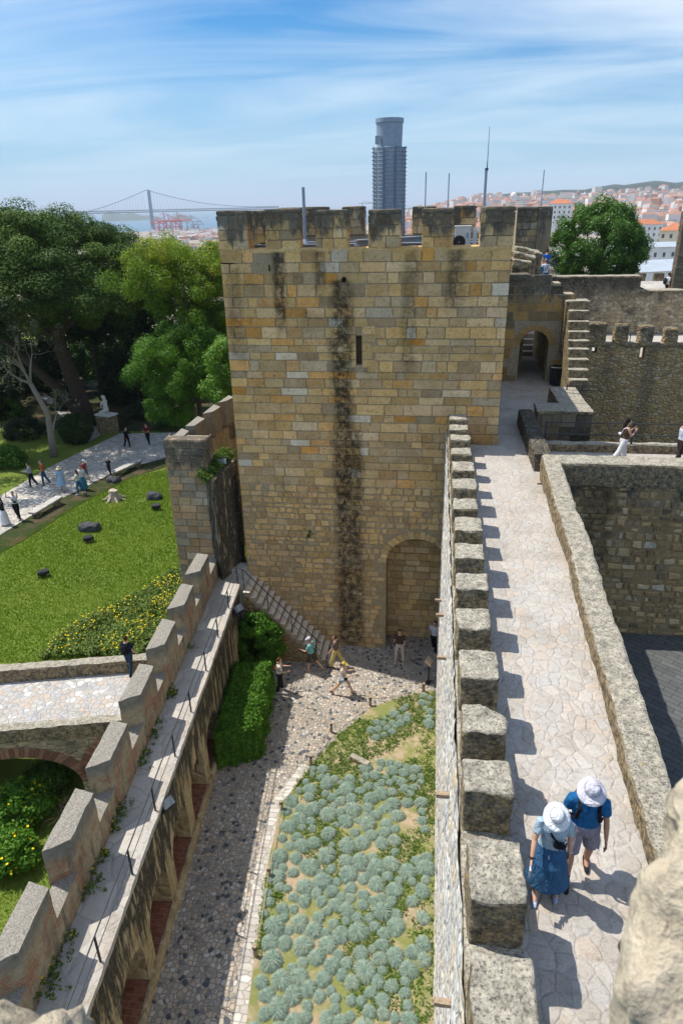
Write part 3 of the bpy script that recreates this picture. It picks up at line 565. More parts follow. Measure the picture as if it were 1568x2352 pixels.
# roof steelwork, chimney, masts, cooling unit : all stand on the tower
def beam(name, label, p, q, w, h):
    p, q = Vector(p), Vector(q); d = (q - p); L = d.length; t = thing(name, label, 'beam', p); ang = math.atan2(d.y, d.x); mb = MB()
    for z0, z1, ww in ((0, .04, w), (.04, h - .04, .03), (h - .04, h, w)): mb.box(0, L, -ww / 2, ww / 2, z0, z1)
    o = mb.build('steel_section', M['steel2'], t, local=True); t.rotation_euler = (0, 0, ang); return t
M['steel2'] = plain('light_steel', (.30, .32, .34), .5, .4, .2, var=.1, sc=5)
beam('steel_beam', 'long grey steel beam lying across the tower roof behind the second gap', (-6.9, 27.2, 6.52), (2.2, 27.2, 6.52), .3, .45)
beam('steel_beam', 'farther grey steel beam on the tower roof running below the chimney', (-6.9, 30.4, 6.52), (2.2, 30.4, 6.52), .3, .38)
beam('steel_beam', 'pale steel beam lying diagonally over the others on the tower roof', (-2.9, 25.9, 6.95), (1.1, 30.2, 6.95), .26, .2)
cx, cy = -1.97, 29.2
ch = thing('exhaust_chimney', 'tall round blue grey metal chimney with a mesh ring cage on the tower roof', 'chimney', (cx, cy, 6.5))
mb = MB(); mb.lathe((cx, cy, 0), [(.58, 6.5), (.58, 10.22), (.50, 10.24)], 36, cap=True); mb.build('flue', M['steel'], ch, smooth=False)
mb = MB(); mb.lathe((cx, cy, 0), [(.47, 10.24), (.50, 11.02), (.53, 11.04), (.53, 11.18), (.50, 11.19)], 36, ex=1.0, ey=1.0, cap=True); mb.build('chimney_head', M['steel'], ch)
mb = MB(); mb.box(cx - .50, cx - .34, cy - .48, cy - .36, 10.32, 10.6); mb.build('inspection_box', M['steel'], ch)
ringM = plain('dark_galvanised', (.20, .235, .28), .5, .4, .3)
for i in range(27):
    z = 6.75 + i * .133; mb = MB(); mb.tube([(cx + .66 * math.cos(a), cy + .66 * math.sin(a), z) for a in np.linspace(0, 2 * math.pi, 37)], .012, 6, cap=False); mb.build('cage_ring', ringM, ch)
for a in np.linspace(0, 2 * math.pi, 9)[:-1] - .3 - math.pi / 2:
    mb = MB(); mb.box(-.02, .02, -.02, .02, 0, 3.6); mb.T = None; o = mb.build('cage_upright', ringM, ch, local=True); o.location = (.645 * math.cos(a), .645 * math.sin(a), .15)
def mast(label, px, y, top, bot_z, r, whip=None):
    p = atY(px, top, y); t = thing('mast', label, 'mast', (p[0], y, bot_z)); mb = MB(); mb.tube([(0, 0, 0), (0, 0, p[2] - bot_z)], r, 10); mb.build('pole', M['steel'], t, local=True)
    if whip:
        mb = MB(); zt = atY(px, whip, y)[2] - bot_z; mb.tube([(.03, 0, (p[2] - bot_z) * .35), (.03, 0, p[2] - bot_z + .25)], r * .35, 6); mb.tube([(.03, 0, p[2] - bot_z), (.03, 0, zt)], [r * .3, r * .14], 6); mb.build('whip_antenna', M['iron'], t, local=True)
        mb = MB(); mb.box(-.05, .08, -.05, .05, p[2] - bot_z - .02, p[2] - bot_z + .06); mb.build('clamp', M['iron'], t, local=True)
    else:
        mb = MB(); mb.lathe((0, 0, 0), [(r * 2.6, 0), (r * 2.6, .04), (r * 1.3, .18)], 10, cap=True); mb.build('foot', M['steel'], t, local=True)
mast('thick grey steel post rising from the left of the tower roof', 696, 27.4, 430, 6.95, .058)
mast('thin dark pole just right of the round chimney', 978, 33, 395, 6.5, .026)
mast('shorter thin pole between chimney and tall antenna', 1031, 33.5, 398, 6.5, .026)
mast('tall mast with clamp and long whip antenna above the right merlon', 1116, 31, 390, 6.5, .055, 290)
mast('thin slanting pole at far right above the corner turret', 1249, 45.5, 390, 6.5, .03)
p = atY(1043, 570, 26.4); q = atY(1082, 517, 26.4)
ac = thing('cooling_unit', 'white outdoor air conditioning unit standing in the tower roof gap', 'air conditioner', ((p[0] + q[0]) / 2, 26.6, 6.5))
w, h = q[0] - p[0], q[2] - 6.55
mb = MB(); mb.box(-w / 2, w / 2, -.16, .16, .06, h); mb.build('casing', M['white_metal'], ac, local=True)
mb = MB(); mb.box(-w / 2 - .02, w / 2 + .02, -.18, .18, h, h + .03); mb.build('lid', M['white_metal'], ac, local=True)
mb = MB(); mb.T = lambda v: (v[0], -.165 + v[2] * .1, v[1]); mb.lathe((-.12, h * .5, 0), [(.02, .02), (.21, .02), (.22, -.04)], 20); mb.build('fan_grille', M['iron'], ac, local=True)
mb = MB(); mb.box(w / 2 + .08, w / 2 + .22, -.05, .05, .25, h - .05); mb.build('valve_cover', M['white_metal'], ac, local=True)
mb = MB(); mb.box(.12, .2, -.172, -.16, h * .62, h * .8); mb.build('badge', plain('blue_badge', (.25, .45, .6), .5), ac, local=True)
mb = MB(); mb.tube([(w / 2 + .1, 0, .3), (w / 2 + .3, .1, .15), (w / 2 + .6, .1, .12)], .03, 6); mb.build('hose', M['iron'], ac, local=True)
# ================================================================== RAMPART WALL WITH MERLONS (right of the courtyard)
rw = thing('rampart_wall', 'long straight castle wall with a row of square merlons beside the paved wall walk', 'wall', (1, 12, -9.5))
def fnoise(p, f, a): v = noise.noise_vector(Vector(p) * f); return v * a
mb = MB()
def outerf(u, v):
    y = 1.5 + 23.35 * u; z = -9.6 + 10.2 * v; p = Vector((.54, y, z)); d = noise.noise(p * 2.3) * .035 + noise.noise(p * 7) * .022; return (.54 + d, y, z)
quad_grid(mb, outerf, 230, 110); mb.build('outer_face', M['outer'], rw)
mb = MB(); mb.box(.56, 3.6, 1.5, 24.85, -9.6, -.03); mb.box(2.42, 3.75, 24.85, 50, -9.6, -.03); mb.build('wall_core', M['mortar'], rw)
mb = MB(); mb.rough((.555, 1.4, .02), (1.24, 24.86, .62), .16, .05, .022, 2.2, bottom=False); mb.build('parapet', M['cap'], rw)
MER = [(2.45, 3.30), (3.75, 4.62), (5.19, 5.99), (6.73, 7.33), (7.86, 8.48), (9.11, 9.88), (10.50, 11.20), (11.90, 12.55), (13.17, 13.92), (14.46, 15.24), (15.80, 16.50), (17.08, 17.85), (18.42, 19.22), (19.80, 20.38), (21.10, 21.72), (22.36, 22.98), (23.60, 24.30)]
for i, (a, b2) in enumerate(MER):
    jx = rng.uniform(-.02, .02); dz = rng.uniform(-.03, .03); mb = MB()
    def chip(p, i=i, a=a, b2=b2):
        if i == 4 and p[0] > .95 and p[1] > b2 - .25 and p[2] > .8: p = np.array([p[0], p[1] - .16 * (p[0] - .95) / .3, p[2] - .05])
        return p
    mb.rough((.585 + jx, a, .55), (1.215 + jx + rng.uniform(-.015, .02), b2, 1.35 + dz), .05 if i < 8 else .1, .05, .03, 3.8, map=chip, seed=i * 3.3, bottom=False)
    mb.build('merlon', M['cap'], rw, smooth=False)
for y in (5.75, 8.95, 13.35, 16.9, 20.0):   # putlog stubs left in the outer face
    p = atX(1023, 1, .5); mb = MB(); zz = {5.75: -1.6, 8.95: -1.2, 13.35: -1.5, 16.9: -2.6, 20.0: -4}[y]; mb.rough((.30, y, zz), (.56, y + .09, zz + .08), .06, .01, .008, 5); mb.build('putlog_stub', M['wood'], rw)
PIN = [(1.5, 3.10), (6, 3.10), (8, 3.13), (10, 3.22), (12, 3.28), (15.5, 3.43), (18, 3.47), (21.35, 3.52)]
def pin(y):
    for (a, xa), (b2, xb) in zip(PIN, PIN[1:]):
        if y <= b2: return xa + (xb - xa) * (y - a) / (b2 - a)
    return PIN[-1][1]
mb = MB(); mb.rough((0, 1.5, -.02), (.56, 21.45, .46), .10, .07, .035, 3.0, map=lambda p: np.array([pin(p[1]) + p[0], p[1], p[2] * (1 + .7 * max(0, min(1, (p[1] - 13) / 8.4))) + .03 * math.sin(p[1] * 1.3)]), bottom=False)
lp = thing('low_parapet', 'low rough stone parapet along the right edge of the wall walk', 'parapet', (3.4, 12, 0)); mb.build('coping', M['parapet'], lp)
mb = MB(); mb.rough((3.56, 20.85, -.02), (14, 21.7, .78), .12, .07, .03, 3.0, bottom=False)
cp2 = thing('low_parapet', 'low stone parapet crossing right in front of the walking women', 'parapet', (8, 21.2, 0)); mb.build('coping', M['parapet'], cp2)
M['cw_stone'] = ashlar('yard_stone', pal=[(0, (.24, .20, .14)), (.2, (.40, .31, .19)), (.5, (.54, .39, .21)), (.75, (.60, .45, .25)), (.93, (.64, .55, .40)), (1, (.70, .66, .58))], tops=(-1.6, 1.4), streaks=[(5.4, .7, -3.8, .4, .7), (4.3, .5, -5.6, .4, .8), (7.4, .5, -2.5, .4, .6)]); M['mortar_d'] = ashlar('yard_mortar', pal=[(0, (.48, .36, .21)), (1, (.48, .36, .21))], tops=(-1.6, 1.4), streaks=[(5.4, .7, -3.8, .4, .7), (4.3, .5, -5.6, .4, .8)])
cw = thing('courtyard_wall', 'dark stained rubble wall over the dark paved terrace', 'wall', (8, 21, -5.4))
mb = MB()
def cwf(u, v): x = 3.4 + 11 * u; z = -5.6 + 5.65 * v; p = Vector((x, 20.9, z)); return (x, 20.9 - noise.noise(p * 2.2) * .05 - noise.noise(p * 6) * .03 - .12 * (1 - v), z)
quad_grid(mb, lambda u, v: (3.4 + 11 * u, 20.92 - .12 * (1 - v), -5.6 + 5.65 * v), 2, 2); mb.box(3.6, 14, 21.0, 24.3, -9, -.02); mb.build('wall_core', M['mortar_d'], cw)
mb = MB(); cwn = np.array([0, -1, -.021]); masonry(mb, (3.4, 20.80, -5.6), (1, 0, 0), (0, .0212, 1), (0, -1, 0), 9, 5.65, (.16, .30), (.16, .50), gap=.05, depth=.03, dj=.03, jit=.04, bev=.035); mb.build('stone_facing', M['cw_stone'], cw)
mb = MB()
def sidef(u, v): y = 1.5 + 19.5 * u; z = -5.6 + 5.65 * v; p = Vector((3.7, y, z)); return (pin(y) + .52 + noise.noise(p * 2.2) * .04, y, z)
quad_grid(mb, sidef, 120, 40); mb.build('terrace_face', M['rubble'], rw)
for x, z in ((4.85, -2.55), (6.6, -1.4)):   # small plants in the wall
    pass
# ================================================================== RIGHT SIDE: branch walk, blocks, doorway wall
def rthing(name, label, cat, lo, hi, m, step=.14, r=.05, amp=.03, freq=2.6, map=None, part='masonry'):
    t = thing(name, label, cat, ((lo[0] + hi[0]) / 2, (lo[1] + hi[1]) / 2, lo[2])); mb = MB(); mb.rough(lo, hi, step, r, amp, freq, map=map); mb.build(part, m, t); return t
rthing('low_wall', 'low rubble kerb wall under the walkway railing', 'wall', (3.95, 24.2, -.4), (14, 24.6, .30), M['parapet'])
rthing('low_wall', 'dark knee high wall between walkway and lower yard, ending in a pale block', 'wall', (3.42, 22.1, -.3), (3.98, 27.6, .62), M['rubble_dark'] if 'rubble_dark' in M else M['rubble'])
M['rubble_dark'] = rubble('dark_blocks', scale=(1.8, 1.8, 2.4), dark=1.0, joint=(.10, .09, .07), pal=[(0, (.07, .066, .06)), (.5, (.13, .12, .10)), (1, (.21, .19, .15))], jw=.05, dcol=(.03, .03, .028))
a = atY(1234, 943, 27.0); b2 = atY(1362, 943, 27.0); zt = a[2]
t = thing('block_wall', 'dark squat wall of large blocks standing below the stair', 'wall', ((a[0] + b2[0]) / 2, 28, -4.3))
mb = MB(); mb.mi = 1; mb.box(a[0] + .03, b2[0] - .03, 27.03, 28.2, -4.3, zt - .1); mb.mi = 0
M['dark_ashlar'] = ashlar('dark_ashlar', pal=[(0, (.09, .083, .07)), (.35, (.17, .15, .115)), (.7, (.26, .22, .155)), (1, (.34, .29, .21))])
masonry(mb, (a[0], 27.0, zt - 4.0), (1, 0, 0), (0, 0, 1), (0, -1, 0), b2[0] - a[0], 3.85, (.3, .45), (.35, .7), gap=.02); mb.mi = 2
mb.rough((a[0] - .02, 26.97, zt - .16), (b2[0] + .03, 28.25, zt), .14, .04, .025, 3)
LX0, LX1 = b2[0] - 1.15, b2[0] - .02
mb.rough((LX0, 28.1, -1), (LX1, 30.9, zt + .02), .16, .04, .025, 3); mb.build('masonry', [M['dark_ashlar'], M['mortar'], M['cap']], t)
# stepped stair rising away
st = thing('stepped_wall', 'narrow stepped wall climbing like a stair beside the arched doorway', 'stair', (6.6, 31, 0))
pz = None; ytop = [1145, 1062, 980, 897, 830, 757, 675, 590, 510]
for i, cyy in enumerate(ytop):
    y = 31.0 + .42 * i; py = (950 + cyy * .498) / 1.7418; xl = 1304 + (2 if i < 8 else -4); xr = 1352 + i * .4
    L, Rr = atY(xl, py, y), atY(xr, py, y); mb = MB()
    mb.rough((L[0], y, -.2 if i < 8 else 1.5), (Rr[0], y + (.47 if i < 8 else .9), L[2]), .12, .035, .022, 3.5, seed=i * 2.1); mb.build('step', M['cap2'] if 'cap2' in M else M['cap'], st)
p = atY(1322, 893, 30.6); 
gr_ = thing('iron_barrier', 'small iron barrier at the foot of the stepped wall', 'railing', (p[0], 30.3, 0)); mb = MB()
for z in (p[2], p[2] + .22): mb.tube([(-.45, 0, z), (.75, 0, z)], .025, 6)
mb.tube([(-.45, 0, 0), (-.45, 0, p[2] + .25)], .03, 6); mb.tube([(.2, 0, p[2]), (.2, 0, p[2] + .3)], .02, 6); mb.build('bars', M['iron'], gr_, local=True)
# doorway wall
DY = 34.9
def CR1(cx, cy): return ((1950 + cx * .4981) / 1.7418, (950 + cy * .4981) / 1.7418)
dw = thing('doorway_wall', 'brown block wall with an arched doorway beside the tower', 'wall', (4.8, DY, 0))
dx0, dx1 = atY(*CR1(248, 950), DY)[0], atY(*CR1(480, 950), DY)[0]; dzt = atY(*CR1(350, 750), DY)[2]
WX0, WX1 = 2.45, atY(*CR1(668, 700), DY)[0]
z1, z2, z3, z4 = (atY(*CR1(260, 300), DY)[2], atY(*CR1(430, 320), DY)[2], atY(*CR1(550, 368), DY)[2], atY(*CR1(620, 455), DY)[2])
xa, xb, xc = (atY(*CR1(c, 340), DY)[0] for c in (338, 515, 592))
mb = MB(); mb.mi = 1; holed(mb, (WX0, DY, -.2), ux, uz, nn, WX1 - WX0, z4 + .2, [(dx0 - WX0, 0, dx1 - WX0, dzt + .2, .8, 1.0)])
for (q0, q1, zz) in ((WX0, xa, z1), (xa, xb, z2), (xb, xc, z3)): mb.poly([(q0, DY, z4), (q1, DY, z4), (q1, DY, zz), (q0, DY, zz)]); mb.poly([(q0, DY, zz), (q1, DY, zz), (q1, DY + .9, zz), (q0, DY + .9, zz)])
mb.poly([(xc, DY, z4), (WX1, DY, z4), (WX1, DY + .9, z4), (xc, DY + .9, z4)]); mb.box(WX0, WX1, DY + .85, DY + .9, dzt, z4)
mb.box(WX0, dx0 - .01, DY + .85, DY + .9, -.2, dzt); mb.box(dx1 + .01, WX1, DY + .85, DY + .9, -.2, dzt); mb.mi = 0
dcx, dr, dsz = (dx0 + dx1) / 2, (dx1 - dx0) / 2, dzt - (dx1 - dx0) / 2
def skd(u0, v0, u1, v1):
    x0, x1, a, b2 = WX0 + u0, WX0 + u1, -.2 + v0, -.2 + v1; xm = (x0 + x1) / 2
    zt_ = z1 if xm < xa else z2 if xm < xb else z3 if xm < xc else z4
    if b2 > zt_ + .12: return True
    if a < dsz and x1 > dx0 and x0 < dx1: return True
    return any(b3 >= dsz and math.hypot(xx - dcx, b3 - dsz) < dr + .22 for xx in (x0, x1, xm) for b3 in (a, b2))
masonry(mb, (WX0, DY, -.2), ux, uz, nn, WX1 - WX0, z1 + .2, (.38, .52), (.5, 1.0), skip=skd, gap=.02)
for i in range(9):
    a0, a1 = math.pi * i / 9 + .02, math.pi * (i + 1) / 9 - .02; mb.cur = (rng.uniform(.3, .9), .5, .5); f = lambda a, r: (dcx - r * math.cos(a), dsz + r * math.sin(a)); q = [f(a0, dr), f(a0, dr + .3), f(a1, dr + .3), f(a1, dr)]
    mb.face([mb.vert((p[0], DY - .025, p[1])) for p in q])
mb.cur = (.2, .5, .5)
mb.rough((WX0, DY - .08, z1 - .25), (xa, DY + .9, z1 + .03), .16, .04, .02, 3)
mb.build('masonry', [M['ashlar_r'], M['mortar']], dw)
mb = MB(); mb.box(dx0 - .5, dx0 - .02, DY + 1.2, 41, -.2, 3); mb.box(dx0 + .02, dx0 + .5, DY + 2.8, DY + 3.6, -.2, 2.7); mb.box(dx1 + .15, dx1 + .5, DY + 1.0, 41.5, -.2, 3); mb.build('passage_wall', M['rubble_far'], dw)
stp = thing('stone_steps', 'grey stone steps seen through the arched doorway', 'steps', (dcx, 42, 0))
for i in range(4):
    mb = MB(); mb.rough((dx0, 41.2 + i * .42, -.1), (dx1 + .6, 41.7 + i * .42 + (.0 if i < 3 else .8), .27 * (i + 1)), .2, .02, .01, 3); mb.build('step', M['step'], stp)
bp = atZ(1275, 884, 0.0)
bn = thing('litter_bin', 'dark slatted round litter bin beside the arched doorway', 'bin', (bp[0], bp[1], 0))
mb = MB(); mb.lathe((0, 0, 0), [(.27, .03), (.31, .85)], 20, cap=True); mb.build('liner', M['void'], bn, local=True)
mb = MB()
for i in range(26):
    a = 2 * math.pi * i / 26; c, s = math.cos(a), math.sin(a); mb.tube([(c * .285, s * .285, .05), (c * .33, s * .33, .86)], .020, 4)
mb.build('slats', plain('bin_slats', (.045, .055, .065), .6), bn, local=True)
mb = MB(); mb.lathe((0, 0, 0), [(.36, .84), (.37, .90), (.30, .93), (.27, .90)], 24); mb.build('rim', M['iron'], bn, local=True)
# curtain wall with battlements, seen across the lower yard
WY = 38.0
c1 = thing('curtain_wall', 'dark lower curtain wall with four rounded merlons across the yard', 'wall', (11, WY, -4.2))
sill = atY(*CR1(990, 848), WY)[2]; wx0 = atY(*CR1(790, 900), WY)[0]; wx1 = 19.0
h1 = atY(*CR1(858, 888), WY); h2 = atY(*CR1(1242, 922), WY)
mb = MB(); holed(mb, (wx0, WY, -4.4), ux, uz, nn, wx1 - wx0, sill + 4.4, [(h1[0] - wx0 - .13, h1[2] + 4.4 - .25, h1[0] - wx0 + .13, h1[2] + 4.4 + .25, .55, 0), (h2[0] - wx0 - .13, h2[2] + 4.4 - .36, h2[0] - wx0 + .13, h2[2] + 4.4 + .36, .55, 0)])
mb.build('wall_face', M['rubble_far'], c1)
mb = MB(); mb.rough((wx0, WY - .02, sill - .25), (wx1, WY + .6, sill), .2, .06, .04, 2.5); mb.build('sill', M['cap'], c1)
for (ca, cb, ct) in ((818, 965, 686), (1030, 1146, 697), (1224, 1346, 710), (1428, 1542, 728)):
    p, q = atY(*CR1(ca, ct), WY), atY(*CR1(cb, ct), WY); mb = MB(); mb.rough((p[0], WY - .03, sill - .2), (q[0], WY + .55, p[2]), .14, .12, .045, 2.6, seed=ca); mb.build('merlon', M['rubble_far'], c1)
for k in range(3):
    p = atY(*CR1(1630 + k * 200, 740), WY); mb = MB(); mb.rough((p[0], WY - .03, sill - .2), (p[0] + 1.35, WY + .55, p[2]), .16, .12, .045, 2.6, seed=k); mb.build('merlon', M['rubble_far'], c1)
sheet('rear_walk', M['walk_l'], [(7, 38.5), (24, 38.5), (24, 46.2), (7, 46.2)], sill - .9)
rl = thing('iron_railing', 'thin iron railing on the walk behind the four rounded merlons', 'railing', (12, 40.2, sill - .9)); mb = MB()
for z in (.55, 1.0): mb.tube([(8.5, 40.2, sill - .9 + z), (20, 40.2, sill - .9 + z)], .02, 6)
mb.build('rails', M['iron'], rl)
for i in range(7): mb = MB(); mb.tube([(8.9 + i * 1.8, 40.2, sill - .9), (8.9 + i * 1.8, 40.2, sill + .12)], .025, 6); mb.build('post', M['iron'], rl)
UY = 46.0
c2 = thing('curtain_wall', 'tall pale rubble wall in front of the round green tree', 'wall', (11, UY, -3))
uxa, uxb = atY(*CR1(520, 310), UY)[0], atY(*CR1(1235, 315), UY)[0]; uz1 = atY(*CR1(900, 312), UY)[2]; uz2 = atY(*CR1(1400, 425), UY)[2]
mb = MB(); quad_grid(mb, lambda u, v: (uxa - 2 + (uxb - uxa + 2) * u, UY + noise.noise(Vector((u * 20, v * 9, 1))) * .05, -3 + (uz1 + 3) * v), 60, 30)
quad_grid(mb, lambda u, v: (uxb + 12 * u, UY + noise.noise(Vector((u * 20, v * 9, 4))) * .05, -3 + (uz2 + 3) * v), 40, 26)
mb.box(uxb - .05, uxb, UY, UY + .8, -3, uz1)
mb.build('wall_face', M['rubble_far2'], c2)
mb = MB(); mb.rough((uxa - 2, UY - .04, uz1 - .12), (uxb + .05, UY + .9, uz1 + .02), .22, .05, .04, 2.2); mb.rough((uxb, UY - .04, uz2 - .12), (uxb + 12, UY + .9, uz2 + .02), .22, .05, .04, 2.2); mb.build('coping', M['cap'], c2)
FY = 52.0
c3 = thing('curtain_wall', 'far parapet with two square merlons near the man with the backpack', 'wall', (15, FY, 1)); 
fs = atY(*CR1(1310, 385), FY)[2]; fx = atY(*CR1(1230, 385), FY)[0]
mb = MB(); mb.box(fx, fx + 10, FY, FY + .5, fs - 2.5, fs); mb.build('wall_face', M['rubble_far2'], c3)
for ca, cb in ((1196, 1274), (1342, 1424)):
    p, q = atY(*CR1(ca, 287), FY), atY(*CR1(cb, 287), FY); mb = MB(); mb.rough((p[0], FY - .02, fs - .1), (q[0], FY + .5, p[2]), .2, .06, .03, 2); mb.build('merlon', M['rubble_far2'], c3)
sheet('upper_walk', M['walk_l'], [(fx - 1, UY + .9), (fx + 12, UY + .9), (fx + 12, FY), (fx - 1, FY)], uz2 - .05)
p = atY(1572, 485, 47.0)
ft = thing('wall_tower', 'edge of a pale stone tower at the far right', 'tower', (p[0] + 2, 49, 0))
mb = MB(); mb.mi = 1; mb.box(p[0] + .02, p[0] + 5, 46.95, 47.6, -1, p[2]); mb.mi = 0
masonry(mb, (p[0], 46.9, uz2), ux, uz, nn, 3.0, p[2] - uz2, (.3, .45), (.4, .9)); masonry(mb, (p[0], 47.6, uz2), (0, -1, 0), uz, (-1, 0, 0), .7, p[2] - uz2, (.3, .45), (.4, .9)); mb.build('masonry', [M['ashlar_p'], M['mortar']], ft)
# corner turret and ruined rock mass beside the tower
TRY = 43.0
a, b2 = atY(1188, 476, TRY), atY(1269, 472, TRY); m_ = atY(1237, 474, TRY)
tr = thing('corner_turret', 'tall weathered turret stub with vertical grooves right behind the tower', 'tower', ((a[0] + b2[0]) / 2, TRY + 1, 3))
mb = MB(); mb.mi = 1; mb.box(a[0] + .02, b2[0] - .02, TRY + .03, TRY + 2.4, 2.5, a[2] - .1); mb.mi = 0
masonry(mb, (a[0], TRY, 2.5), ux, uz, nn, m_[0] - a[0], a[2] - 2.5, (.28, .4), (.35, .7), gap=.018, depth=.03)
masonry(mb, (b2[0], TRY, 2.5), (0, 1, 0), uz, (1, 0, 0), 2.4, a[2] - 2.5, (.28, .4), (.35, .7))
for i in range(4): x = m_[0] + (b2[0] - m_[0]) * (i + .5) / 4; mb.cur = (.2 + .1 * i, .5, .5); mb.rough((x - .11, TRY - .16, 2.5), (x + .11, TRY + .2, a[2] - .05), .2, .06, .03, 2)
mb.cur = (.1, .5, .5); mb.rough((a[0], TRY - .1, a[2] - .15), (b2[0], TRY + 2.4, a[2]), .2, .05, .03, 2.5); mb.build('masonry', [ashlar('turret_stone', pal=[(0, (.16, .15, .12)), (.4, (.26, .23, .17)), (.8, (.36, .29, .18)), (1, (.40, .36, .28))], tops=(5.2, 8.2)), M['mortar']], tr)
rk = thing('ruined_stair', 'ragged grey rubble mass of a broken stair beside the tower edge', 'ruin', (4.1, 36.5, z1))
for k, (ca, cb, ct, cbm, y) in enumerate(((205, 352, 168, 305, 36.3), (205, 385, 112, 240, 36.9), (225, 430, 72, 200, 37.6))):
    p, q = atY(*CR1(ca, ct), y), atY(*CR1(cb, cbm), y); mb = MB(); mb.rough((p[0], y, q[2] - .4), (q[0], y + 1.0, p[2]), .09, .10, .09, 1.9, seed=k * 5.0, map=lambda v, p=p: np.array([v[0], v[1], v[2] - .22 * (v[0] - p[0])])); mb.build('rubble_block', M['rock'], rk)
tz_ = atY(1240, 657, 40)[2]
mb = MB(); mb.box(2.6, 5.9, 36.0, 45.9, tz_ - .4, tz_); structure('upper_terrace', mb, M['walk_l'])
rl2 = thing('stair_railing', 'black iron railing beside the visitors on the upper terrace', 'railing', (6, 40, tz_))
A_, B_ = atY(*CR1(478, 200), 40), atY(*CR1(560, 205), 41); mb = MB()
for dz in (0, -.35, -.7): mb.tube([(A_[0], 40, A_[2] + dz), (B_[0], 41, B_[2] + dz - .1)], .025, 6)
for f in np.linspace(0, 1, 8): x = A_[0] + (B_[0] - A_[0]) * f; mb.tube([(x, 40 + f, A_[2] - 1.3), (x, 40 + f, A_[2] + .05)], .018, 5)
mb.build('bars', M['iron'], rl2)
# walkway railing on the right branch
rl3 = thing('walkway_railing', 'long two bar iron railing behind the walking women', 'railing', (8, 24.4, 0))
for z in (.62, 1.05): mb = MB(); mb.tube([(4.05, 24.35, z + .0), (14, 24.35, z)], .022, 6); mb.build('rail', M['iron'], rl3)
for x in (4.05, 7.05, 10.0, 13): mb = MB(); mb.box(x - .03, x + .03, 24.32, 24.38, 0, 1.08); mb.build('post', M['iron'], rl3)
# ================================================================== LEFT WALL, WALK, ARCADE
li = lambda y: -7.27 - .0853 * (y - 7.59)      # inner foot of the merlons
lo_ = lambda y: -6.30 - .0857 * (y - 7.85)     # courtyard edge of the walk
ZL = -5.9; ZM = -4.16; ZC = -5.12
lw = thing('battlemented_wall', 'plastered brick wall with splayed merlons and blind arcade facing the courtyard', 'wall', (-7, 12, -9.5))
sheet('rampart_walk', M['walk_l'], [(li(2), 2), (lo_(2) + .02, 2), (lo_(24.6) + .02, 24.6), (-7.62, 24.88), (-8.9, 25.6), (li(24.6), 24.6)], ZL)
def vcol(mb, v): mb.cur = (v, .5, .5)
mb = MB()
for y0 in np.arange(2, 25.2, .4):
    y1 = y0 + .4; pass
mb.rough((0, 2, -11), (.45, 24.8, ZC), .22, .03, .012, 2.5, map=lambda p: np.array([li(p[1]) - .45 + p[0], p[1], p[2]]), bottom=False); mb.build('parapet', M['plaster'], lw)
yf = 22.95
k = 0
while yf > 2:
    a_, n_ = yf, yf - 1.29; mb = MB(); zt = ZM + rng.uniform(-.04, .04)
    pts = [(li(n_) + .012, n_), (li(a_) + .012, a_), (li(a_) - .47, a_ + .09), (li(n_) - .47, n_ - .36)]
    sub = []
    for i in range(4):
        p, q = pts[i], pts[(i + 1) % 4]
        for f in np.linspace(0, 1, 7)[:-1]: sub.append((p[0] + (q[0] - p[0]) * f, p[1] + (q[1] - p[1]) * f))
    levels = [ZC - .6, ZC - .2, ZM - .75, ZM - .5, ZM - .28, ZM - .1, zt]; tone = [0, .0, .1, .35, .6, .8, .9]; prev = None
    for z, tn in zip(levels, tone):
        vcol(mb, tn); ring = [mb.vert((p[0] + noise.noise(Vector((p[0] * 4, p[1] * 4, z * 4))) * .022, p[1] + noise.noise(Vector((p[1] * 4, z * 4, p[0] * 4))) * .022, z + (noise.noise(Vector((p[0] * 5, p[1] * 5, 0))) * .02 if z == zt else 0))) for p in sub]
        if prev:
            for i in range(len(ring)): mb.face((prev[i], ring[i], ring[(i + 1) % len(ring)], prev[(i + 1) % len(ring)])[::-1])
        prev = ring
    c = mb.vert((sum(p[0] for p in sub) / len(sub), sum(p[1] for p in sub) / len(sub), zt + .02))
    for i in range(len(prev)): mb.face((prev[i], prev[(i + 1) % len(prev)], c))
    mb.build('merlon', M['plaster'], lw); yf -= 2.395
# arcade face
L0, L1 = 3.0, 24.2; d = Vector((lo_(L1) - lo_(L0), L1 - L0, 0)); Lw = d.length; d.normalize(); nrm = Vector((d.y, -d.x, 0))
sc = Lw / (L1 - L0); hs = []
for yc in (5.0, 7.1, 9.2, 11.3, 13.4, 15.5, 17.6): hs.append(((yc - .78 - L0) * sc, .35, (yc + .78 - L0) * sc, 2.1, .75, .95))
mb = MB(); holed(mb, (lo_(L0), L0, -9.6), tuple(d), uz, tuple(nrm), Lw, 3.68, hs); mb.build('arcade_face', M['arcade'], lw)
mb = MB(); P0 = Vector((lo_(L0), L0, -9.6))
for h in hs:
    a, b2 = P0 + d * h[0] - nrm * .74, P0 + d * h[2] - nrm * .74; mb.poly([(a.x, a.y, -9.6), (b2.x, b2.y, -9.6), (b2.x, b2.y, -7.3), (a.x, a.y, -7.3)])
mb.build('niche_back', M['niche'], lw)
for h in hs:
    a, b2 = P0 + d * h[0], P0 + d * h[2]; mb = MB(); q = [a + nrm * .04, b2 + nrm * .04, b2 - nrm * .76, a - nrm * .76]; mb.prism([(v.x, v.y) for v in q], -9.5, -9.6 + .36); mb.build('niche_sill', M['sill_brick'], lw)
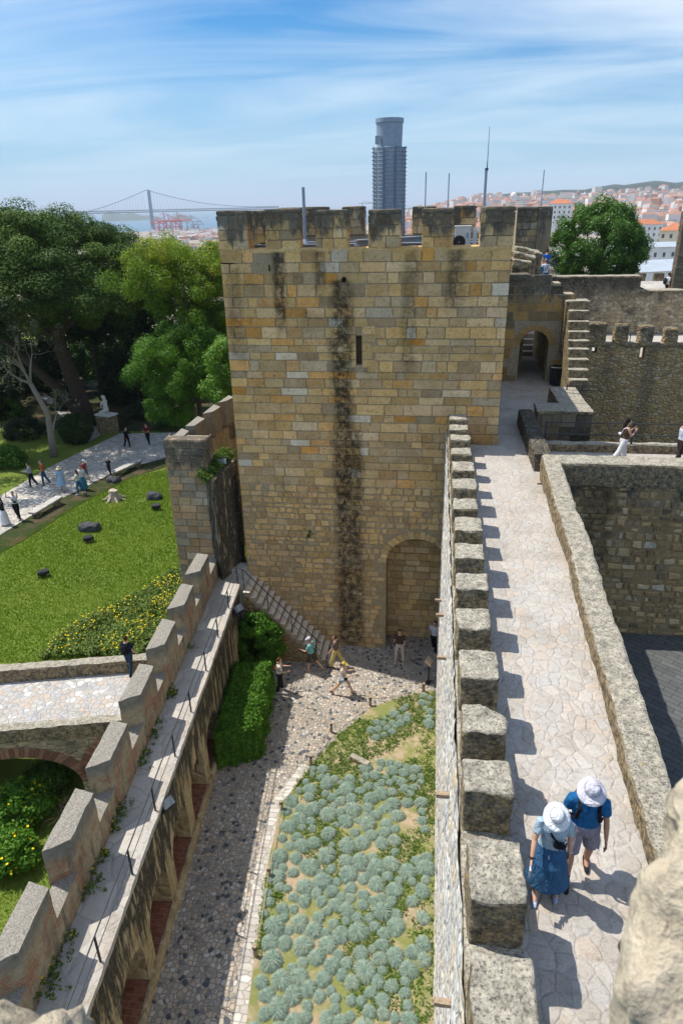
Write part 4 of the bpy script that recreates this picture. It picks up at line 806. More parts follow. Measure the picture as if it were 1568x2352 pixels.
mb = MB(); mb.rough((-.10, L0, ZL - .16), (.17, L1 + .2, ZL + .03), .14, .03, .02, 3.2, map=lambda p: np.array([lo_(p[1]) - .12 + p[0], p[1], p[2]])); mb.build('coping', M['walk'], lw)
mb = MB(); mb.rough((0, L0, -9.55), (.14, 21.5, -9.22), .2, .03, .03, 2.5, map=lambda p: np.array([lo_(p[1]) + p[0], p[1], p[2]])); mb.build('footing', M['arcade'], lw)
hr = thing('handrail', 'slim dark metal handrail along the courtyard edge of the rampart walk', 'railing', (lo_(14), 14, ZL))
PY_ = [4.5, 6.4, 8.29, 10.31, 12.14, 14.04, 15.88, 17.92, 19.85, 21.8, 23.7]
for y in PY_: mb = MB(); mb.box(lo_(y) - .07, lo_(y) - .035, y - .02, y + .02, ZL, ZL + .82); mb.build('post', M['iron'], hr)
for zz in (.82, .42): mb = MB(); mb.tube([(lo_(y) - .05, y, ZL + zz) for y in [3] + PY_], .018 if zz > .5 else .010, 6); mb.build('rail', M['iron'], hr)
def flood(label, loc, rz, tilt=.7, s=1.0, glass=True):
    t = thing('floodlight', label, 'floodlight', loc, rz, 'floodlights on walls and lawn'); Mx = Matrix.Rotation(tilt, 4, 'X')
    mb = MB(); mb.T = lambda v: Mx @ Vector((v[0] * s, v[1] * s, v[2] * s)) + Vector((0, 0, .22 * s)); mb.box(-.2, .2, -.07, .07, -.14, .14); mb.box(-.15, .15, .07, .13, -.1, .1); mb.build('housing', M['iron'], t, local=True)
    mb = MB(); mb.T = lambda v: Mx @ Vector((v[0] * s, v[1] * s, v[2] * s)) + Vector((0, 0, .22 * s)); mb.box(-.175, .175, -.078, -.07, -.115, .115); mb.build('glass', GL, t, local=True)
    mb = MB(); mb.box(-.23 * s, -.2 * s, -.03, .03, 0, .26 * s); mb.box(.2 * s, .23 * s, -.03, .03, 0, .26 * s); mb.box(-.23 * s, .23 * s, -.04, .04, -.02, .02); mb.build('bracket', M['iron'], t, local=True); return t
GL = plain('lamp_glass', (.12, .14, .16), .3, .4)
flood('grey floodlight with bright glass fixed on the arcade wall edge', (lo_(12.6) + .12, 12.55, ZL - .35), R_(60), -.8, .95)
flood('floodlight on the wall edge beside the round bush by the stairs', (lo_(22.6) + .2, 22.3, ZL - .55), R_(60), -.7, 1.1)
# pier, gate and stepped wall at the tower's left
pr = thing('gate_pier', 'tall pale block pier with blackened top left of the iron gate', 'pier', (-9.6, 25, -8))
mb = MB(); mb.mi = 1; PX0, PX1, PYF, PZT = -10.45, -8.78, 24.5, .02; mb.box(PX0 + .02, PX1 - .02, PYF + .02, PYF + .9, -8.2, PZT - .1); mb.mi = 0
masonry(mb, (PX0, PYF, -8.0), ux, uz, nn, PX1 - PX0, 8.0, (.27, .36), (.4, .75), gap=.018)
masonry(mb, (PX1, PYF, -8.0), (0, 1, 0), uz, (1, 0, 0), .9, 8.0, (.27, .36), (.4, .7), gap=.018); masonry(mb, (PX0, PYF + .9, -8.0), (0, -1, 0), uz, (-1, 0, 0), .9, 8.0, (.27, .36), (.4, .7))
mb.cur = (.85, .5, .5); mb.rough((PX0, PYF, PZT - .14), (PX1, PYF + .55, PZT), .12, .03, .02, 4); mb.build('masonry', [M['ashlar_p'], M['mortar']], pr)
C2 = lambda x, y: ((600 + x * .3189) / 1.7418, (1550 + y * .3189) / 1.7418)
sw = thing('battlemented_wall', 'stepped brick wall with oblique merlons running from the pier behind the tower', 'wall', (-8.9, 27, -6))
qs = [((270, 630), (400, 512), (490, 545), (400, 625)), ((445, 485), (600, 360), (690, 390), (560, 478)), ((660, 330), (800, 215), (887, 242), (790, 302)), ((855, 190), (985, 98), (1060, 120), (955, 168))]
zq = [.0, .12, .3, .45]
W3 = [[atZ(*C2(*p), z) for p in q] for q, z in zip(qs, zq)]
for q, z in zip(W3, zq):
    mb = MB(); mb.cur = (.6, .5, .5); mb.prism([(p[0], p[1]) for p in q][::-1], -1.4, [p[2] for p in q][::-1]); mb.build('merlon', M['plaster'], sw)
mb = MB(); mb.cur = (0, .5, .5); line = [(q[3][0], q[3][1]) for q in W3] ; linel = [(q[0][0], q[0][1]) for q in W3]; line.append((W3[-1][2][0], W3[-1][2][1])); linel.append((W3[-1][1][0], W3[-1][1][1]))
for i in range(len(line) - 1): mb.prism([line[i], line[i + 1], linel[i + 1], linel[i]], -7, [-.95 + .1 * i] * 4)
mb.build('wall_face', M['plaster'], sw)
a, b2 = atZ(*C2(785, 1195), -1.5), atZ(*C2(1085, 895), -1.1)
iw = thing('plastered_wall', 'ochre streaked wall with weeds on top behind the iron gate', 'wall', (a[0], a[1], -6)); mb = MB()
mb.prism([(a[0], a[1]), (b2[0], b2[1]), (b2[0] - 1.0, b2[1] + .6), (a[0] - .5, a[1] + .6)], -6.6, [-1.5, -1.1, -1.0, -1.4]); mb.build('wall_face', M['ochre'] if 'ochre' in M else M['arcade'], iw)
WEED = (a, b2)
flood('small black floodlight on the weedy wall top behind the gate', tuple(atZ(*C2(905, 1000), -1.3)), R_(15), -.75, 1.0)
gt = thing('iron_gate', 'tall black barred iron gate between pier and tower', 'gate', (-8.2, 25.1, -5.8)); GY = 25.15
gz1 = -1.9; gx0, gx1 = -8.78, -7.63
for z in (-5.75, -4.3, -3.35, -2.62, gz1): mb = MB(); mb.box(gx0, gx1, GY - .02, GY + .02, z - .02, z + .025); mb.build('rail', M['iron'], gt)
for i, x in enumerate(np.linspace(gx0 + .05, gx1 - .03, 15)): mb = MB(); mb.tube([(x, GY, -5.78), (x, GY, gz1)], .007, 5); mb.build('bar', M['iron'], gt)
mb = MB(); mb.box(-8.13, -8.07, GY - .03, GY + .03, -5.78, -2.6); mb.build('stile', M['iron'], gt)
mb = MB(); mb.rough((-8.8, 24.55, -6.1), (-7.6, 25.2, -5.72), .2, .03, .015, 3); ds = thing('door_step', 'broad grey stone step in front of the iron gate', 'step', (-8.2, 24.8, -6)); mb.build('slab', M['walk_l'], ds)
# stairs down along the tower
sx0, sx1 = -7.45, -3.95; NS = 15; sa = thing('stone_stairs', 'worn stone stairs descending along the tower foot to the courtyard', 'stairs', (-5.7, 24.4, -9.5))
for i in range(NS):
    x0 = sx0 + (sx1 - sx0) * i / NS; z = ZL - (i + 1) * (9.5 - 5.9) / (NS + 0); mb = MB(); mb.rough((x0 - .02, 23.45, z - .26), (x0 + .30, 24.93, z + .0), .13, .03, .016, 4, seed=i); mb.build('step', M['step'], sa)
mb = MB(); n = 16
mb.poly([(sx0, 23.5, -9.6)] + [(sx0 + (sx1 - sx0) * f, 23.5, -9.6) for f in (.5, 1)] + [(sx1, 23.5, -9.55), (sx0, 23.5, ZL - .3)]); mb.build('stair_wall', M['niche'], sa)
mb = MB(); mb.poly([(sx0 + .02, 23.7, -9.6), (sx0 + .02, 23.7, ZL - .05), (sx0 + .02, 24.9, ZL - .05), (sx0 + .02, 24.9, -9.6)]); mb.build('landing_wall', M['arcade'], sa)
mb = MB(); mb.prism([(lo_(24.2), 23.65), (-7.42, 23.65), (-7.42, 24.9), (lo_(24.2), 24.9)], -9.6, ZL - .004); mb.build('landing', M['walk_l'], sa)
shr = thing('stair_handrail', 'thin iron handrail running down the tower stairs', 'railing', (-5.7, 23.8, -9.5)); mb = MB()
pts = [(-7.9, 23.5, ZL + .85), (-7.4, 23.47, ZL + .82), (-4.3, 23.47, -9.2 + .75)]; mb.tube(pts, .02, 6); mb.tube([(p[0], p[1], p[2] - .4) for p in pts[1:]], .012, 6); mb.build('rail', M['iron'], shr)
for f in (0, .33, .66, 1): mb = MB(); x = -7.4 + 2.9 * f; z = ZL - .1 - 3.0 * f; mb.tube([(x, 23.47, z), (x, 23.47, ZL + .82 - 3.1 * f)], .018, 6); mb.build('post', M['iron'], shr)
# footbridge over the moat
bd = Vector((-.972, -.235, 0)); bn_ = Vector((.235, -.972, 0)); B0 = Vector((-9.0, 18.0, 0)); bz = -6.95
br = thing('stone_bridge', 'stone footbridge on brick arches meeting the battlemented wall', 'bridge', (-12, 17, -10))
Bp = lambda t, s: B0 + bd * t + bn_ * s     # t along, s towards the viewer
sheet('bridge_deck', M['bridge_pave'], [tuple(Bp(-.2, 1.35))[:2], tuple(Bp(-.2, -1.2))[:2], tuple(Bp(20, -1.2))[:2], tuple(Bp(20, 1.35))[:2]], bz)
mb = MB(); holed(mb, tuple(Bp(20, 1.62) + Vector((0, 0, -11))), tuple(-bd), uz, tuple(bn_), 20.4, 4.25, [(20 - 2.15, 0, 20.2, 3.45, 3.0, 1.0), (20 - 6.7, 0, 20 - 2.6, 3.15, 3.0, .62), (20 - 11.5, 0, 20 - 7.3, 3.15, 3, .62)]); mb.build('spandrel_wall', M['parapet_b'] if 'parapet_b' in M else M['rubble_far2'], br)
mbk = MB(); ringmat = brick('arch_brick', (.22, .085, .05), (.34, .16, .09), (.27, .21, .15), .07, .3, ('X', 'Z'))
def archring(u0, u1, top, rise, w):
    uc, r = (u0 + u1) / 2, (u1 - u0) / 2; sv = top - r * rise; O_ = Bp(20, 1.65) + Vector((0, 0, -11)); f = lambda a, k: O_ - bd * (uc - (r + k) * math.cos(a)) + Vector((0, 0, sv + (r * rise + k) * math.sin(a)))
    N = 46
    for i in range(N):
        a0, a1 = math.pi * i / N + .004, math.pi * (i + 1) / N - .004; mbk.cur = (rng.random(), .5, .5); mbk.poly([f(a0, 0), f(a0, w), f(a1, w), f(a1, 0)])
archring(20 - 2.15, 20.2, 3.45, 1.0, .42); archring(20 - 6.7, 20 - 2.6, 3.15, .62, .42); archring(20 - 11.5, 20 - 7.3, 3.15, .62, .42)
mbr, tbr, bbr = mat('brick_voussoirs', .95, .1); kk = NT(tbr); kk.l(kk.mix(kk.rng(kk.noise(kk.obj(), 9, 6, .7), .4, .7, 0, .7), kk.ramp(attr(kk)[0], [(0, (.17, .07, .045)), (.5, (.27, .12, .07)), (1, (.36, .20, .12))]), (.13, .10, .08)), bbr.inputs['Base Color'])
mbk.build('brick_arch_ring', mbr, br)
for nm, s0, s1, zt in (('front_parapet', 1.28, 1.66, bz + .26), ('rear_parapet', -1.62, -1.2, bz + .52)):
    mb = MB(); mb.rough((-.3, s0, bz - .3), (20, s1, zt), .14, .06, .03, 2.8, map=lambda p: np.array([*(Bp(p[0], p[1]))[:2], p[2]])); mb.build(nm, M['parapet'], br)
mb = MB(); mb.prism([tuple(Bp(-.3, 1.3))[:2], tuple(Bp(20, 1.3))[:2], tuple(Bp(20, -1.6))[:2], tuple(Bp(-.3, -1.6))[:2]][::-1], bz - .45, bz - .02); mb.build('deck_core', M['mortar'], br)
# foreground blocks of the tower the photo was taken from
fg = thing('parapet_block', 'big blurred pitted sandstone block at the lower right edge', 'stone block', (1.1, 1.2, 6.5))
fm, ft_, fb_ = mat('pitted_sandstone', .95, .1); fk = NT(ft_); f1 = fk.noise(fk.obj(), 16, 7, .7); f2 = fk.noise(fk.obj(), 5, 4, .6); fk.l(fk.mix(fk.rng(f2, .55, .7, 0, .5), fk.ramp(f1, [(.3, (.26, .23, .18)), (.42, (.52, .44, .32)), (.55, (.68, .57, .41)), (.75, (.74, .65, .50))]), (.50, .45, .38)), fb_.inputs['Base Color']); fk.bump(f1, .05, 1.0, fb_)
def fgblob(pts, depth, thick, name, par):
    mb = MB(); r1 = [CAMP + ray(*p) * depth * (1 + .0 * i) for i, p in enumerate(pts)]; axis = Vector(CF)
    c = sum((Vector(p) for p in r1), Vector()) / len(r1); rings = []
    for k, (sc_, dd) in enumerate(((.0, -.05), (.15, -.05), (.3, -.045), (.45, -.04), (.58, -.03), (.7, -.02), (.8, -.01), (.88, .01), (.95, .03), (1.0, .07), (1.02, .12), (1.03, .2), (1.02, .35), (1.0, thick), (0, thick))):
        ring = []
        for p in r1:
            v = c + (Vector(p) - c) * sc_; cp_ = Vector(CAMP); v = cp_ + (v - cp_) * (1 + dd / depth); v = v + noise.noise_vector(v * 9) * .03 + noise.noise_vector(v * 24) * .015; ring.append(mb.vert(v))
        rings.append(ring)
    for a, b2 in zip(rings, rings[1:]):
        for i in range(len(a)): mb.face((a[i], a[(i + 1) % len(a)], b2[(i + 1) % len(a)], b2[i]))
    return mb.build(name, fm, par, smooth=True)
def dens(P, n=14):
    o = []
    for i in range(len(P)):
        a, b2 = P[i], P[(i + 1) % len(P)]
        for f in np.linspace(0, 1, n)[:-1]: o.append((a[0] + (b2[0] - a[0]) * f, a[1] + (b2[1] - a[1]) * f))
    return o
fgblob(dens([(1412, 2420), (1420, 2340), (1432, 2250), (1438, 2170), (1470, 2080), (1490, 2020), (1535, 1980), (1545, 1900), (1535, 1850), (1580, 1790), (1720, 1760), (1750, 2420)]), 1.35, .7, 'stone', fg)
fg2 = thing('parapet_block', 'blurred pale stone top at the lower left edge', 'stone block', (-.9, 1, 7))
fgblob(dens([(88, 2420), (92, 2350), (120, 2334), (160, 2333), (185, 2345), (200, 2420)]), 1.5, .3, 'stone', fg2)
fg3 = thing('parapet_block', 'blurred dark stone top in the bottom left corner', 'stone block', (-1.1, 1, 7))
fgblob(dens([(-60, 2420), (-50, 2330), (0, 2325), (45, 2338), (70, 2360), (75, 2420)]), 1.5, .3, 'stone', fg3)
# ================================================================== VEGETATION
def rot_basis(n):
    n = n / (np.linalg.norm(n, axis=1, keepdims=True) + 1e-9); h = rng.normal(size=n.shape); a = np.cross(n, h); a /= (np.linalg.norm(a, axis=1, keepdims=True) + 1e-9); return n, a, np.cross(n, a)
def leaves(P, N, L, Wd, tone, name, m, parent=None, stuff=False, local=False):
    """diamond leaves at points P with normals N, lengths L and widths Wd"""
    P = np.asarray(P, float); n, a, b = rot_basis(np.asarray(N, float)); L = np.broadcast_to(L, len(P))[:, None]; Wd = np.broadcast_to(Wd, len(P))[:, None]
    V = np.stack([P - a * L, P + b * Wd + n * L * .12, P + a * L, P - b * Wd + n * L * .12], 1).reshape(-1, 3); F = np.arange(len(V)).reshape(-1, 4)
    col = np.repeat(np.stack([np.clip(tone, 0, 1)] * 3, 1), 4, 0)
    return link(name, fast_mesh(name, V, F, m, col), parent, local)
def clumps(C, Rr, per, ls, asp=.55, up=.35, shell=.55, flat=1.0, tone_sd=.16, base=None):
    C = np.asarray(C, float); k = len(C); Rr = np.broadcast_to(Rr, k); idx = np.repeat(np.arange(k), per); d = rng.normal(size=(len(idx), 3)); d /= np.linalg.norm(d, axis=1, keepdims=True)
    r = Rr[idx] * (shell + (1 - shell) * rng.random(len(idx))) * (1 + .12 * rng.normal(size=len(idx))); off = d * r[:, None]; off[:, 2] *= flat
    P = C[idx] + off; N = d + rng.normal(size=d.shape) * .55 + np.array([0, 0, up]); ct = (np.full(k, .5) if base is None else np.asarray(base)) + rng.normal(size=k) * tone_sd * .7
    T = ct[idx] + rng.normal(size=len(idx)) * tone_sd; L = ls * rng.uniform(.7, 1.3, len(idx)); return P, N, L, L * asp, T
def branchy(mb, p, d, L, r, depth, spread=.55, droop=0.0, ends=None, k=3):
    p = Vector(p); d = Vector(d).normalized(); q = [p]; rr = [r]
    for i in range(3): d = (d + Vector(rng.normal(size=3)) * .16 + Vector((0, 0, droop))).normalized(); q.append(q[-1] + d * L / 3); rr.append(r * (1 - .22 * (i + 1)))
    mb.tube(q, rr, 7 if r > .06 else 5, cap=False)
    if depth == 0:
        if ends is not None: ends.append(q[-1])
        return
    for i in range(k): nd = (d + Vector(rng.normal(size=3)) * spread + Vector((0, 0, .12))).normalized(); branchy(mb, q[-1] if i else q[-2], nd, L * rng.uniform(.6, .85), rr[-1] * .75, depth - 1, spread, droop, ends, k)
BARK = plain('bark', (.085, .062, .045), .95, .05, var=.4, sc=12); BARKG = plain('grey_bark', (.24, .21, .17), .95, .05, var=.35, sc=14)
LF = {'pine': leafmat('pine_needles', [(0, (.014, .032, .006)), (.35, (.036, .076, .011)), (.65, (.076, .138, .019)), (1, (.15, .22, .04))], .2, .8),
      'yellow': leafmat('spring_leaves', [(0, (.055, .12, .010)), (.35, (.12, .215, .018)), (.65, (.215, .295, .028)), (.9, (.34, .33, .04)), (1, (.40, .28, .06))], .42),
      'green': leafmat('bright_leaves', [(0, (.03, .08, .008)), (.4, (.075, .18, .016)), (.75, (.14, .27, .035)), (1, (.23, .36, .08))], .4),
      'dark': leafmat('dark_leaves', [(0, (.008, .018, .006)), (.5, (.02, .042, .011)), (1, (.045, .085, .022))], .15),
      'olive': leafmat('grey_leaves', [(0, (.04, .06, .03)), (.5, (.11, .14, .08)), (1, (.24, .28, .19))], .25),
      'hedge': leafmat('hedge_leaves', [(0, (.025, .075, .006)), (.45, (.075, .19, .012)), (.8, (.14, .30, .025)), (1, (.23, .39, .06))], .4),
      'citrus': leafmat('glossy_leaves', [(0, (.02, .055, .008)), (.5, (.05, .125, .014)), (.85, (.10, .20, .03)), (1, (.16, .27, .07))], .35, .4),
      'grass': leafmat('grass_blades', [(0, (.075, .15, .008)), (.5, (.14, .25, .012)), (.85, (.20, .29, .025)), (1, (.32, .30, .09))], .35),
      'fescue': leafmat('blue_fescue', [(0, (.11, .17, .13)), (.35, (.25, .34, .28)), (.65, (.36, .46, .40)), (.85, (.48, .57, .51)), (1, (.54, .48, .29))], .3),
      'flower': plain('yellow_petals', (.72, .52, .01), .7, .1), 'weed': leafmat('weed_leaves', [(0, (.03, .07, .01)), (.6, (.10, .17, .02)), (1, (.22, .26, .06))], .3)}
def tree(name, label, base, C, Rr, per, ls, m, trunk, up=.35, asp=.55, group=None, base_tone=None, flat=1.0, bark=None, shell=.55, tsd=.16, arms=8, cat='tree'):
    t = thing(name, label, cat, base, group=group); mb = MB(); C = np.asarray(C, float)
    cen = Vector(C.mean(0)); top = Vector((base[0] + (cen.x - base[0]) * .6, base[1] + (cen.y - base[1]) * .6, cen.z - .1 * abs(cen.z - base[2])))
    mid = Vector(base).lerp(top, .5) + Vector((rng.normal() * .15, rng.normal() * .15, 0)); mb.tube([Vector(base) - Vector((0, 0, .3)), Vector(base).lerp(mid, .5), mid, top], [trunk * 1.25, trunk, trunk * .85, trunk * .6], 9)
    for c in C[rng.choice(len(C), min(arms, len(C)), replace=False)]:
        s = mid.lerp(top, rng.uniform(.2, 1.0)); e = Vector(c); m1 = s.lerp(e, .5) + Vector((0, 0, -.08 * (e - s).length)); mb.tube([s, m1, e], [trunk * .42, trunk * .26, trunk * .08], 6, cap=False)
    mb.build('trunk', bark or BARK, t, smooth=True)
    P, N, L, Wd, T = clumps(C, Rr, per, ls, asp, up, shell, flat, tsd, base_tone); leaves(P, N, L, Wd, T, 'crown', m, t); return t
def ellC(c, r, n, zlo=-1.0, inner=.55, jit=.08):
    o = []
    while len(o) < n:
        d = rng.normal(size=3); d /= np.linalg.norm(d)
        if d[2] < zlo: continue
        s = inner + (1 - inner) * rng.random() ** .6; o.append(np.array(c) + d * np.array(r) * s + rng.normal(size=3) * jit)
    return np.array(o)
G = lambda px, py, z=-8.4: atZ(px, py, z)
# umbrella pine with a leaning second trunk
pb = np.array([*atY(190, 900, 54)[:2], zl(-30, 54)]); pc = atY(120, 640, 52.5)
C = np.concatenate([ellC((pc[0], pc[1] - 1.5, 2.6), (8.6, 8.2, 5.7), 230, -.15, .88, .25), ellC((pc[0] - 7.5, pc[1] + 1, 2.0), (6.0, 6.5, 5.3), 90, -.2, .85, .25), ellC((pc[0], pc[1] - 1, 2.2), (7.6, 7.2, 2.0), 70, -1, .5, .3), ellC((pc[0] - 2, pc[1] + 1, 3.4), (7.5, 5.5, 3.6), 110, -.3, .25, .3)])
pt = tree('stone_pine', 'huge dark green umbrella pine with billowing crown on the left', pb, C, rng.uniform(.7, 1.35, len(C)), 640, .085, LF['pine'], .62, up=1.1, asp=.5, flat=.56, tsd=.17, arms=26, base_tone=np.full(len(C), .55), shell=.86)
mb = MB(); mb.tube([pb + [-.2, -.2, -.2], pb + [-1.6, -1, 2.8], pb + [-4.2, -1.6, 6.0], pb + [-6.5, -1.6, 9.0]], [.5, .42, .34, .2], 9); mb.build('trunk', BARK, pt, smooth=True)
# yellow green and green trees left of the tower
def px_clumps(pts, y, dy, r):
    o = []
    for (px, py) in pts: p = atY(px, py, y); o.append(p + rng.normal(size=3) * np.array([.15, dy, .15]))
    return np.array(o)
def fill(poly, n):
    o = []; xs = [p[0] for p in poly]; ys = [p[1] for p in poly]
    while len(o) < n:
        x, y = rng.uniform(min(xs), max(xs)), rng.uniform(min(ys), max(ys)); c = False; j = len(poly) - 1
        for i in range(len(poly)):
            if (poly[i][1] > y) != (poly[j][1] > y) and x < (poly[j][0] - poly[i][0]) * (y - poly[i][1]) / (poly[j][1] - poly[i][1]) + poly[i][0]: c = not c
            j = i
        if c: o.append((x, y))
    return o
C = px_clumps(fill([(312, 600), (330, 560), (375, 545), (410, 560), (440, 578), (480, 565), (525, 560), (535, 770), (450, 760), (420, 730), (360, 700), (330, 650)], 190), 44, 1.6, .7)
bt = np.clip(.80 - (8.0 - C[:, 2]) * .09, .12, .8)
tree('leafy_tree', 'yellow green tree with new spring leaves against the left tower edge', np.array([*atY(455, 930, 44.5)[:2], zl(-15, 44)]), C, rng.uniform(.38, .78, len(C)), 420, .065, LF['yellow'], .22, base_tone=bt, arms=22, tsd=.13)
C = px_clumps(fill([(318, 800), (345, 765), (420, 745), (520, 760), (520, 900), (470, 915), (455, 950), (420, 960), (370, 925), (315, 880)], 150), 42, 1.2, .7)
tree('leafy_tree', 'lush mid green tree below the yellow green one beside the path', np.array([*atY(440, 985, 43)[:2], zl(-15, 43)]), C, rng.uniform(.4, .75, len(C)), 420, .065, LF['green'], .2, arms=18, base_tone=np.full(len(C), .45))
C = px_clumps(fill([(482, 830), (505, 800), (545, 805), (545, 920), (500, 915), (480, 880)], 50), 37, .8, .5)
tree('leafy_tree', 'small pale green tree touching the tower edge', np.array([*atY(520, 990, 37.2)[:2], zl(-10, 37)]), C, rng.uniform(.35, .6, len(C)), 300, .075, LF['green'], .12, base_tone=np.full(len(C), .72), arms=8)
# dark wood behind, each tree its own
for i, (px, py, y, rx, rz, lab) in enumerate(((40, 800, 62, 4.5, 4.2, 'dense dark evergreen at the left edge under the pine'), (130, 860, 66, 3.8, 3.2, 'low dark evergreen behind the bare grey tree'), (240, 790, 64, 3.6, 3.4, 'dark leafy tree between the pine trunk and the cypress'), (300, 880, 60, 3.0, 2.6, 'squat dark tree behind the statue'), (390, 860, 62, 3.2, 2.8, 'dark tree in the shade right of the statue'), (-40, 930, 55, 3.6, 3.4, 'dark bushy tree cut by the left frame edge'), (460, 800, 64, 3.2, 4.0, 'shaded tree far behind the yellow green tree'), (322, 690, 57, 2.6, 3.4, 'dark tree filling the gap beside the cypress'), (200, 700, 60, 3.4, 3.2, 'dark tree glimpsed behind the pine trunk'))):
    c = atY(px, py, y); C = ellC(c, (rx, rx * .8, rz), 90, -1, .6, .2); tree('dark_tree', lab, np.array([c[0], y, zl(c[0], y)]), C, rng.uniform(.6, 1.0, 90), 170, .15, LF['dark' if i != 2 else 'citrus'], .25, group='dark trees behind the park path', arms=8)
c = atY(297, 770, 58); C = np.array([[c[0] + rng.normal() * .10, 58 + rng.normal() * .1, z] for z in np.linspace(-6, 3.6, 60)]); tree('cypress', 'thin dark cypress spire right of the pine trunk', np.array([c[0], 58, zl(c[0], 58)]), C, np.linspace(.75, .16, 60), 130, .1, LF['dark'], .12, arms=2)
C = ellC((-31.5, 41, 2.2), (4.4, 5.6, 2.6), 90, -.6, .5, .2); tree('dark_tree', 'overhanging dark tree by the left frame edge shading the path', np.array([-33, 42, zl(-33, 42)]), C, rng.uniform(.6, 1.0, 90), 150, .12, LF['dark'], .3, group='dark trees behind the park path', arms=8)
# bare grey tree
bb = G(125, 1050, -8.0); t = thing('bare_tree', 'half bare grey branched tree at the left of the park path', 'tree', bb); mb = MB(); ends = []
k0 = atY(110, 950, bb[1]); k1 = atY(70, 880, bb[1]); mb.tube([bb - [0, 0, .2], atY(118, 1000, bb[1]), k0, k1], [.3, .24, .2, .16], 9)
for d in ((-.5, .1, .8), (.25, .2, .9), (-.9, -.2, .45), (.1, -.3, 1)): branchy(mb, k1, d, 2.0, .11, 3, .6, ends=ends)
branchy(mb, atY(118, 1000, bb[1]), (.6, 0, .7), 1.6, .13, 2, .5, ends=ends); mb.build('trunk', BARKG, t, smooth=True)
C = np.array([list(e) for e in ends]); P, N, L, Wd, T = clumps(C[rng.choice(len(C), len(C) * 2 // 3, replace=False)], .32, 26, .075, tone_sd=.2); leaves(P, N, L, Wd, T, 'foliage', LF['olive'], t)
def bush(name, label, c, r, n, per, ls, m, group=None, zlo=-.5, cr=(.2, .4), inner=.7, cat='bush', flowers=0, tone=None, stem=True, up=.35):
    t = thing(name, label, cat, (c[0], c[1], c[2] - r[2]), group=group); C = ellC(c, r, n, zlo, inner, .03); P, N, L, Wd, T = clumps(C, rng.uniform(*cr, n), per, ls, base=None if tone is None else np.full(n, tone), up=up); leaves(P, N, L, Wd, T, 'foliage', m, t)
    if flowers:
        j = rng.choice(len(P), flowers, replace=False); Q = P[j] + (P[j] - np.array(c)) * .08 + [0, 0, .03]; leaves(Q, rng.normal(size=Q.shape) * .4 + [0, 0, 1], ls * .75, ls * .75, np.full(flowers, .5), 'flowers', LF['flower'], t)['kind'] = 'stuff'
    if stem: mb = MB(); [mb.tube([(c[0] + rng.normal() * .05, c[1] + rng.normal() * .05, c[2] - r[2] - .1), (c[0] + rng.normal() * r[0] * .3, c[1] + rng.normal() * r[1] * .3, c[2])], [.035, .015], 5) for _ in range(4)]; mb.build('stems', BARK, t)
    return t
p = atY(175, 985, 47); bush('topiary_ball', 'neatly clipped round dark bush beside the statue plinth', (p[0], 47, p[2]), (1.15, 1.15, 1.1), 260, 120, .06, leafmat('clipped_leaves', [(0, (.012, .03, .006)), (1, (.05, .10, .02))], .2), zlo=-.8, cr=(.12, .2), inner=.97, cat='topiary')
c = atY(592, 1435, 23.1); bush('round_bush', 'big glossy round bush between stairs and rampart walk', (c[0], 23.0, -8.25), (.95, .62, 1.25), 120, 170, .065, LF['hedge'], zlo=-.9, cr=(.16, .3), inner=.85, tone=.42)
# hedge block
ht = thing('box_hedge', 'long bright green clipped hedge along the courtyard wall', 'hedge', (-6.4, 19.6, -9.5)); P = []; N = []
hq = [np.array(v) for v in ((-6.98, 17.3), (-5.62, 17.75), (-5.86, 21.3), (-7.3, 21.3))]; hz0, hz1 = -9.45, -7.95
for i in range(4):
    a, b2 = hq[i], hq[(i + 1) % 4]; dd = (b2 - a); nn_ = np.array([dd[1], -dd[0]]) / np.linalg.norm(dd); n = int(9000 * np.linalg.norm(dd) / 4); f, g = rng.random(n), rng.random(n); w = .06 * np.sin(f * 19) + .05 * np.sin(g * 7 + f * 5)
    xy = a + dd * f[:, None] + nn_ * (rng.normal(size=n) * .05 + w - .05 * g)[:, None]; P.append(np.c_[xy, hz0 + (hz1 - hz0) * g]); N.append(np.tile([*nn_, .5], (n, 1)))
n = 14000; f, g = rng.random(n), rng.random(n); xy = (hq[0] * (1 - f)[:, None] + hq[1] * f[:, None]) * (1 - g)[:, None] + (hq[3] * (1 - f)[:, None] + hq[2] * f[:, None]) * g[:, None]
P.append(np.c_[xy, hz1 - .16 * np.maximum(0, np.maximum(np.abs(f - .5), np.abs(g - .5) * 1.0) - .40) / .1 + .07 * np.sin(g * 9 + 2) * np.sin(f * 5) + .05 * np.sin(g * 23) * np.sin(f * 9) + rng.normal(size=n) * .045 + .07 * (rng.random(n) ** 6) * 2]); N.append(np.tile([0, 0, 1.0], (n, 1)))
P = np.concatenate(P); N = np.concatenate(N) + rng.normal(size=(len(P), 3)) * .5; leaves(P, N, .055, .03, rng.normal(size=len(P)) * .2 + .48, 'foliage', LF['hedge'], ht)
mb = MB(); mb.prism([tuple(v * .93 + np.array([-6.3, 19.5]) * .07) for v in hq], hz0, hz1 - .12); mb.build('twigs', LF['dark'], ht)
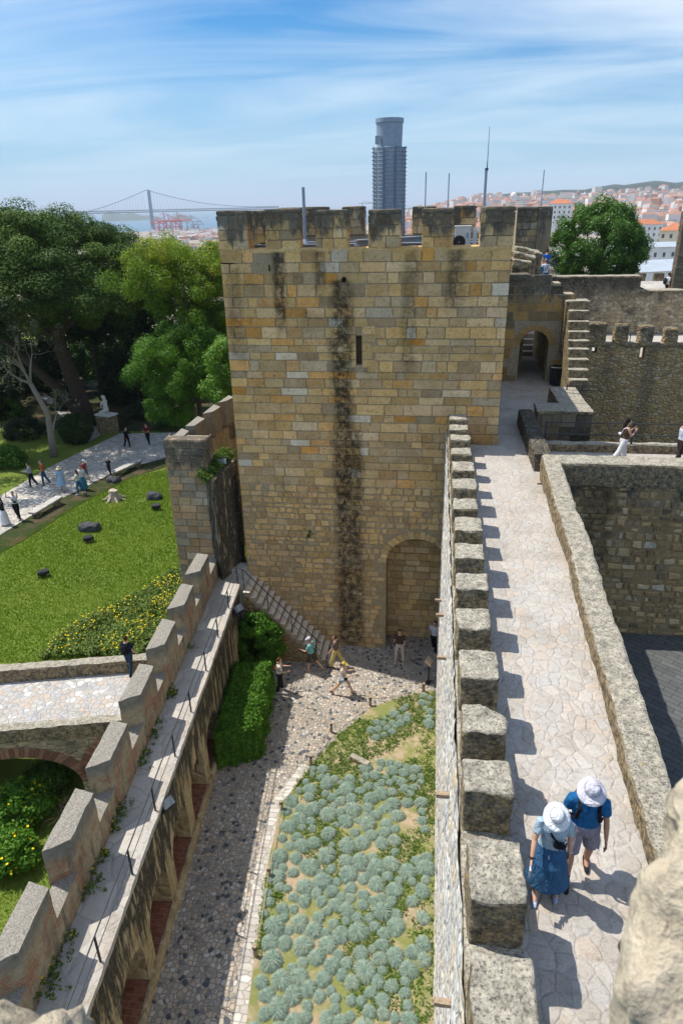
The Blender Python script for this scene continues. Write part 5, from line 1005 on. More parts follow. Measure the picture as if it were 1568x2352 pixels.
# lawn grass, flowering cover
def grass(name, poly, n, zf, h, m, lab=None, keep=None, w=.35):
    pts = np.array(fill(poly, n)); 
    if keep is not None: pts = pts[[keep(x, y) for x, y in pts]]
    z = np.array([zf(x, y) for x, y in pts]); P = np.c_[pts, z + h * .5]; N = rng.normal(size=P.shape) * np.array([1, 1, .35]); T = .46 + .36 * np.array([noise.noise(Vector((x * .7, y * .7, 5))) for x, y in pts]) + rng.normal(size=len(pts)) * .14 + .25 * (np.array([noise.noise(Vector((x * .35, y * .35, 9))) for x, y in pts]) > .28)
    n_, a, b = rot_basis(N); a[:, 2] = np.abs(a[:, 2]) + .9; a /= np.linalg.norm(a, axis=1, keepdims=True); L = h * rng.uniform(.6, 1.3, len(P))[:, None]; wv = L * w * .3; bb_ = np.cross(n_, a); bb_ /= np.linalg.norm(bb_, axis=1, keepdims=True)
    base = np.c_[pts, z]; V = np.stack([base - bb_ * wv, base + bb_ * wv, base + a * L], 1).reshape(-1, 3); F = np.arange(len(V)).reshape(-1, 3); col = np.repeat(np.stack([np.clip(T, 0, 1)] * 3, 1), 3, 0)
    return tag(link(name, fast_mesh(name, V, F, m, col)), lab, 'grass', kind='stuff')
LAWNP = [(-8.6, 19.8), (-17.5, 19.6), (-24.5, 26.2), (-21.6, 30.5), (-21.0, 35.3), (-19.8, 39.6), (-16.8, 42.8), (-9, 44.5), (-8.3, 30)]
grass('lawn_grass', LAWNP, 190000, zl, .09, LF['grass'], 'sunlit green lawn grass with drier patches', keep=lambda x, y: noise.noise(Vector((x * .55, y * .55, 2))) + .5 * noise.noise(Vector((x * 1.6, y * 1.6, 7))) + .35 * min(3, abs(x + 22.3 - (max(0, y - 36)) * .35)) / 3 > -.42 + .5 * (rng.random() - .5), w=.5)
grass('moat_grass', [(-8.5, 8), (-8.3, 15.4), (-14, 14.5), (-14, 8)], 16000, lambda x, y: -10.2, .12, LF['grass'], 'rough grass in the moat below the bridge')
FP = [(95, 1510), (150, 1455), (230, 1412), (330, 1362), (395, 1318), (412, 1305), (420, 1345), (385, 1430), (330, 1510)]
fp = [tuple(atZ(px, py, -7.45)[:2]) for px, py in FP]; pts = np.array(fill(fp, 900)); z = np.array([zl(x, y) for x, y in pts]); C = np.c_[pts, z + .12 + .25 * np.array([noise.noise(Vector((x * .9, y * .9, 1))) + .4 for x, y in pts])]
P, N, L, Wd, T = clumps(C, .22, 46, .05, up=.6, tone_sd=.2, base=np.full(len(C), .62)); leaves(P, N, L, Wd, T, 'flowering_cover', LF['weed']); tag(bpy.data.objects['flowering_cover'], 'low sprawling green plants dotted with yellow flowers beside the wall', 'ground cover', kind='stuff')
dens_ = np.array([noise.noise(Vector((p[0] * .8, p[1] * .8, 4))) > -.12 for p in C]); j = rng.choice(np.where(np.repeat(dens_, 46) & (P[:, 2] > np.repeat(C[:, 2], 46) + .05))[0], 600); leaves(P[j] + [0, 0, .05], rng.normal(size=(len(j), 3)) * .4 + [0, -.2, 1], .034, .034, np.full(len(j), .5), 'yellow_flowers', LF['flower']); tag(bpy.data.objects['yellow_flowers'], 'scattered yellow daisy heads over the low plants', 'flowers', kind='stuff')
for i, (px, py, rx, rz, fl, lab) in enumerate(((55, 1850, .95, .65, 60, 'yellow flowered bush under the bridge arch'), (20, 1960, .75, .5, 40, 'green bush with few yellow flowers at the left edge below the bridge'), (115, 1790, .7, .5, 14, 'shaded bush under the bridge beside the pier'))):
    c = atZ(px, py, -9.7); bush('flowering_bush', lab, c, (rx, rx * .8, rz), 60, 130, .06, LF['hedge'] if i != 2 else LF['citrus'], zlo=-.3, cr=(.2, .34), flowers=fl)
c = atZ(150, 1840, -9.8); t = thing('dry_shrub', 'tangle of dry grey twigs beside the bridge pier', 'shrub', c); mb = MB()
for i in range(16): branchy(mb, c + [rng.normal() * .12, rng.normal() * .12, -.3], rng.normal(size=3) * .6 + [0, 0, .7], .5, .016, 2, .7, droop=-.12)
mb.build('twigs', plain('dry_twigs', (.30, .24, .18), .95, var=.3), t)
# little weeds along the rampart walk
weed0 = None
for i, (px, py) in enumerate(((246, 1893), (258, 1860), (215, 1970), (195, 2025), (172, 2052), (120, 2150), (105, 2220), (300, 1730), (330, 1690), (318, 1755), (352, 1660), (372, 1600), (400, 1590), (430, 1490), (60, 2280))):
    p = atZ(px, py, ZL); p = np.array([li(p[1]) + .06, p[1], ZL]); s = rng.uniform(.6, 1.3)
    if weed0 is None:
        weed0 = thing('weed', 'small weed with yellow flowers rooted at the foot of the splayed merlons', 'weed', p, group='weeds along the rampart walk'); C = ellC((0, 0, .08), (.14, .2, .09), 26, -.2); P, N, L, Wd, T = clumps(C, .06, 10, .035, up=.6); leaves(P, N, L, Wd, T, 'leaves', LF['weed'], weed0, local=True); [leaves(C[k:k + 1] + [0, 0, .09], np.array([[0, -.2, 1.0]]), .026, .026, np.full(1, .5), 'flower', LF['flower'], weed0, local=True) for k in range(5)]
    else: dup(weed0, p, rng.uniform(0, 6), scale=s)
a, b2 = WEED
for i, f in enumerate((.1, .3, .5, .7, .9)):
    c = a * (1 - f) + b2 * f + np.array([-.45, .45, .1]); bush('weed', ('dry grassy weed on the wall top left of the small floodlight', 'bushy weed on the wall top behind the small floodlight', 'grey green weed in the middle of the wall top', 'tall weed on the wall top close to the tower', 'last tuft of weeds on the wall top against the tower')[i], c, (.4, .4, .22), 22, 60, .04, LF['weed'], cr=(.1, .2), cat='weed', stem=False)
# courtyard bed: blue fescue tufts
def tuft(seed, dry):
    r = np.random.default_rng(seed); n = 1250; az = r.uniform(0, 2 * math.pi, n); el = np.arccos(r.uniform(.0, 1, n)); lob = 1 + .10 * np.sin(az * 2 + seed) + .07 * np.sin(az * 3 + 2 * seed)
    V = []; T = []; fz = r.random(40)
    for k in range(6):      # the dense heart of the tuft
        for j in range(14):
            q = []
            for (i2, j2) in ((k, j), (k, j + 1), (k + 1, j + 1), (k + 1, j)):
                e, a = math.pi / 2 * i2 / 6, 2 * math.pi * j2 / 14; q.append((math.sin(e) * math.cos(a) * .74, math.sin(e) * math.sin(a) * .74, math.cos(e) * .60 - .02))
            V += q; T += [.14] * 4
    for i in range(n):
        h = np.array([math.cos(az[i]), math.sin(az[i]), 0]); s, c = math.sin(el[i]), math.cos(el[i]); nrm = h * s + np.array([0, 0, c]); tan = h * c - np.array([0, 0, s]); p = (h * s * .70 * lob[i] + np.array([0, 0, c * .58]))
        L = r.uniform(.26, .50); d1 = nrm * .55 + tan * .75; d2 = nrm * .40 + tan * .9 - np.array([0, 0, .12]); sd = np.array([-h[1], h[0], 0]) * r.uniform(.006, .013) + r.normal(size=3) * .003
        m_ = p + d1 * L * .55; e = m_ + d2 * L * .5; e[2] = max(e[2], .01)
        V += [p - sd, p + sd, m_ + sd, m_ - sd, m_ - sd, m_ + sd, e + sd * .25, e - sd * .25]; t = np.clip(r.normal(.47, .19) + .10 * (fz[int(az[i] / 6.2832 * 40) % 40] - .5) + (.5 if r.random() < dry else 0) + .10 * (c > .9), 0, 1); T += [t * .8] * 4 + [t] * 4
    V = np.array(V); return fast_mesh('blades', V, np.arange(len(V)).reshape(-1, 4), LF['fescue'], np.stack([T] * 3, 1))
TM = [tuft(i, d) for i, d in enumerate((.06, .10, .18, .36, .08))]
def inb(x, y):
    c = False; j = len(BEDP) - 1
    for i in range(len(BEDP)):
        if (BEDP[i][1] > y) != (BEDP[j][1] > y) and x < (BEDP[j][0] - BEDP[i][0]) * (y - BEDP[i][1]) / (BEDP[j][1] - BEDP[i][1]) + BEDP[i][0]: c = not c
        j = i
    return c
TL = ['blue green fescue grass tuft in the courtyard bed', 'blue green fescue grass tuft in the courtyard bed', 'blue green fescue grass tuft in the courtyard bed', 'straw tinged fescue grass tuft in the courtyard bed', 'blue green fescue grass tuft in the courtyard bed']
pts = []; tries = 0
while len(pts) < 298 and tries < 30000:
    tries += 1; x, y = rng.uniform(-5, .5), rng.uniform(7.6, 22.0)
    s = (.14 + .20 * rng.random() ** .8) * (1.0 if y < 17 else .8)
    if not inb(x, y) or not inb(x + .1, y) or not inb(x - s * .8, y) or x > .32: continue
    if y > 17.6 and noise.noise(Vector((x * .5, y * .5, 3))) < .02 + .03 * (y - 17.6): continue
    if x > -.5 and noise.noise(Vector((x * .8, y * .7, 8))) < -.05: continue
    if abs(x + 2.6) < .55 and abs(y - 17.7) < .45: continue
    if any((x - a) ** 2 + (y - b) ** 2 < (.70 * (s + q)) ** 2 for a, b, q in pts): continue
    pts.append((x, y, s))
for i, (x, y, s) in enumerate(pts):
    v = int(rng.choice(5, p=[.24, .22, .2, .12, .22])); o = bpy.data.objects.new('fescue_tuft', TM[v]); COL.objects.link(o); o.location = (x, y, -9.46); o.rotation_euler = (rng.normal() * .06, rng.normal() * .06, rng.uniform(0, 6.28)); o.scale = (s, s * rng.uniform(.9, 1.1), s * rng.uniform(.68, .95))
    tag(o, TL[v], 'grass tuft', 'straw tinged fescue tufts' if v == 3 else 'blue green fescue tufts')
pts2 = np.array([p for p in fill(BEDP, 7500) if noise.noise(Vector((p[0] * .55, p[1] * .55, 3))) < -.02 + .03 * (p[1] - 14) or p[0] > -.1 and rng.random() < .4]); P = np.c_[pts2, np.full(len(pts2), -9.44)]; P = np.repeat(P, 7, 0) + rng.normal(size=(len(P) * 7, 3)) * np.array([.06, .06, .02]); leaves(P, rng.normal(size=P.shape) * .5 + [0, 0, 1], rng.uniform(.025, .06, len(P)), rng.uniform(.012, .025, len(P)), rng.normal(size=len(P)) * .2 + .5, 'low_weeds', LF['weed']); tag(bpy.data.objects['low_weeds'], 'low green weeds between the fescue tufts', 'weeds', kind='stuff')
post0 = None; PB = [(972, 1590), (850, 1621), (761, 1682), (714, 1757), (647, 1863), (619, 2017), (588, 2198)]; PW = [atZ(px, py, -9.5) for px, py in PB]
for p in PW:
    if post0 is None:
        post0 = thing('rope_post', 'short round wooden post on the curved edge of the planting bed', 'post', p, group='rope posts of the planting bed'); mb = MB(); mb.tube([(0, 0, -.05), (0, 0, .44)], .055, 10); mb.build('shaft', M['wood'], post0, local=True); mb = MB(); mb.lathe((0, 0, 0), [(.057, .33), (.062, .34), (.062, .37), (.057, .38)], 10); mb.build('rope_ring', M['iron'], post0, local=True)
    else: dup(post0, p, rng.uniform(0, 6))
mb = MB()
for a, b2 in zip(PW, PW[1:]): mb.tube([tuple(a * (1 - f) + b2 * f + np.array([0, 0, .36 - .22 * 4 * f * (1 - f)])) for f in np.linspace(0, 1, 9)], .013, 5)
tag(mb.build('rope', plain('rope', (.35, .28, .18), .9)), 'thin rope hung between the wooden posts of the bed', 'rope')
p = atZ(826, 1748, -9.4); t = thing('stone_block', 'small oblong pale stone lying among the fescue tufts', 'stone', p, R_(-28)); mb = MB(); mb.rough((-.38, -.11, -.1), (.38, .11, .12), .06, .04, .02, 4); mb.build('slab', M['parapet'], t, local=True)
t = thing('wall_fern', 'tiny green plant growing in the dark rubble wall', 'plant', (4.95, 20.85, -2.7)); P, N, L, Wd, T = clumps(ellC((4.95, 20.78, -2.7), (.14, .06, .16), 14, -1), .06, 30, .03); leaves(P, N, L, Wd, T, 'leaves', LF['green'], t)
p = atY(713, 1228, 24.85); t = thing('wall_fern', 'small drooping green plant growing on the tower face', 'plant', p); P, N, L, Wd, T = clumps(ellC((p[0], 24.84, p[2]), (.06, .04, .2), 14, -1), .04, 30, .025); leaves(P, N, L, Wd, T, 'leaves', LF['weed'], t)
# right side round tree
c = atY(1372, 565, 58); C = np.concatenate([ellC((c[0], 58, c[2] - .2), (3.5, 3.2, 2.9), 210, -.9, .72, .22), ellC((c[0] + .5, 58, c[2] + 1.6), (1.9, 1.8, 1.3), 50, -.2, .7, .2)])
tree('leafy_tree', 'round dense green tree standing above the pale far wall at right', np.array([c[0], 58, -2]), C, rng.uniform(.35, .65, len(C)), 340, .075, LF['citrus'], .28, base_tone=np.clip(.6 + .05 * (C[:, 2] - c[2]), .3, .8), arms=14)
# ground level shrubs round the park
for i, (px, py, rx, lab, mk) in enumerate(((20, 1080, 1.3, 'leafy pale green shrub at the left edge of the path', 'green'), (60, 1010, 1.5, 'dark shrub behind the shaded stretch of path', 'dark'), (330, 960, 1.2, 'dark shrub right of the statue', 'dark'), (395, 985, 1.0, 'low dark shrub near the pier', 'citrus'), (240, 985, .9, 'dark shrub behind the plinth', 'dark'), (10, 960, 1.8, 'tall shrub in the dark left corner', 'citrus'), (150, 940, 1.1, 'shaded shrub behind the topiary ball', 'dark'))):
    c = G(px, py, -8.2); c = np.array([c[0], c[1], zl(c[0], c[1]) + .45]); bush('shrub', lab, c, (rx, rx * .8, rx * .65), 50, 90, .09, LF[mk], cr=(.25, .5))
for lab, px, py in (('spiky strap leaved plant just right of the statue', 293, 985), ('second spiky plant nearer the pier', 343, 975)):
    c = G(px, py, -8.3); c[2] = zl(c[0], c[1]); t = thing('spiky_plant', lab, 'plant', c); mb = MB()
    for k in range(26): a = rng.uniform(0, 6.28); s = rng.uniform(.3, .9); mb.tube([(0, 0, 0), (math.cos(a) * s * .5, math.sin(a) * s * .5, .9), (math.cos(a) * s * 1.1, math.sin(a) * s * 1.1, 1.1 - s * .4)], [.04, .03, .004], 3)
    mb.build('leaves', LF['olive'], t, local=True)
# ================================================================== PARK FURNITURE, STATUE, ROCKS
marble = plain('pale_marble', (.62, .58, .50), .7, .3, var=.16, sc=4)
sp_ = G(252, 1000, 0 - 8.35); sp_[2] = zl(sp_[0], sp_[1]) + .05
C4 = lambda x, y: (x * .574 / 1.7418, (1500 + y * .574) / 1.7418)
pl = thing('statue_plinth', 'rough grey stone plinth carrying the white statue', 'plinth', sp_); mb = MB(); ph = 1.35; mb.rough((-.8, -.6, -.1), (.8, .6, ph), .14, .03, .02, 4); mb.build('block', M['parapet'], pl, local=True)
pl.rotation_euler = (0, 0, R_(25))
# ================================================================== PEOPLE (bodies and clothes fused to one smooth surface each)
JOBS = []
def fuse(mb, voxel, name, m, parent, smooth_it=4): JOBS.append((mb, voxel, name, m, parent, smooth_it))
def run_jobs():
    tmp = []
    for mb, vx, name, m, par, it in JOBS:
        me = mb.mesh(name, m); o = bpy.data.objects.new(name + '_raw', me); COL.objects.link(o)
        md = o.modifiers.new('r', 'REMESH'); md.mode = 'VOXEL'; md.voxel_size = vx; md.use_smooth_shade = True
        s = o.modifiers.new('s', 'SMOOTH'); s.factor = .5; s.iterations = it; tmp.append(o)
    dg = bpy.context.evaluated_depsgraph_get()
    for o, (mb, vx, name, m, par, it) in zip(tmp, JOBS):
        me = bpy.data.meshes.new_from_object(o.evaluated_get(dg)); me.name = name
        if not me.materials: me.materials.append(m)
        for p in me.polygons: p.use_smooth = True
        link(name, me, par, True)
    for o in tmp: me = o.data; bpy.data.objects.remove(o); bpy.data.meshes.remove(me)
    JOBS.clear()
CM = {}
def cloth(c, rough=.85):
    k = tuple(round(x, 3) for x in c)
    if k not in CM:
        m, t, b = mat('fabric', rough, .15); kk = NT(t); n = kk.noise(kk.obj(), 14, 5, .6); kk.l(kk.mix(kk.rng(n, .3, .7), tuple(x * .82 for x in c), tuple(min(1, x * 1.08) for x in c)), b.inputs['Base Color']); kk.bump(kk.noise(kk.obj((1.3, 1.3, .55)), 8, 4, .6, 1.2), .09, .8, b); CM[k] = m
    return CM[k]
SKIN = plain('skin', (.50, .29, .19), .6, .3, var=.07, sc=20); SKIN2 = plain('tanned_skin', (.40, .21, .13), .6, .3, var=.07, sc=20)
def limb(mb, path, rad, n=10):
    mb.tube(path, rad, n)
    for p, r in ((path[0], rad[0]), (path[-1], rad[-1])):
        r = min(r) if hasattr(r, '__len__') else r; mb.ell(p, (r * .97,) * 3, 10, 6)
V3 = Vector
def person(label, loc, face, h=1.72, lean=0.0, headp=0.0, legs=((10, 8), (-14, 12)), arms=((8, 10, 12), (-6, 10, 12)), top=('tee', (.5, .5, .5)), bottom=('trousers', (.1, .1, .12)), shoes=(.1, .1, .1), hair=('short', (.04, .025, .015)), hat=None, bag=None, skin=None, slim=1.0, vox=.017, extras=None, splay=3):
    skin = skin or SKIN; t = thing('person', label, 'person', loc, face); S = h / 1.75; r_ = math.radians; fine = vox < .011
    u = V3((0, math.sin(r_(lean)), math.cos(r_(lean)))); X = V3((1, 0, 0)); F = V3((0, u.z, -u.y))
    P0 = V3((0, 0, .94)); kn = []; an = []
    for s, (a, k) in zip((-1, 1), legs):
        sx = math.sin(r_(splay)) * s; hp = P0 + X * (.09 * s); d1 = V3((sx, math.sin(r_(a)), -math.cos(r_(a)))).normalized(); d2 = V3((sx * .3, math.sin(r_(a - k)), -math.cos(r_(a - k)))).normalized(); K = hp + d1 * .43; A = K + d2 * .42; kn.append((hp, K, A, d2))
    dz = min(k[2].z for k in kn) - .085; sh = V3((0, 0, -dz)); P0 = P0 + sh; kn = [(a + sh, b + sh, c + sh, d) for a, b, c, d in kn]
    at = lambda k: P0 + u * k
    w = slim
    def torso(mb, inf, lo, hi):
        prof = [(-.10, .15, .10), (-.02, .168, .115), (.08, .150, .105), (.18, .145, .100), (.28, .160, .112), (.38, .172, .112), (.45, .165, .095), (.50, .11, .075), (.535, .062, .06)]
        pr = [p for p in prof if lo <= p[0] <= hi]
        rings = []
        for k, rx, ry in pr:
            c = at(k); rings.append([mb.vert((c + X * ((rx * w + inf) * math.cos(2 * math.pi * j / 16)) + F * ((ry * w + inf) * math.sin(2 * math.pi * j / 16))) * S) for j in range(16)])
        for a, b in zip(rings, rings[1:]):
            for j in range(16): mb.face((a[j], a[(j + 1) % 16], b[(j + 1) % 16], b[j]))
        mb.face(rings[0][::-1]); mb.face(rings[-1])
    sc = lambda p: p * S
    sho, elb, wri, hdir = [], [], [], []
    for s, (a, o, e) in zip((-1, 1), arms):
        q = at(.445) + X * (.175 * s * w); d1 = V3((math.sin(r_(o)) * s, math.sin(r_(a)) * math.cos(r_(o)), -math.cos(r_(a)) * math.cos(r_(o)))); inw = -.55 * s if e > 90 else -.25 * s if e > 40 else .0; d2 = V3((math.sin(r_(o)) * s * .4 + inw, math.sin(r_(a + e)), -math.cos(r_(a + e)))).normalized(); E = q + d1 * .285; Wp = E + d2 * .245; sho.append(q); elb.append(E); wri.append(Wp); hdir.append(d2)
    hc = at(.665) + F * (.025 + .10 * math.sin(r_(headp))) ; hu = (u * math.cos(r_(headp)) + F * math.sin(r_(headp))).normalized(); hf = (F * math.cos(r_(headp)) - u * math.sin(r_(headp))).normalized(); HM = Matrix((X, hf, hu)).transposed()
    mb = MB(); torso(mb, 0, -.11, .54)
    limb(mb, [sc(at(.50)), sc(at(.58) + F * .01), sc(hc - hu * .03)], [.062 * S, .052 * S, .052 * S])
    mb.ell(sc(hc), (.074 * S, .093 * S, .112 * S), 18, 14, HM); mb.ell(sc(hc + hf * .05 - hu * .06), (.052 * S, .05 * S, .055 * S), 12, 8, HM); mb.ell(sc(hc + hf * .095 - hu * .015), (.013 * S, .02 * S, .022 * S), 8, 6, HM)
    for s in (-1, 1): mb.ell(sc(hc + X * (.074 * s) - hu * .01), (.012 * S, .02 * S, .03 * S), 8, 6, HM)
    for i in (0, 1):
        s = (-1, 1)[i]; limb(mb, [sc(sho[i] - X * (.03 * s)), sc(sho[i].lerp(elb[i], .3)), sc(elb[i]), sc(elb[i].lerp(wri[i], .35)), sc(wri[i])], [.052 * S * w, .046 * S, .036 * S, .038 * S, .025 * S])
        d = hdir[i]; side = X * (-s); pal = wri[i] + d * .05; nrm = d.cross(V3((0, 1, 0))); nrm = nrm.normalized() if nrm.length > .2 else X
        fw = V3((0, 1, 0)) - d * d.y; fw = fw.normalized() if fw.length > .2 else V3((0, 0, 1)); thn = d.cross(fw).normalized()
        Mh = Matrix((fw, thn, d)).transposed(); mb.ell(sc(pal), (.040 * S, .018 * S, .055 * S), 10, 8, Mh)
        for k in range(4):
            b0 = wri[i] + d * .088 + fw * (.030 - .020 * k); ln = (.062, .072, .068, .052)[k]; curl = thn * (.018 * (-s if True else s)); p1 = b0 + d * ln * .55 + curl * .5; p2 = b0 + d * ln + curl * 1.6; limb(mb, [sc(b0), sc(p1), sc(p2)], [.0095 * S, .0088 * S, .0075 * S], 7)
        b0 = wri[i] + d * .035 + fw * .034; limb(mb, [sc(b0), sc(b0 + d * .03 + fw * .026), sc(b0 + d * .058 + fw * .030)], [.012 * S, .0105 * S, .008 * S], 7)
    for hp, K, A, d2 in kn: limb(mb, [sc(hp), sc(hp.lerp(K, .4)), sc(K), sc(K.lerp(A, .3)), sc(A)], [.085 * S * w, .078 * S * w, .054 * S, .056 * S, .036 * S]); limb(mb, [sc(A), sc(A + V3((0, .10, -.05)))], [.036 * S, .03 * S])
    fuse(mb, vox * S, 'body', skin, t)
    if fine or True:
        for s in (-1, 1): eb = MB(); eb.ell(sc(hc + X * (.03 * s) + hf * .082 + hu * .012), (.011 * S, .006 * S, .006 * S), 8, 5, HM); eb.build('eye', M['void'], t, local=True)
    for (hp, K, A, d2) in kn:
        toe = V3((0, 1, 0)) if d2.y > -.45 else V3((0, .8, -.6)); q = A + V3((0, 0, -.045)); mb = MB(); limb(mb, [sc(q - toe * .055), sc(q + toe * .06 - V3((0, 0, .008))), sc(q + toe * .165 - V3((0, 0, .018)))], [(.040 * S, .040 * S), (.043 * S, .036 * S), (.030 * S, .024 * S)]); limb(mb, [sc(A + V3((0, 0, .0))), sc(A + V3((0, 0, -.05)))], [.043 * S, .046 * S]); fuse(mb, .010 * S if fine else .014, 'shoe', cloth(shoes), t)
    kind, c = top[:2]
    if kind in ('tee', 'tank', 'shirt', 'dress'):
        mb = MB(); torso(mb, .016, -.11 if kind != 'tank' else -.06, .50 if kind != 'tank' else .45)
        for i in (0, 1):
            s = (-1, 1)[i]
            if kind == 'tank': limb(mb, [sc(at(.38) + X * (.09 * s)), sc(at(.50) + X * (.085 * s))], [.05 * S, .04 * S])
            else:
                f = .62 if kind != 'shirt' else 1.0; e1 = sho[i].lerp(elb[i], f); path = [sc(sho[i] - X * (.05 * s)), sc(sho[i]), sc(e1)]; rd = [.075 * S * w, .066 * S * w, .064 * S * w]
                if kind == 'shirt': path.append(sc(wri[i])); rd = [.075 * S, .064 * S, .052 * S, .04 * S]
                mb.tube(path, rd, 12)
        if kind == 'dress':
            mb.tube([sc(at(.10)), sc(at(-.05)), sc(P0 + V3((0, 0, -.30))), sc(P0 + V3((0, 0, -.50)))], [(.16 * S, .12 * S), (.20 * S, .15 * S), (.25 * S, .19 * S), (.29 * S, .22 * S)], 18)
        fuse(mb, max(.009, vox * .85) * S, 'dress' if kind == 'dress' else 'top', cloth(c), t)
    kind, c = bottom[:2]; f = {'trousers': 1.0, 'shorts': .46, 'crop': .8, 'hot': .22}.get(kind)
    if f:
        mb = MB(); torso(mb, .020, -.11, .09)
        for hp, K, A, d2 in kn:
            wd = 1.25 if len(bottom) > 2 else 1.0; path = [sc(hp + V3((0, 0, .03))), sc(hp.lerp(K, .35))]; rd = [.102 * S * w, .098 * S * w]
            if f <= .5: e = hp.lerp(K, min(1, f * 2)); path.append(sc(e)); rd.append(.094 * S * w)
            else: path += [sc(K), sc(K.lerp(A, (f - .5) * 2 - .04))]; rd += [.074 * S * wd * w, .066 * S * wd]
            mb.tube(path, rd, 12)
        fuse(mb, max(.009, vox * .85) * S, {'trousers': 'trousers', 'crop': 'trousers'}.get(kind, 'shorts'), cloth(c), t)
    elif kind == 'skirt':
        lz = bottom[2] if len(bottom) > 2 else .12; km = (kn[0][1] + kn[1][1]) / 2; mb = MB(); mb.tube([sc(at(.10)), sc(at(-.04)), sc(P0.lerp(km, .6)), sc(V3((km.x, (km.y + P0.y) / 2, lz)))], [(.15 * S * w, .11 * S * w), (.19 * S * w, .14 * S), (.235 * S, .20 * S), (.30 * S, .26 * S)], 20); fuse(mb, max(.009, vox * .85) * S, 'skirt', cloth(c), t)
    if hair and hair[0] != 'none':
        mb = MB(); mb.ell(sc(hc - hf * .014 + hu * .022), (.082 * S, .098 * S, .105 * S), 14, 10, HM)
        if hair[0] == 'long': limb(mb, [sc(hc - hf * .06), sc(hc - hf * .10 - hu * .15), sc(at(.36) - F * .13)], [(.075 * S, .05 * S), (.08 * S, .045 * S), (.05 * S, .03 * S)])
        if hair[0] == 'bun': mb.ell(sc(hc - hf * .10 + hu * .06), (.045 * S,) * 3)
        if hair[0] == 'tail': limb(mb, [sc(hc - hf * .09 + hu * .03), sc(hc - hf * .14 - hu * .08), sc(hc - hf * .12 - hu * .2)], [.03 * S, .035 * S, .015 * S])
        # keep the face clear: the hair mass sits behind a plane through the temples
        mb.v = [tuple(v) for v in mb.v]; nv = []
        for v in mb.v:
            q = V3(v) / S - hc; fwd = q.dot(hf); up_ = q.dot(hu)
            if fwd > .045 and up_ < .055: v = tuple((V3(v) - hf * ((fwd - .03) * S)))
            nv.append(v)
        mb.v = nv; fuse(mb, .012 * S, 'hair', cloth(hair[1]), t, 2)
    if hat:
        k, c = hat; mb = MB()
        def HL(prof, n=28, wav=0.0):
            rings = [[mb.vert(sc(hc + hu * z + X * (r * math.cos(2 * math.pi * j / n) * .92) + hf * (r * math.sin(2 * math.pi * j / n)) - hu * (wav * max(0, r - .1) * (1 + .5 * math.sin(4 * math.pi * j / n + 1))))) for j in range(n)] for r, z in prof]
            for a, b in zip(rings, rings[1:]):
                for j in range(n): mb.face((a[j], a[(j + 1) % n], b[(j + 1) % n], b[j]))
        if k == 'brim': HL([(.0, .155), (.05, .152), (.080, .135), (.094, .10), (.102, .045), (.125, .032), (.16, .024), (.188, .012), (.189, .006), (.16, .017), (.12, .024), (.098, .035)], 36, .32)
        else:
            HL([(.0, .135), (.05, .128), (.085, .09), (.098, .03), (.094, .028)]); pf = [V3((0, 0, 0))]
            a = [mb.vert(sc(hc + hf * (.085 + .085 * math.cos(th) * 1) + X * (.085 * math.sin(th)) + hu * (.035 - .012 * math.cos(th)))) for th in np.linspace(-math.pi / 2, math.pi / 2, 9)]; b = [mb.vert(sc(hc + hf * (.085 + .080 * math.cos(th)) + X * (.08 * math.sin(th)) + hu * (.024 - .012 * math.cos(th)))) for th in np.linspace(-math.pi / 2, math.pi / 2, 9)]; mb.face(a); mb.face(b[::-1])
            for j in range(8): mb.face((a[j], a[j + 1], b[j + 1], b[j]))
        mb.build('hat', cloth(c), t, smooth=True, local=True)
        if k == 'brim': mb = MB(); HL([(.101, .05), (.1035, .05), (.1055, .075), (.103, .078)], 36, 0); mb.build('hat_band', cloth(tuple(x * .72 for x in c)), t, smooth=True, local=True)
    if bag:
        k, c = bag; mb = MB()
        if k == 'backpack':
            q = at(.26) - F * .20; mb.ell(sc(q), (.15 * S, .09 * S, .22 * S), 14, 10, Matrix((X, F, u)).transposed()); mb.ell(sc(q - u * .06 - F * .06), (.11 * S, .06 * S, .11 * S), 12, 8, Matrix((X, F, u)).transposed())
            for s in (-1, 1): mb.tube([sc(at(.40) - F * .15 + X * (.10 * s)), sc(at(.515) + X * (.115 * s)), sc(at(.42) + F * .145 + X * (.115 * s)), sc(at(.25) + F * .14 + X * (.14 * s)), sc(at(.14) - F * .02 + X * (.19 * s))], [(.03 * S, .016 * S)] * 5, 8)
        elif k == 'sling':
            mb.tube([sc(at(.50) + X * .10), sc(at(.36) + F * .145 + X * .03), sc(at(.2) + F * .14 - X * .09), sc(at(.13) - X * .17), sc(at(.2) - F * .13 - X * .05), sc(at(.42) - F * .14 + X * .08), sc(at(.51) + X * .10)], [(.022 * S, .010 * S)] * 7, 8); mb.ell(sc(at(.2) + F * (.15 if c[0] < .2 else -.16) - X * .08), (.09 * S, .045 * S, .06 * S), 12, 8)
        elif k == 'side':
            mb.ell(sc(at(.0) + X * .22), (.05 * S, .11 * S, .12 * S), 12, 8); mb.tube([sc(at(.05) + X * .22), sc(at(.3) + X * .1 + F * .14), sc(at(.5) - X * .08)], .012 * S, 6)
        fuse(mb, .011 * S, 'backpack' if k == 'backpack' else 'bag', cloth(c), t)
    info = dict(S=S, at=at, sc=sc, wri=wri, hdir=hdir, hc=hc, F=F, X=X, t=t, kn=kn, elb=elb, sho=sho)
    if extras: extras(info)
    return t
def dirface(px0, py0, px1, py1, z):   # heading of a figure from one ground point to another
    a, b = atZ(px0, py0, z), atZ(px1, py1, z); return math.atan2(-(b[0] - a[0]), b[1] - a[1])
def at_feet(px, py, z): return tuple(atZ(px, py, z))
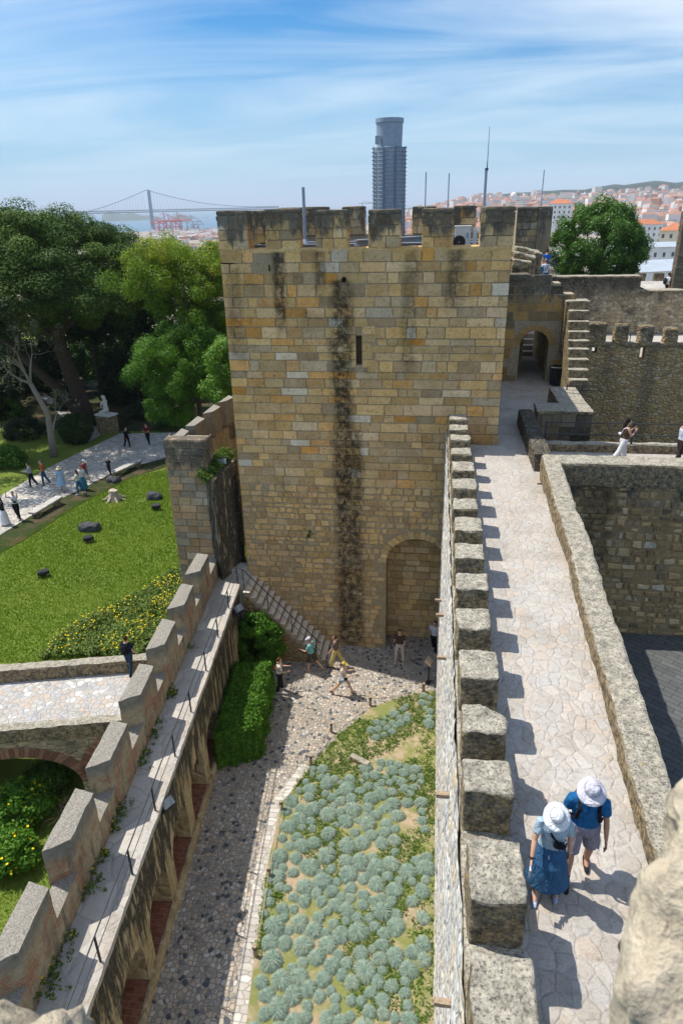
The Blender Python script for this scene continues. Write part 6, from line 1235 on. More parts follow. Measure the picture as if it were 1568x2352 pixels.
# --- the couple on the wall walk
def phone(k):
    mb = MB(); p = k['sc'](k['wri'][1] + k['hdir'][1] * .13 + k['F'] * .02); d = k['hdir'][1]; mb.T = lambda v: p + Vector((v[0], v[1], v[2])); mb.rough((-.012, -.03, -.09), (.012, .045, .05), .03, .006, .0, 1); mb.build('phone', plain('grey_phone', (.45, .47, .52), .4, .5), k['t'], local=True)
    mb = MB(); q = k['sc'](k['wri'][1] - d * .015); e = d.cross(Vector((0, 1, 0))).normalized(); f = d.cross(e); mb.tube([q + (e * math.cos(a) + f * math.sin(a)) * .037 for a in np.linspace(0, 6.28, 15)], .010, 6, cap=False); mb.build('wristband', cloth((.02, .02, .02)), k['t'], local=True)
    mb = MB(); sc, at, F, X = k['sc'], k['at'], k['F'], k['X']; mb.tube([sc(at(-.04) + F * .16 + X * .03), sc(at(-.22) + F * .215 + X * .02), sc(at(-.42) + F * .25 - X * .015)], .006, 5); mb.build('drawstring', cloth((.55, .62, .70)), k['t'], local=True)
person('woman in white sun hat, pale blue tee and long blue skirt on the wall walk', at_feet(1250, 2046, 0), R_(180 - 8), 1.63, lean=6, headp=24, splay=5, legs=((4, 8), (13, 6)), arms=((-14, 10, 14), (20, 12, 22)), top=('tee', (.36, .47, .56)), bottom=('skirt', (.035, .11, .22), .30), shoes=(.50, .56, .80), hair=('short', (.03, .02, .02)), hat=('brim', (.74, .76, .76)), bag=('sling', (.012, .012, .016)), vox=.0085, extras=phone)
def pockets(k):
    for s, (hp, K, A, d) in zip((-1, 1), k['kn']):
        mb = MB(); c = k['sc'](hp.lerp(K, .72) + k['X'] * (.093 * s)); mb.T = lambda v, c=c: c + Vector(v); mb.rough((-.018, -.065, -.085), (.018, .065, .08), .03, .012, .003, 8); mb.build('cargo_pocket', cloth((.27, .255, .30)), k['t'], local=True)
        mb = MB(); mb.tube([k['sc'](A + Vector((0, 0, .09))), k['sc'](A + Vector((0, 0, -.01)))], [.046, .044], 10); mb.build('sock', cloth((.03, .03, .035)), k['t'], local=True)
    mb = MB(); sc, at, F = k['sc'], k['at'], k['F']; mb.tube([sc(at(.47) + F * .105), sc(at(.36) + F * .142)], .008, 5); mb.build('placket', cloth((.015, .07, .16)), k['t'], local=True)
person('man in lilac sun hat, blue tee and grey cargo shorts on the wall walk', at_feet(1321, 2008, 0), R_(180 - 6), 1.79, lean=4, headp=16, splay=5, legs=((-9, 10), (15, 8)), arms=((4, 10, 14), (-12, 12, 12)), top=('tee', (.014, .115, .29)), bottom=('shorts', (.255, .24, .29)), shoes=(.02, .021, .023), hair=('short', (.03, .02, .02)), hat=('brim', (.60, .57, .62)), bag=('backpack', (.012, .012, .014)), skin=SKIN2, slim=1.08, vox=.0085, extras=pockets)
# --- courtyard visitors
ZC_ = -9.5
person('woman in white tee and black trousers with a red bag by the hedge', at_feet(645, 1588, ZC_), R_(-75), 1.68, legs=((6, 4), (-6, 8)), arms=((30, 8, 60), (18, 8, 70)), top=('tee', (.62, .58, .50)), bottom=('trousers', (.015, .015, .018)), shoes=(.6, .6, .6), hair=('tail', (.10, .04, .015)), bag=('sling', (.30, .06, .03)))
person('man in a white cap, teal shirt and dark shorts walking left near the stairs', at_feet(717, 1542, ZC_), R_(75), 1.74, lean=3, headp=10, legs=((12, 8), (-22, 20)), arms=((25, 8, 65), (10, 8, 40)), top=('tee', (.16, .42, .40)), bottom=('shorts', (.075, .065, .05)), shoes=(.35, .28, .2), hair=('short', (.2, .17, .15)), hat=('cap', (.70, .66, .74)), bag=('side', (.05, .10, .11)))
person('woman in a grey tee and pale yellow wide trousers at the foot of the stairs', at_feet(772, 1532, ZC_), R_(80), 1.66, legs=((16, 4), (-22, 16)), arms=((20, 8, 15), (-18, 8, 10)), top=('tee', (.15, .12, .10)), bottom=('trousers', (.58, .44, .16), 1), shoes=(.05, .04, .04), hair=('short', (.06, .035, .02)))
person('woman in a yellow cap, white vest and black shorts striding right across the courtyard', at_feet(789, 1594, ZC_), R_(-95), 1.66, legs=((28, 6), (-30, 14)), arms=((35, 8, 80), (25, 8, 85)), top=('tank', (.66, .64, .62)), bottom=('hot', (.015, .015, .015)), shoes=(.28, .14, .09), hair=('tail', (.05, .03, .02)), hat=('cap', (.56, .44, .10)), bag=('side', (.40, .50, .58)))
person('woman in a brown blouse and cream trousers standing under the blind arch', at_feet(917, 1520, ZC_), R_(172), 1.68, headp=5, legs=((4, 2), (6, 2)), arms=((15, 10, 55), (-4, 12, 20)), top=('tee', (.075, .045, .030)), bottom=('trousers', (.52, .45, .38)), shoes=(.62, .6, .58), hair=('long', (.025, .012, .01)), bag=('side', (.05, .03, .02)), splay=8)
person('person in white top and black trousers half hidden by the wall near the notice board', at_feet(996, 1500, ZC_), R_(160), 1.68, top=('tee', (.6, .6, .62)), bottom=('trousers', (.015, .015, .018)), shoes=(.6, .6, .6))
p = at_feet(983, 1568, ZC_); ib = thing('notice_board', 'small slanted notice board on a dark post beside the planting bed', 'sign', p, R_(70)); mb = MB(); mb.box(-.025, .025, -.025, .025, 0, 1.05); mb.box(-.16, .16, -.10, .10, 0, .02); mb.build('post', M['iron'], ib, local=True)
mb = MB(); mb.T = lambda v: (v[0], v[1] * .8 + 0, 1.05 + v[2] + v[1] * .6); mb.box(-.22, .22, -.16, .16, 0, .025); mb.build('panel', M['wood'], ib, local=True)
mb = MB(); mb.T = lambda v: (v[0], v[1] * .8 + 0, 1.05 + v[2] + v[1] * .6); mb.box(-.20, .20, -.14, .14, .028, .031); mb.build('notice', plain('printed_notice', (.45, .36, .24), .5, .3, var=.3, sc=25), ib, local=True)
# --- bridge and walkway
person('man in dark navy tee and jeans with a black backpack crossing the footbridge', at_feet(302, 1546, bz), R_(-12), 1.62, legs=((8, 10), (-10, 8)), arms=((-4, 12, 20), (6, 12, 25)), top=('tee', (.012, .018, .035)), bottom=('trousers', (.03, .055, .085)), shoes=(.02, .02, .02), bag=('backpack', (.012, .012, .014)))
p = atY(1425, 1056, 23.0)
person('woman with long dark hair, white top and white trousers drinking on the right walkway', (p[0], 23.0, 0), R_(-80), 1.68, lean=4, legs=((14, 4), (-24, 10)), arms=((28, 6, 112), (22, 8, 112)), top=('tank', (.10, .06, .04)), bottom=('trousers', (.68, .67, .66), 1), shoes=(.7, .7, .7), hair=('long', (.012, .008, .008)), bag=('sling', (.66, .66, .68)))
p = atY(1556, 1062, 23.0)
person('woman in pale blue vest with a quilted beige bag at the right frame edge', (p[0], 23.0, 0), R_(-70), 1.66, legs=((10, 6), (-14, 10)), arms=((6, 8, 20), (10, 8, 25)), top=('tank', (.55, .62, .74)), bottom=('trousers', (.04, .025, .025)), shoes=(.3, .25, .2), hair=('bun', (.02, .01, .01)), bag=('side', (.60, .52, .40)), skin=SKIN2)
# --- upper terrace visitors at right
def up(label, px, pyhead, y, hgt, **k): q = atY(px, pyhead, y); person(label, (q[0], y, q[2] - hgt), k.pop('face', R_(180)), hgt, **k)
up('man in teal tee with black beard on the upper terrace', 1239, 598, 39.2, 1.72, top=('tee', (.05, .17, .24)), bottom=('trousers', (.05, .1, .2)))
up('bare shouldered person seen between two visitors on the upper terrace', 1246, 588, 40.4, 1.72, top=('tank', (.5, .33, .24)), bottom=('shorts', (.1, .1, .1)), hair=('short', (.09, .045, .02)))
up('blond visitor in a white tee with a dark belt bag on the upper terrace', 1254, 592, 39.6, 1.72, top=('tee', (.66, .68, .72)), bottom=('trousers', (.03, .10, .24)), hair=('short', (.28, .18, .08)), bag=('sling', (.01, .01, .015)), face=R_(20))
up('visitor in a bright blue tee farthest back on the upper terrace', 1257, 570, 42.5, 1.74, top=('tee', (.02, .13, .42)), bottom=('trousers', (.03, .03, .04)), face=R_(10))
up('man in white tee and black shorts with a backpack on the far right wall', 1537, 624, 47.5, 1.72, top=('tee', (.66, .66, .72)), bottom=('shorts', (.01, .01, .012)), bag=('backpack', (.02, .02, .025)), face=R_(-80), legs=((14, 8), (-16, 12)), skin=SKIN)
# --- park visitors
def park(label, cx, cy, face, hgt=1.7, **k):
    px, py = C4(cx, cy); z = -8.0
    for _ in range(8): q = atZ(px, py, z); z = zl(q[0], q[1]) + .055
    person(label, (q[0], q[1], z), face, hgt, vox=.019, **k)
park('woman in black top and long white skirt at the left edge of the park path', 42, 1045, R_(150), 1.72, top=('tee', (.02, .02, .025)), bottom=('skirt', (.70, .70, .72), .08), hair=('long', (.02, .012, .01)), arms=((60, 10, 100), (10, 10, 20)))
park('man in white tee with black sling bag and black trousers on the park path', 132, 1008, R_(190), 1.78, top=('tee', (.66, .66, .68)), bottom=('trousers', (.012, .012, .014)), shoes=(.05, .05, .05), arms=((110, 25, 90), (110, 25, 90)), bag=('sling', (.015, .015, .015)))
park('woman in patterned grey blouse and black trousers looking at her phone on the path', 230, 778, R_(110), 1.66, top=('shirt', (.34, .36, .40)), bottom=('trousers', (.015, .015, .018)), hair=('short', (.05, .03, .02)), arms=((30, 8, 70), (30, 8, 70)))
park('man in orange tee and blue jeans beside the path edge', 318, 768, R_(120), 1.76, top=('tee', (.48, .12, .035)), bottom=('trousers', (.03, .09, .18)), hair=('short', (.2, .17, .15)), bag=('sling', (.03, .04, .08)))
park('woman in a straw hat and loose light blue dress on the park path', 442, 812, R_(200), 1.7, top=('dress', (.30, .48, .70)), bottom=('none', (0, 0, 0)), shoes=(.05, .04, .04), hat=('brim', (.62, .52, .36)), hair=('long', (.12, .05, .02)))
park('woman in cream cardigan and blue jeans holding a phone on the path', 560, 832, R_(110), 1.66, top=('shirt', (.62, .58, .48)), bottom=('trousers', (.03, .13, .24)), shoes=(.5, .6, .7), hair=('long', (.06, .03, .02)), arms=((35, 8, 60), (30, 8, 60)))
park('woman in white tee and long teal skirt standing close behind another visitor', 588, 800, R_(190), 1.66, top=('tee', (.62, .62, .64)), bottom=('skirt', (.05, .20, .27), .12), hair=('tail', (.04, .02, .015)))
park('child in a white cap and red patterned top walking on the path', 605, 738, R_(-100), 1.5, top=('tee', (.30, .06, .07)), bottom=('shorts', (.10, .15, .22)), hat=('cap', (.68, .64, .74)), legs=((16, 8), (-20, 14)))
park('person in a dark floral top and pink cap sitting at the bench end', 770, 700, R_(180), 1.3, top=('tee', (.03, .03, .045)), bottom=('trousers', (.02, .02, .03)), hat=('cap', (.5, .35, .45)), hair=('long', (.06, .03, .02)))
park('woman all in black with long hair beside the statue plinth', 895, 512, R_(-110), 1.68, top=('shirt', (.012, .012, .014)), bottom=('trousers', (.012, .012, .014)), hair=('long', (.012, .008, .007)), shoes=(.3, .3, .3), arms=((30, 8, 80), (10, 8, 20)))
park('man in dark red tee and black jeans standing on the shaded path', 1038, 492, R_(170), 1.74, top=('tee', (.16, .015, .025)), bottom=('trousers', (.012, .012, .014)), shoes=(.6, .6, .6), arms=((30, 12, 75), (30, 12, 75)))
# --- statue: kneeling figure
st_ = thing('statue', 'white marble statue of a kneeling woman on the plinth', 'statue', (sp_[0], sp_[1], sp_[2] + ph), R_(70)); mb = MB(); K = 1.45
q = lambda *p: Vector(p) * K
limb(mb, [q(0, -.05, .30), q(0, -.06, .46), q(0, -.03, .62), q(0, 0, .78)], [(.17 * K, .13 * K), (.125 * K, .10 * K), (.14 * K, .10 * K), (.15 * K, .08 * K)], 14)
limb(mb, [q(0, 0, .80), q(0, .02, .90)], [.055 * K, .05 * K]); mb.ell(q(0, .05, 1.0), (.075 * K, .095 * K, .11 * K)); mb.ell(q(0, -.03, 1.0), (.08 * K, .07 * K, .10 * K)); limb(mb, [q(0, -.06, 1.0), q(0, -.10, .86)], [.06 * K, .05 * K])
for s in (-1, 1):
    limb(mb, [q(.09 * s, -.03, .24), q(.10 * s, .20, .17), q(.11 * s, .36, .10)], [.105 * K, .085 * K, .065 * K]); limb(mb, [q(.11 * s, .36, .08), q(.11 * s, .05, .07), q(.11 * s, -.30 - .1 * s, .05), q(.11 * s, -.42 - .1 * s, .04)], [.062 * K, .065 * K, .04 * K, .03 * K])
    limb(mb, [q(.16 * s, .0, .76), q(.20 * s, .06, .56), q(.10 * s, .20, .40)], [.055 * K, .042 * K, .03 * K]); mb.ell(q(.06 * s, .23, .38), (.04 * K, .05 * K, .03 * K))
fuse(mb, .022, 'figure', marble, st_)
mb = MB(); mb.rough((-.55, -.8, -.0), (.55, .75, .10), .12, .03, .015, 4); mb.build('base_slab', marble, st_, local=True)
run_jobs()
# --- benches, rocks, stump, lawn lamps
def lawn_at(cx, cy):
    px, py = C4(cx, cy); z = -7.8
    for _ in range(8): q = atZ(px, py, z); z = zl(q[0], q[1])
    return np.array([q[0], q[1], z])
for lab, A, B in (('long grey stone slab bench at the near edge of the park path', (240, 1000), (420, 900)), ('pale stone slab bench farther along the path below the pier', (810, 712), (980, 632))):
    a, b2 = lawn_at(*A), lawn_at(*B); d = b2 - a; L = math.hypot(d[0], d[1]); t = thing('stone_bench', lab, 'bench', (a + b2) / 2, math.atan2(d[1], d[0]), 'stone benches in the park')
    mb = MB(); mb.rough((-L / 2 - .1, -.24, .34), (L / 2 + .1, .24, .46), .1, .02, .012, 4); mb.build('seat', M['step2'] if 'step2' in M else plain('bench_stone', (.40, .38, .34), .9, .1, var=.25, sc=6), t, local=True)
    for s in (-1, 1): mb = MB(); mb.rough((s * L * .38 - .16, -.2, -.1), (s * L * .38 + .16, .2, .36), .1, .03, .02, 4); mb.build('support', M['parapet'], t, local=True)
rockm = plain('basalt_boulder', (.060, .060, .066), .9, .2, var=.45, sc=5)
for lab, c, r in (('dark boulder on the lawn near the pier', (1080, 862), (.42, .34, .30)), ('long dark boulder in the middle of the lawn', (630, 1080), (.58, .36, .33)), ('dark rock at the end of the farther bench', (795, 745), (.45, .35, .28))):
    p = lawn_at(*c); t = thing('boulder', lab, 'boulder', p); mb = MB(); mb.rough((-r[0], -r[1], -.1), (r[0], r[1], r[2] * 1.3), .08, .24, .10, 1.9, seed=r[0] * 40); mb.build('rock', rockm, t, local=True, smooth=False)
p = lawn_at(800, 870); t = thing('tree_stump', 'pale sawn tree stump with roots on the lawn edge', 'tree stump', p); mb = MB()
mb.lathe((0, 0, 0), [(.44, -.05), (.34, .12), (.27, .35), (.25, .62), (.24, .63), (.0, .64)], 18, ex=1.1); mb.v = [tuple(np.array(v) + np.array(fnoise(v, 4, .05))) for v in mb.v]
for a in (0, .9, 2.2, 3.3, 4.4, 5.4): mb.tube([(math.cos(a) * .25, math.sin(a) * .25, .25), (math.cos(a) * .5, math.sin(a) * .5, .06), (math.cos(a) * .85, math.sin(a) * .85, -.03)], [.10, .07, .02], 6)
mb.build('stump', plain('dead_wood', (.40, .33, .26), .95, var=.3, sc=9), t, local=True)
for lab, c, rz in (('black floodlight on the lawn below the dark boulder near the pier', (1092, 940), R_(200)), ('black floodlight on the lawn below the long boulder', (622, 1165), R_(215)), ('black floodlight alone on the lower left of the lawn', (310, 1405), R_(215))): flood(lab, tuple(lawn_at(*c)), rz, -.7, 1.15)
# ================================================================== CITY, RIVER, HILLS
def skyline_z(px, r):   # ground height over the plain at an image column and a distance
    right = np.clip((px - 840) / 220, 0, 1); rr = [0, 60, 150, 300, 650, 900, 1200, 1700, 2300, 3000, 4000, 5200, 7000, 12000, 40000]
    zr = np.interp(r, rr, [-16, -16, -30, -46, -52, -45, -35, -23, -9, 4, 16, 24, 20, 0, -85]); zlft = np.interp(r, rr, [-16, -16, -30, -44, -48, -50, -53, -64, -74, -78, -86, -90, -90, -90, -90])
    hill = max(0, (px - 1080) / 420) ** .62 * 66 * math.exp(-((r - 4700) / 1100) ** 2) * (1 + .10 * math.sin(px * .022 + 1) + .05 * math.sin(px * .06)) if px > 1080 else 0
    return zr * right + zlft * (1 - right) + hill
def col_dir(px): d = ray(px, 470); a = np.array([d[0], d[1]]); return a / np.linalg.norm(a)
mb = MB(); RR = [45, 70, 110, 160, 230, 320, 450, 600, 760, 950, 1200, 1500, 1900, 2400, 3000, 3600, 4200, 4700, 5100, 5400, 5700, 6200, 7000, 9000]; PXS = np.linspace(-900, 2500, 150)
ids = [[mb.vert((*(col_dir(px) * r), skyline_z(px, r) + noise.noise(Vector((px * .02, r * .002, 0))) * min(6, r * .004) + (noise.noise(Vector((px * .06, r * .004, 5))) * 6 if r > 4000 and px > 1100 else 0))) for r in RR] for px in PXS]
for i in range(len(PXS) - 1):
    for j in range(len(RR) - 1): mb.face((ids[i][j], ids[i + 1][j], ids[i + 1][j + 1], ids[i][j + 1]))
m, t, b = mat('city_ground', .95, .05); k = NT(t); co = k.obj(); n = k.noise(co, .012, 8, .7); n2 = k.noise(co, .05, 6, .7)
sp = k.n('SeparateXYZ'); k.l(co, sp.inputs[0]); ge = k.n('NewGeometry'); vl = k.n('VectorMath', operation='LENGTH'); k.l(ge.outputs['Position'], vl.inputs[0])
town = k.mix(k.rng(n2, .42, .58), (.30, .25, .20), (.40, .33, .27)); town = k.mix(k.rng(n, .50, .60), town, (.05, .075, .028)); wood = k.mix(k.rng(n2, .35, .65), (.012, .022, .008), (.028, .042, .014))
k.l(k.mix(k.rng(vl.outputs['Value'], 3300, 3800), town, wood), b.inputs['Base Color']); structure('terrain', mb, m)
mb = MB(); N = 64
for i in range(N):
    a0, a1 = 2 * math.pi * i / N, 2 * math.pi * (i + 1) / N; mb.poly([(0, 0, -80), (45000 * math.cos(a0), 45000 * math.sin(a0), -80), (45000 * math.cos(a1), 45000 * math.sin(a1), -80)])
m, t, b = mat('river_water', .25, .5); b.inputs['Base Color'].default_value = (.045, .115, .17, 1); k = NT(t); k.bump(k.noise(k.obj(), .08, 6, .7), 1.5, .5, b); structure('river', mb, m)
mb = MB()   # far bank beyond the bridge
def fb(u, v): px = 230 + 300 * u; r = 6500 + 1500 * v; return (*(col_dir(px) * r), -84 + (70 * math.exp(-((u - .15) / .22) ** 2) + 60 * math.exp(-((u - .62) / .10) ** 2) * .5 + 30 * noise.noise(Vector((u * 9, 0, 0)))) * math.sin(math.pi * min(1, v + .02)) )
quad_grid(mb, fb, 50, 10); structure('far_bank', mb, plain('far_bank_woods', (.05, .075, .045), .95, var=.3, sc=.01))
# houses
HW = [(.78, .74, .66), (.70, .60, .46), (.62, .44, .36), (.80, .78, .75), (.66, .50, .30), (.72, .66, .58), (.55, .30, .25), (.74, .70, .70)]; HRf = [(.31, .155, .10), (.29, .15, .10), (.33, .19, .13), (.24, .14, .11), (.29, .21, .17)]
def housewall(c):
    m, t, b = mat('rendered_wall', .9, .1); k = NT(t); co = k.obj(); sp = k.n('SeparateXYZ'); k.l(co, sp.inputs[0])
    fx = k.math('FRACT', k.math('MULTIPLY', k.math('ADD', sp.outputs[0], sp.outputs[1]), .42)); fz = k.math('FRACT', k.math('MULTIPLY', sp.outputs[2], .31))
    w = k.math('MULTIPLY', k.math('MULTIPLY', k.math('GREATER_THAN', fx, .34), k.math('LESS_THAN', fx, .66)), k.math('MULTIPLY', k.math('GREATER_THAN', fz, .3), k.math('LESS_THAN', fz, .78)))
    n = k.noise(co, .4, 5, .6); k.l(k.mix(w, k.mix(k.rng(n, .35, .7, 0, .35), c, tuple(x * .75 for x in c)), (.07, .075, .085)), b.inputs['Base Color']); return m
WM = [housewall(c) for c in HW]; RM = [plain('clay_roof', c, .9, .1, var=.22, sc=.9) for c in HRf]
def house_mesh(w, d, h, rf, wm, rm, flat=False, hip=True):
    mb = MB(); mb.box(-w / 2, w / 2, -d / 2, d / 2, -6, h); mb.mi = 1; e = .35
    if flat: mb.box(-w / 2 - .1, w / 2 + .1, -d / 2 - .1, d / 2 + .1, h, h + .5)
    else:
        k = d * .5 if hip else -.0; a = [mb.vert(p) for p in ((-w / 2 - e, -d / 2 - e, h), (w / 2 + e, -d / 2 - e, h), (w / 2 + e, d / 2 + e, h), (-w / 2 - e, d / 2 + e, h))]; r0, r1 = mb.vert((-w / 2 + k, 0, h + rf)), mb.vert((w / 2 - k, 0, h + rf))
        mb.face((a[0], a[1], r1, r0)); mb.face((a[2], a[3], r0, r1)); mb.face((a[1], a[2], r1)); mb.face((a[3], a[0], r0)); mb.face(a[::-1])
        mb.box(w * .2, w * .2 + .7, -d * .2, -d * .2 + .7, h, h + rf + .5)
    return mb.mesh('house', [WM[wm], RM[rm]])
PROT = [(house_mesh(*a), l) for a, l in (((12, 10, 11, 2.6, 0, 0), 'cream town house with red tiled hip roof'), ((16, 11, 13, 2.8, 3, 1), 'white apartment house with red tiled roof'), ((10, 9, 9, 2.3, 1, 2), 'ochre town house with orange tiled roof'), ((20, 11, 15, 3, 7, 0), 'long pale apartment block with red roof'), ((11, 10, 12, 2.6, 2, 3), 'rose town house with dark red roof'), ((14, 12, 18, 2, 3, 4, True), 'tall white flat roofed block'), ((13, 10, 10, 2.5, 5, 1), 'beige town house with red roof'), ((11, 11, 14, 2.4, 6, 2), 'brick red house with orange roof'), ((24, 12, 20, 2, 0, 4, True), 'big cream flat roofed block'))]
nh = 0; tries = 0; used = []
def place_house(px, r, v=None, s=1.0, rz=None, group='houses on the far slope'):
    global nh
    d = col_dir(px); me, lab = PROT[int(rng.integers(len(PROT))) if v is None else v]; o = bpy.data.objects.new('house', me); COL.objects.link(o); o.location = (d[0] * r, d[1] * r, skyline_z(px, r) - .5); o.rotation_euler = (0, 0, rng.choice([-.5, -.3, .2, .5, .9, 1.8]) + rng.normal() * .12 if rz is None else rz); o.scale = (s, s, s * rng.uniform(.85, 1.15)); tag(o, lab + ' on the far slope', 'house', lab + 's on the far slope'); nh += 1; return o
while nh < 262 and tries < 6000:
    tries += 1; px = rng.uniform(925, 1590); r = math.exp(rng.uniform(math.log(620), math.log(3600))); d = col_dir(px); q = proj((d[0] * r, d[1] * r, skyline_z(px, r) + 9))
    if 1262 < q[0] < 1482 and 500 < q[1] < 640 or q[1] > 625 or q[0] < 925: continue
    if 940 < q[0] < 1275 and q[1] > 492: continue
    if noise.noise(Vector((px * .012, math.log(r) * 4, 2))) > .22: continue
    if any(abs(q[0] - a) < 4.5 * s_ and abs(q[1] - b_) < 2.6 * s_ for a, b_, s_ in used): continue
    s_ = 1400 / r; used.append((q[0], q[1], max(.6, min(2.2, s_)))); place_house(px, r, s=1.0 if r < 1500 else rng.uniform(1.0, 1.7))
for px, r in ((372, 760), (408, 820), (440, 700), (475, 860), (430, 1050), (395, 1250), (470, 1300), (350, 700), (330, 620), (355, 560), (318, 500), (340, 450), (485, 1150), (415, 1500), (455, 1700)):
    o = place_house(px, r, v=int(rng.choice([0, 1, 2, 6])), s=1.05); o['label'] = o['label'].replace('on the far slope', 'below the park trees'); o['group'] = o['group'].replace('on the far slope', 'below the park')
m, t, b = mat('city_cover', .9, .1); k = NT(t); A = attr(k); k.l(k.ramp(A[0], [(0, (.74, .72, .68)), (.3, (.66, .58, .48)), (.45, (.36, .19, .13)), (.7, (.40, .24, .17)), (.82, (.62, .60, .58)), (1, (.76, .75, .74))], 'CONSTANT'), b.inputs['Base Color'])
mb = MB()
for _ in range(5200):   # the mass of roofs too far to count
    px = rng.uniform(900, 1600); r = math.exp(rng.uniform(math.log(1100), math.log(3100)))
    if noise.noise(Vector((px * .012, math.log(r) * 4, 2))) > .26: continue
    d = col_dir(px); c = d * r; z = skyline_z(px, r); w, l, h = rng.uniform(4, 8), rng.uniform(5, 12), rng.uniform(7, 14) if rng.random() < .94 else rng.uniform(18, 30); a = rng.uniform(0, 3.14); ca, sa = math.cos(a), math.sin(a); F2 = lambda x, y: (c[0] + ca * x - sa * y, c[1] + sa * x + ca * y)
    mb.cur = (rng.choice([.1, .35, .75, .9]), .5, .5); base = [F2(-w, -l), F2(w, -l), F2(w, l), F2(-w, l)]; mb.prism(base, z - 6, z + h, cap=False); mb.cur = (rng.choice([.5, .55, .75, .6]), .5, .5); top = [mb.vert((*p, z + h)) for p in base]; r0, r1 = mb.vert((*F2(0, -l * .5), z + h + 3)), mb.vert((*F2(0, l * .5), z + h + 3)); mb.face((top[0], top[1], r0)); mb.face((top[1], top[2], r1, r0)); mb.face((top[2], top[3], r1)); mb.face((top[3], top[0], r0, r1))
tag(mb.build('distant_roofs', m), 'dense mass of pale houses and red roofs covering the far hillside', 'houses', kind='stuff')
mb = MB(); P = []; R2 = []
for _ in range(750):
    px = rng.uniform(900, 1600); r = math.exp(rng.uniform(math.log(600), math.log(4000)))
    if noise.noise(Vector((px * .012, math.log(r) * 4, 2))) < .0: continue
    d = col_dir(px) * r; P.append((d[0], d[1], skyline_z(px, r) + 5)); R2.append(rng.uniform(5, 9))
P, N, L, Wd, T = clumps(np.array(P), np.array(R2), 60, 1.7, tone_sd=.18); leaves(P, N, L, Wd, T, 'city_trees', LF['citrus']); tag(bpy.data.objects['city_trees'], 'green groves and street trees among the far houses', 'trees', kind='stuff')
# nearer landmark buildings right of the round tree
def block(name, label, cat, px, pyb, r, w, d, h, rz, wall, roof, floors, cols, rh=3.0):
    q = ray(px, pyb); q = CAMP + q * (r / math.hypot(q[0], q[1])); t = thing(name, label, cat, q, rz); mb = MB(); mb.box(-w / 2, w / 2, -d / 2, d / 2, -8, h); mb.build('wall', wall, t, local=True)
    mb = MB(); e = .5; a = [mb.vert(p) for p in ((-w / 2 - e, -d / 2 - e, h), (w / 2 + e, -d / 2 - e, h), (w / 2 + e, d / 2 + e, h), (-w / 2 - e, d / 2 + e, h))]; r0, r1 = mb.vert((-w / 2 + d * .4, 0, h + rh)), mb.vert((w / 2 - d * .4, 0, h + rh)); mb.face((a[0], a[1], r1, r0)); mb.face((a[2], a[3], r0, r1)); mb.face((a[1], a[2], r1)); mb.face((a[3], a[0], r0)); mb.face(a[::-1]); mb.build('roof', roof, t, local=True)
    wmb = MB(); wmb.box(-.55, .55, -.06, .12, 0, 1.7); wme = wmb.mesh('window', plain('window_glass', (.06, .07, .085), .3, .5))
    for f in range(floors):
        for c in range(cols):
            for face in (0, 1):
                if face == 1 and c >= max(2, cols // 2): continue
                o = bpy.data.objects.new('window', wme); COL.objects.link(o); o.parent = t; z = 1.2 + f * (h - 1) / floors
                if face == 0: o.location = (-w / 2 + w * (c + .5) / cols, -d / 2 - .02, z)
                else: o.location = (-w / 2 - .02, -d / 2 + d * (c + .5) / max(2, cols // 2), z); o.rotation_euler = (0, 0, -math.pi / 2)
    return t
WH = plain('white_render', (.76, .75, .72), .9, .1, var=.08, sc=.3); YE = plain('cream_render', (.72, .64, .46), .9, .1, var=.08, sc=.3); RR_ = plain('clay_tiles', (.44, .17, .09), .9, .1, var=.2, sc=1.2); GRY = plain('grey_roof', (.36, .40, .44), .7, .2, var=.1, sc=.5)
block('apartment_building', 'long white building with rows of windows right of the round tree', 'building', 1500, 618, 330, 34, 12, 9, R_(14), WH, GRY, 2, 9, 1.6)
block('apartment_building', 'cream gabled apartment building beside the far right tower', 'building', 1548, 606, 380, 17, 13, 15, R_(-18), YE, RR_, 4, 5)
block('apartment_building', 'pale building with red roof just right of the round tree top', 'building', 1475, 560, 520, 18, 12, 12, R_(10), WH, RR_, 3, 5)
block('warehouse', 'large pale shed roof below the white windowed building', 'warehouse', 1520, 650, 210, 34, 18, 4, R_(20), WH, GRY, 1, 4, 2.0)
block('apartment_building', 'white house with red roof left of the round tree top', 'building', 1283, 505, 620, 18, 12, 12, R_(-12), WH, RR_, 3, 5)
def church(px, pyt, r, w, h, lab, dome):
    q = ray(px, pyt); q = CAMP + q * (r / math.hypot(q[0], q[1])); t = thing('church_tower', lab, 'church', (q[0], q[1], q[2] - h)); mb = MB(); mb.box(-w / 2, w / 2, -w / 2, w / 2, -10, h * .72); mb.build('shaft', WH, t, local=True); mb = MB()
    mb.lathe((0, 0, 0), [(w * .5, h * .72), (w * .45, h * .8), (w * .3, h * .87), (.3, h * .92), (.2, h)] if dome else [(w * .55, h * .72), (.1, h)], 12); mb.build('spire', WH, t, local=True)
church(1180, 437, 2100, 16, 46, 'domed white church lantern on the hill behind the antenna', True); church(1342, 440, 2700, 12, 44, 'left one of two white pointed church spires on the far hill', False); church(1357, 440, 2700, 12, 44, 'right one of two white pointed church spires on the far hill', False)
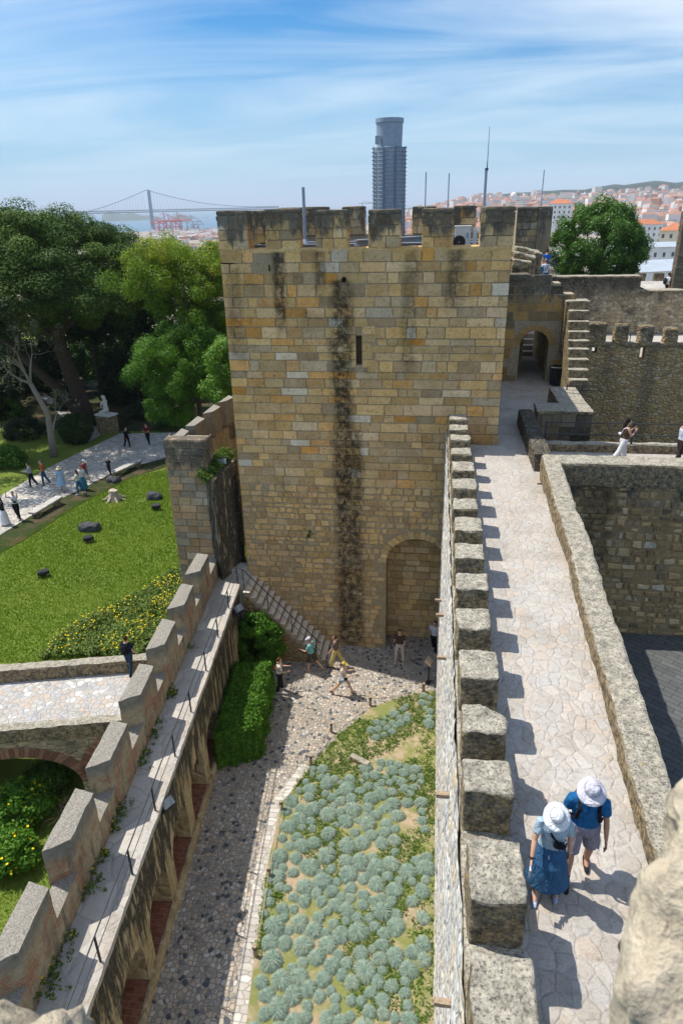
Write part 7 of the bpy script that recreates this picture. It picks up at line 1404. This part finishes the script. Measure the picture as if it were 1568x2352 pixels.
# suspension bridge over the river
sb = thing('suspension_bridge', 'long grey suspension bridge over the river in the haze', 'bridge', (*(col_dir(345) * 4000), -80)); BM = plain('bridge_steel', (.12, .15, .19), .6, .2)
def onr(px, r, z): return Vector((*(col_dir(px) * r), z))
def bpt(px, py, r): d = ray(px, py); return Vector(CAMP + d * (r / math.hypot(d[0], d[1])))
rb = lambda px: 4000 + (px - 345) * 1.0
TW = bpt(341, 436, 4000); tb = bpt(347, 494, 4000); tb.z = -80; top_ = Vector((TW.x, TW.y, TW.z)); dirb = (onr(520, rb(520), 0) - onr(345, rb(345), 0)).normalized(); perp = Vector((-dirb.y, dirb.x, 0))
mb = MB()
for s in (-1, 1): mb.tube([Vector((TW.x, TW.y, -80)) + perp * 12 * s, top_ + perp * 9 * s], [6.0, 4.4], 4)
for f in (.45, .62, .80, .97): mb.tube([Vector((TW.x, TW.y, -80 + (TW.z + 80) * f)) + perp * 11 * s for s in (-1, 1)], 3.2, 4)
mb.build('bridge_tower', BM, sb)
dkz = bpt(400, 485.5, rb(400)).z; mb = MB()
def dk(px): v = onr(px, rb(px), dkz); return v
for dz in (0, 9): mb.tube([dk(px) + Vector((0, 0, dz)) for px in np.linspace(150, 640, 30)], 2.2, 4)
prev = None
for i, px in enumerate(np.linspace(150, 640, 150)):
    c = dk(px) + Vector((0, 0, 9 if i % 2 else 0))
    if prev is not None: mb.tube([prev, c], .9, 3)
    prev = c
mb.build('deck_truss', BM, sb)
mb = MB(); cab = []
for px in np.linspace(341, 640, 60): f = (px - 341) / 260; z = dkz + 14 + (TW.z - dkz - 14) * (1 - min(f, 1)) ** 2; cab.append(onr(px, rb(px), z))
mb.tube(cab, 1.5, 5); cab2 = [onr(px, rb(px), dkz + 8 + (TW.z - dkz - 8) * (1 - (341 - px) / 150) ** 1.35) for px in np.linspace(341, 192, 30)]; mb.tube(cab2, 1.5, 5); mb.build('main_cable', BM, sb)
mb = MB()
for px in np.linspace(350, 600, 42):
    f = (px - 341) / 260; z = dkz + 14 + (TW.z - dkz - 14) * (1 - min(f, 1)) ** 2; mb.tube([onr(px, rb(px), dkz), onr(px, rb(px), z)], .45, 3)
for px in np.linspace(332, 220, 18): z = dkz + 8 + (TW.z - dkz - 8) * (1 - (341 - px) / 150) ** 1.35; mb.tube([onr(px, rb(px), dkz), onr(px, rb(px), z)], .45, 3)
tag(mb.build('hanger_cables', BM, sb), kind='stuff')
# harbour cranes
def crane(px, pyt, pyb, r, m, lab):
    a, b2 = bpt(px, pyb, r), bpt(px, pyt, r); h = b2.z + 79; t = thing('harbour_crane', lab, 'crane', (a.x, a.y, -79), YAW + .2, 'harbour cranes by the river'); w = h * .22; mb = MB()
    for x in (-w, w):
        for y in (-w * .8, w * .8): mb.tube([(x, y, 0), (x * .85, y, h * .62)], 2.0, 4)
        mb.tube([(x, -w * .8, h * .3), (x, w * .8, h * .3)], 1.6, 4)
    for y in (-w * .8, w * .8): mb.tube([(-w, y, h * .3), (w, y, h * .3)], 1.6, 4); mb.tube([(-w, y, 0), (w, y, h * .3)], 1.0, 4); mb.tube([(w, y, h * .3), (-w, y, h * .6)], 1.0, 4)
    mb.build('portal', m, t, local=True); mb = MB(); mb.tube([(-w * 2.2, 0, h * .62), (w * 3.6, 0, h * .62)], 2.4, 4); mb.tube([(w * .6, 0, h * .62), (w * .4, 0, h)], 1.6, 4); mb.tube([(w * .4, 0, h), (w * 3.4, 0, h * .64)], .8, 4); mb.tube([(w * .4, 0, h), (-w * 2, 0, h * .64)], .8, 4); mb.build('boom', m, t, local=True)
RC = plain('crane_red', (.42, .06, .06), .6); BC = plain('crane_grey', (.25, .30, .36), .6)
for px, pt, pb2, r, m_, lab in ((376, 489, 533, 2950, RC, 'red harbour crane nearest the bridge tower'), (386, 492, 530, 3020, RC, 'red harbour crane second from the bridge tower'), (407, 488, 532, 2980, RC, 'tallest red harbour crane'), (412, 494, 530, 3080, RC, 'red harbour crane close behind the tallest one'), (438, 494, 529, 3060, BC, 'grey harbour crane right of the red ones'), (362, 500, 533, 3120, RC, 'small red crane at the foot of the bridge tower'), (452, 505, 528, 3150, BC, 'small grey crane near the tower edge')): crane(px, pt, pb2, r, m_, lab)
mb = MB()
for _ in range(700): px = rng.uniform(345, 500); r = rng.uniform(1900, 3200); d = col_dir(px) * r; z = skyline_z(px, r); w, l, h = rng.uniform(5, 18), rng.uniform(4, 10), rng.uniform(3, 9); mb.cur = (rng.choice([.1, .35, .5, .6, .75, .9, .95]), .5, .5); mb.box(d[0] - w, d[0] + w, d[1] - l, d[1] + l, z - 4, z + h)
tag(mb.build('harbour_sheds', m if False else bpy.data.materials['city_cover']), 'jumble of sheds and containers in the hazy harbour', 'harbour', kind='stuff')
# construction crane far off left of the chimney
p = bpt(832, 467, 1500); t = thing('tower_crane', 'thin tower crane far off just left of the chimney', 'crane', (p.x, p.y, p.z - 25)); mb = MB(); mb.tube([(0, 0, 0), (0, 0, 27)], .7, 4); mb.build('mast', BC, t, local=True); mb = MB(); mb.tube([(-8, 0, 25), (32, 0, 25)], .6, 4); mb.tube([(0, 0, 29), (20, 0, 25.4)], .3, 3); mb.build('jib', BC, t, local=True)
# ------------------------------------------------------------------ air
mb = MB(); mb.box(-47000, 47000, -47000, 47000, -110, 230); m = bpy.data.materials.new('air'); m.use_nodes = True; t = m.node_tree; t.nodes.clear(); pv = t.nodes.new('ShaderNodeVolumePrincipled'); pv.inputs['Density'].default_value = .00010; pv.inputs['Color'].default_value = (.80, .90, 1.0, 1); pv.inputs['Anisotropy'].default_value = .0; o_ = t.nodes.new('ShaderNodeOutputMaterial'); t.links.new(pv.outputs[0], o_.inputs['Volume'])
tag(mb.build('haze', m), 'pale summer haze over the city and river', 'haze', kind='stuff')
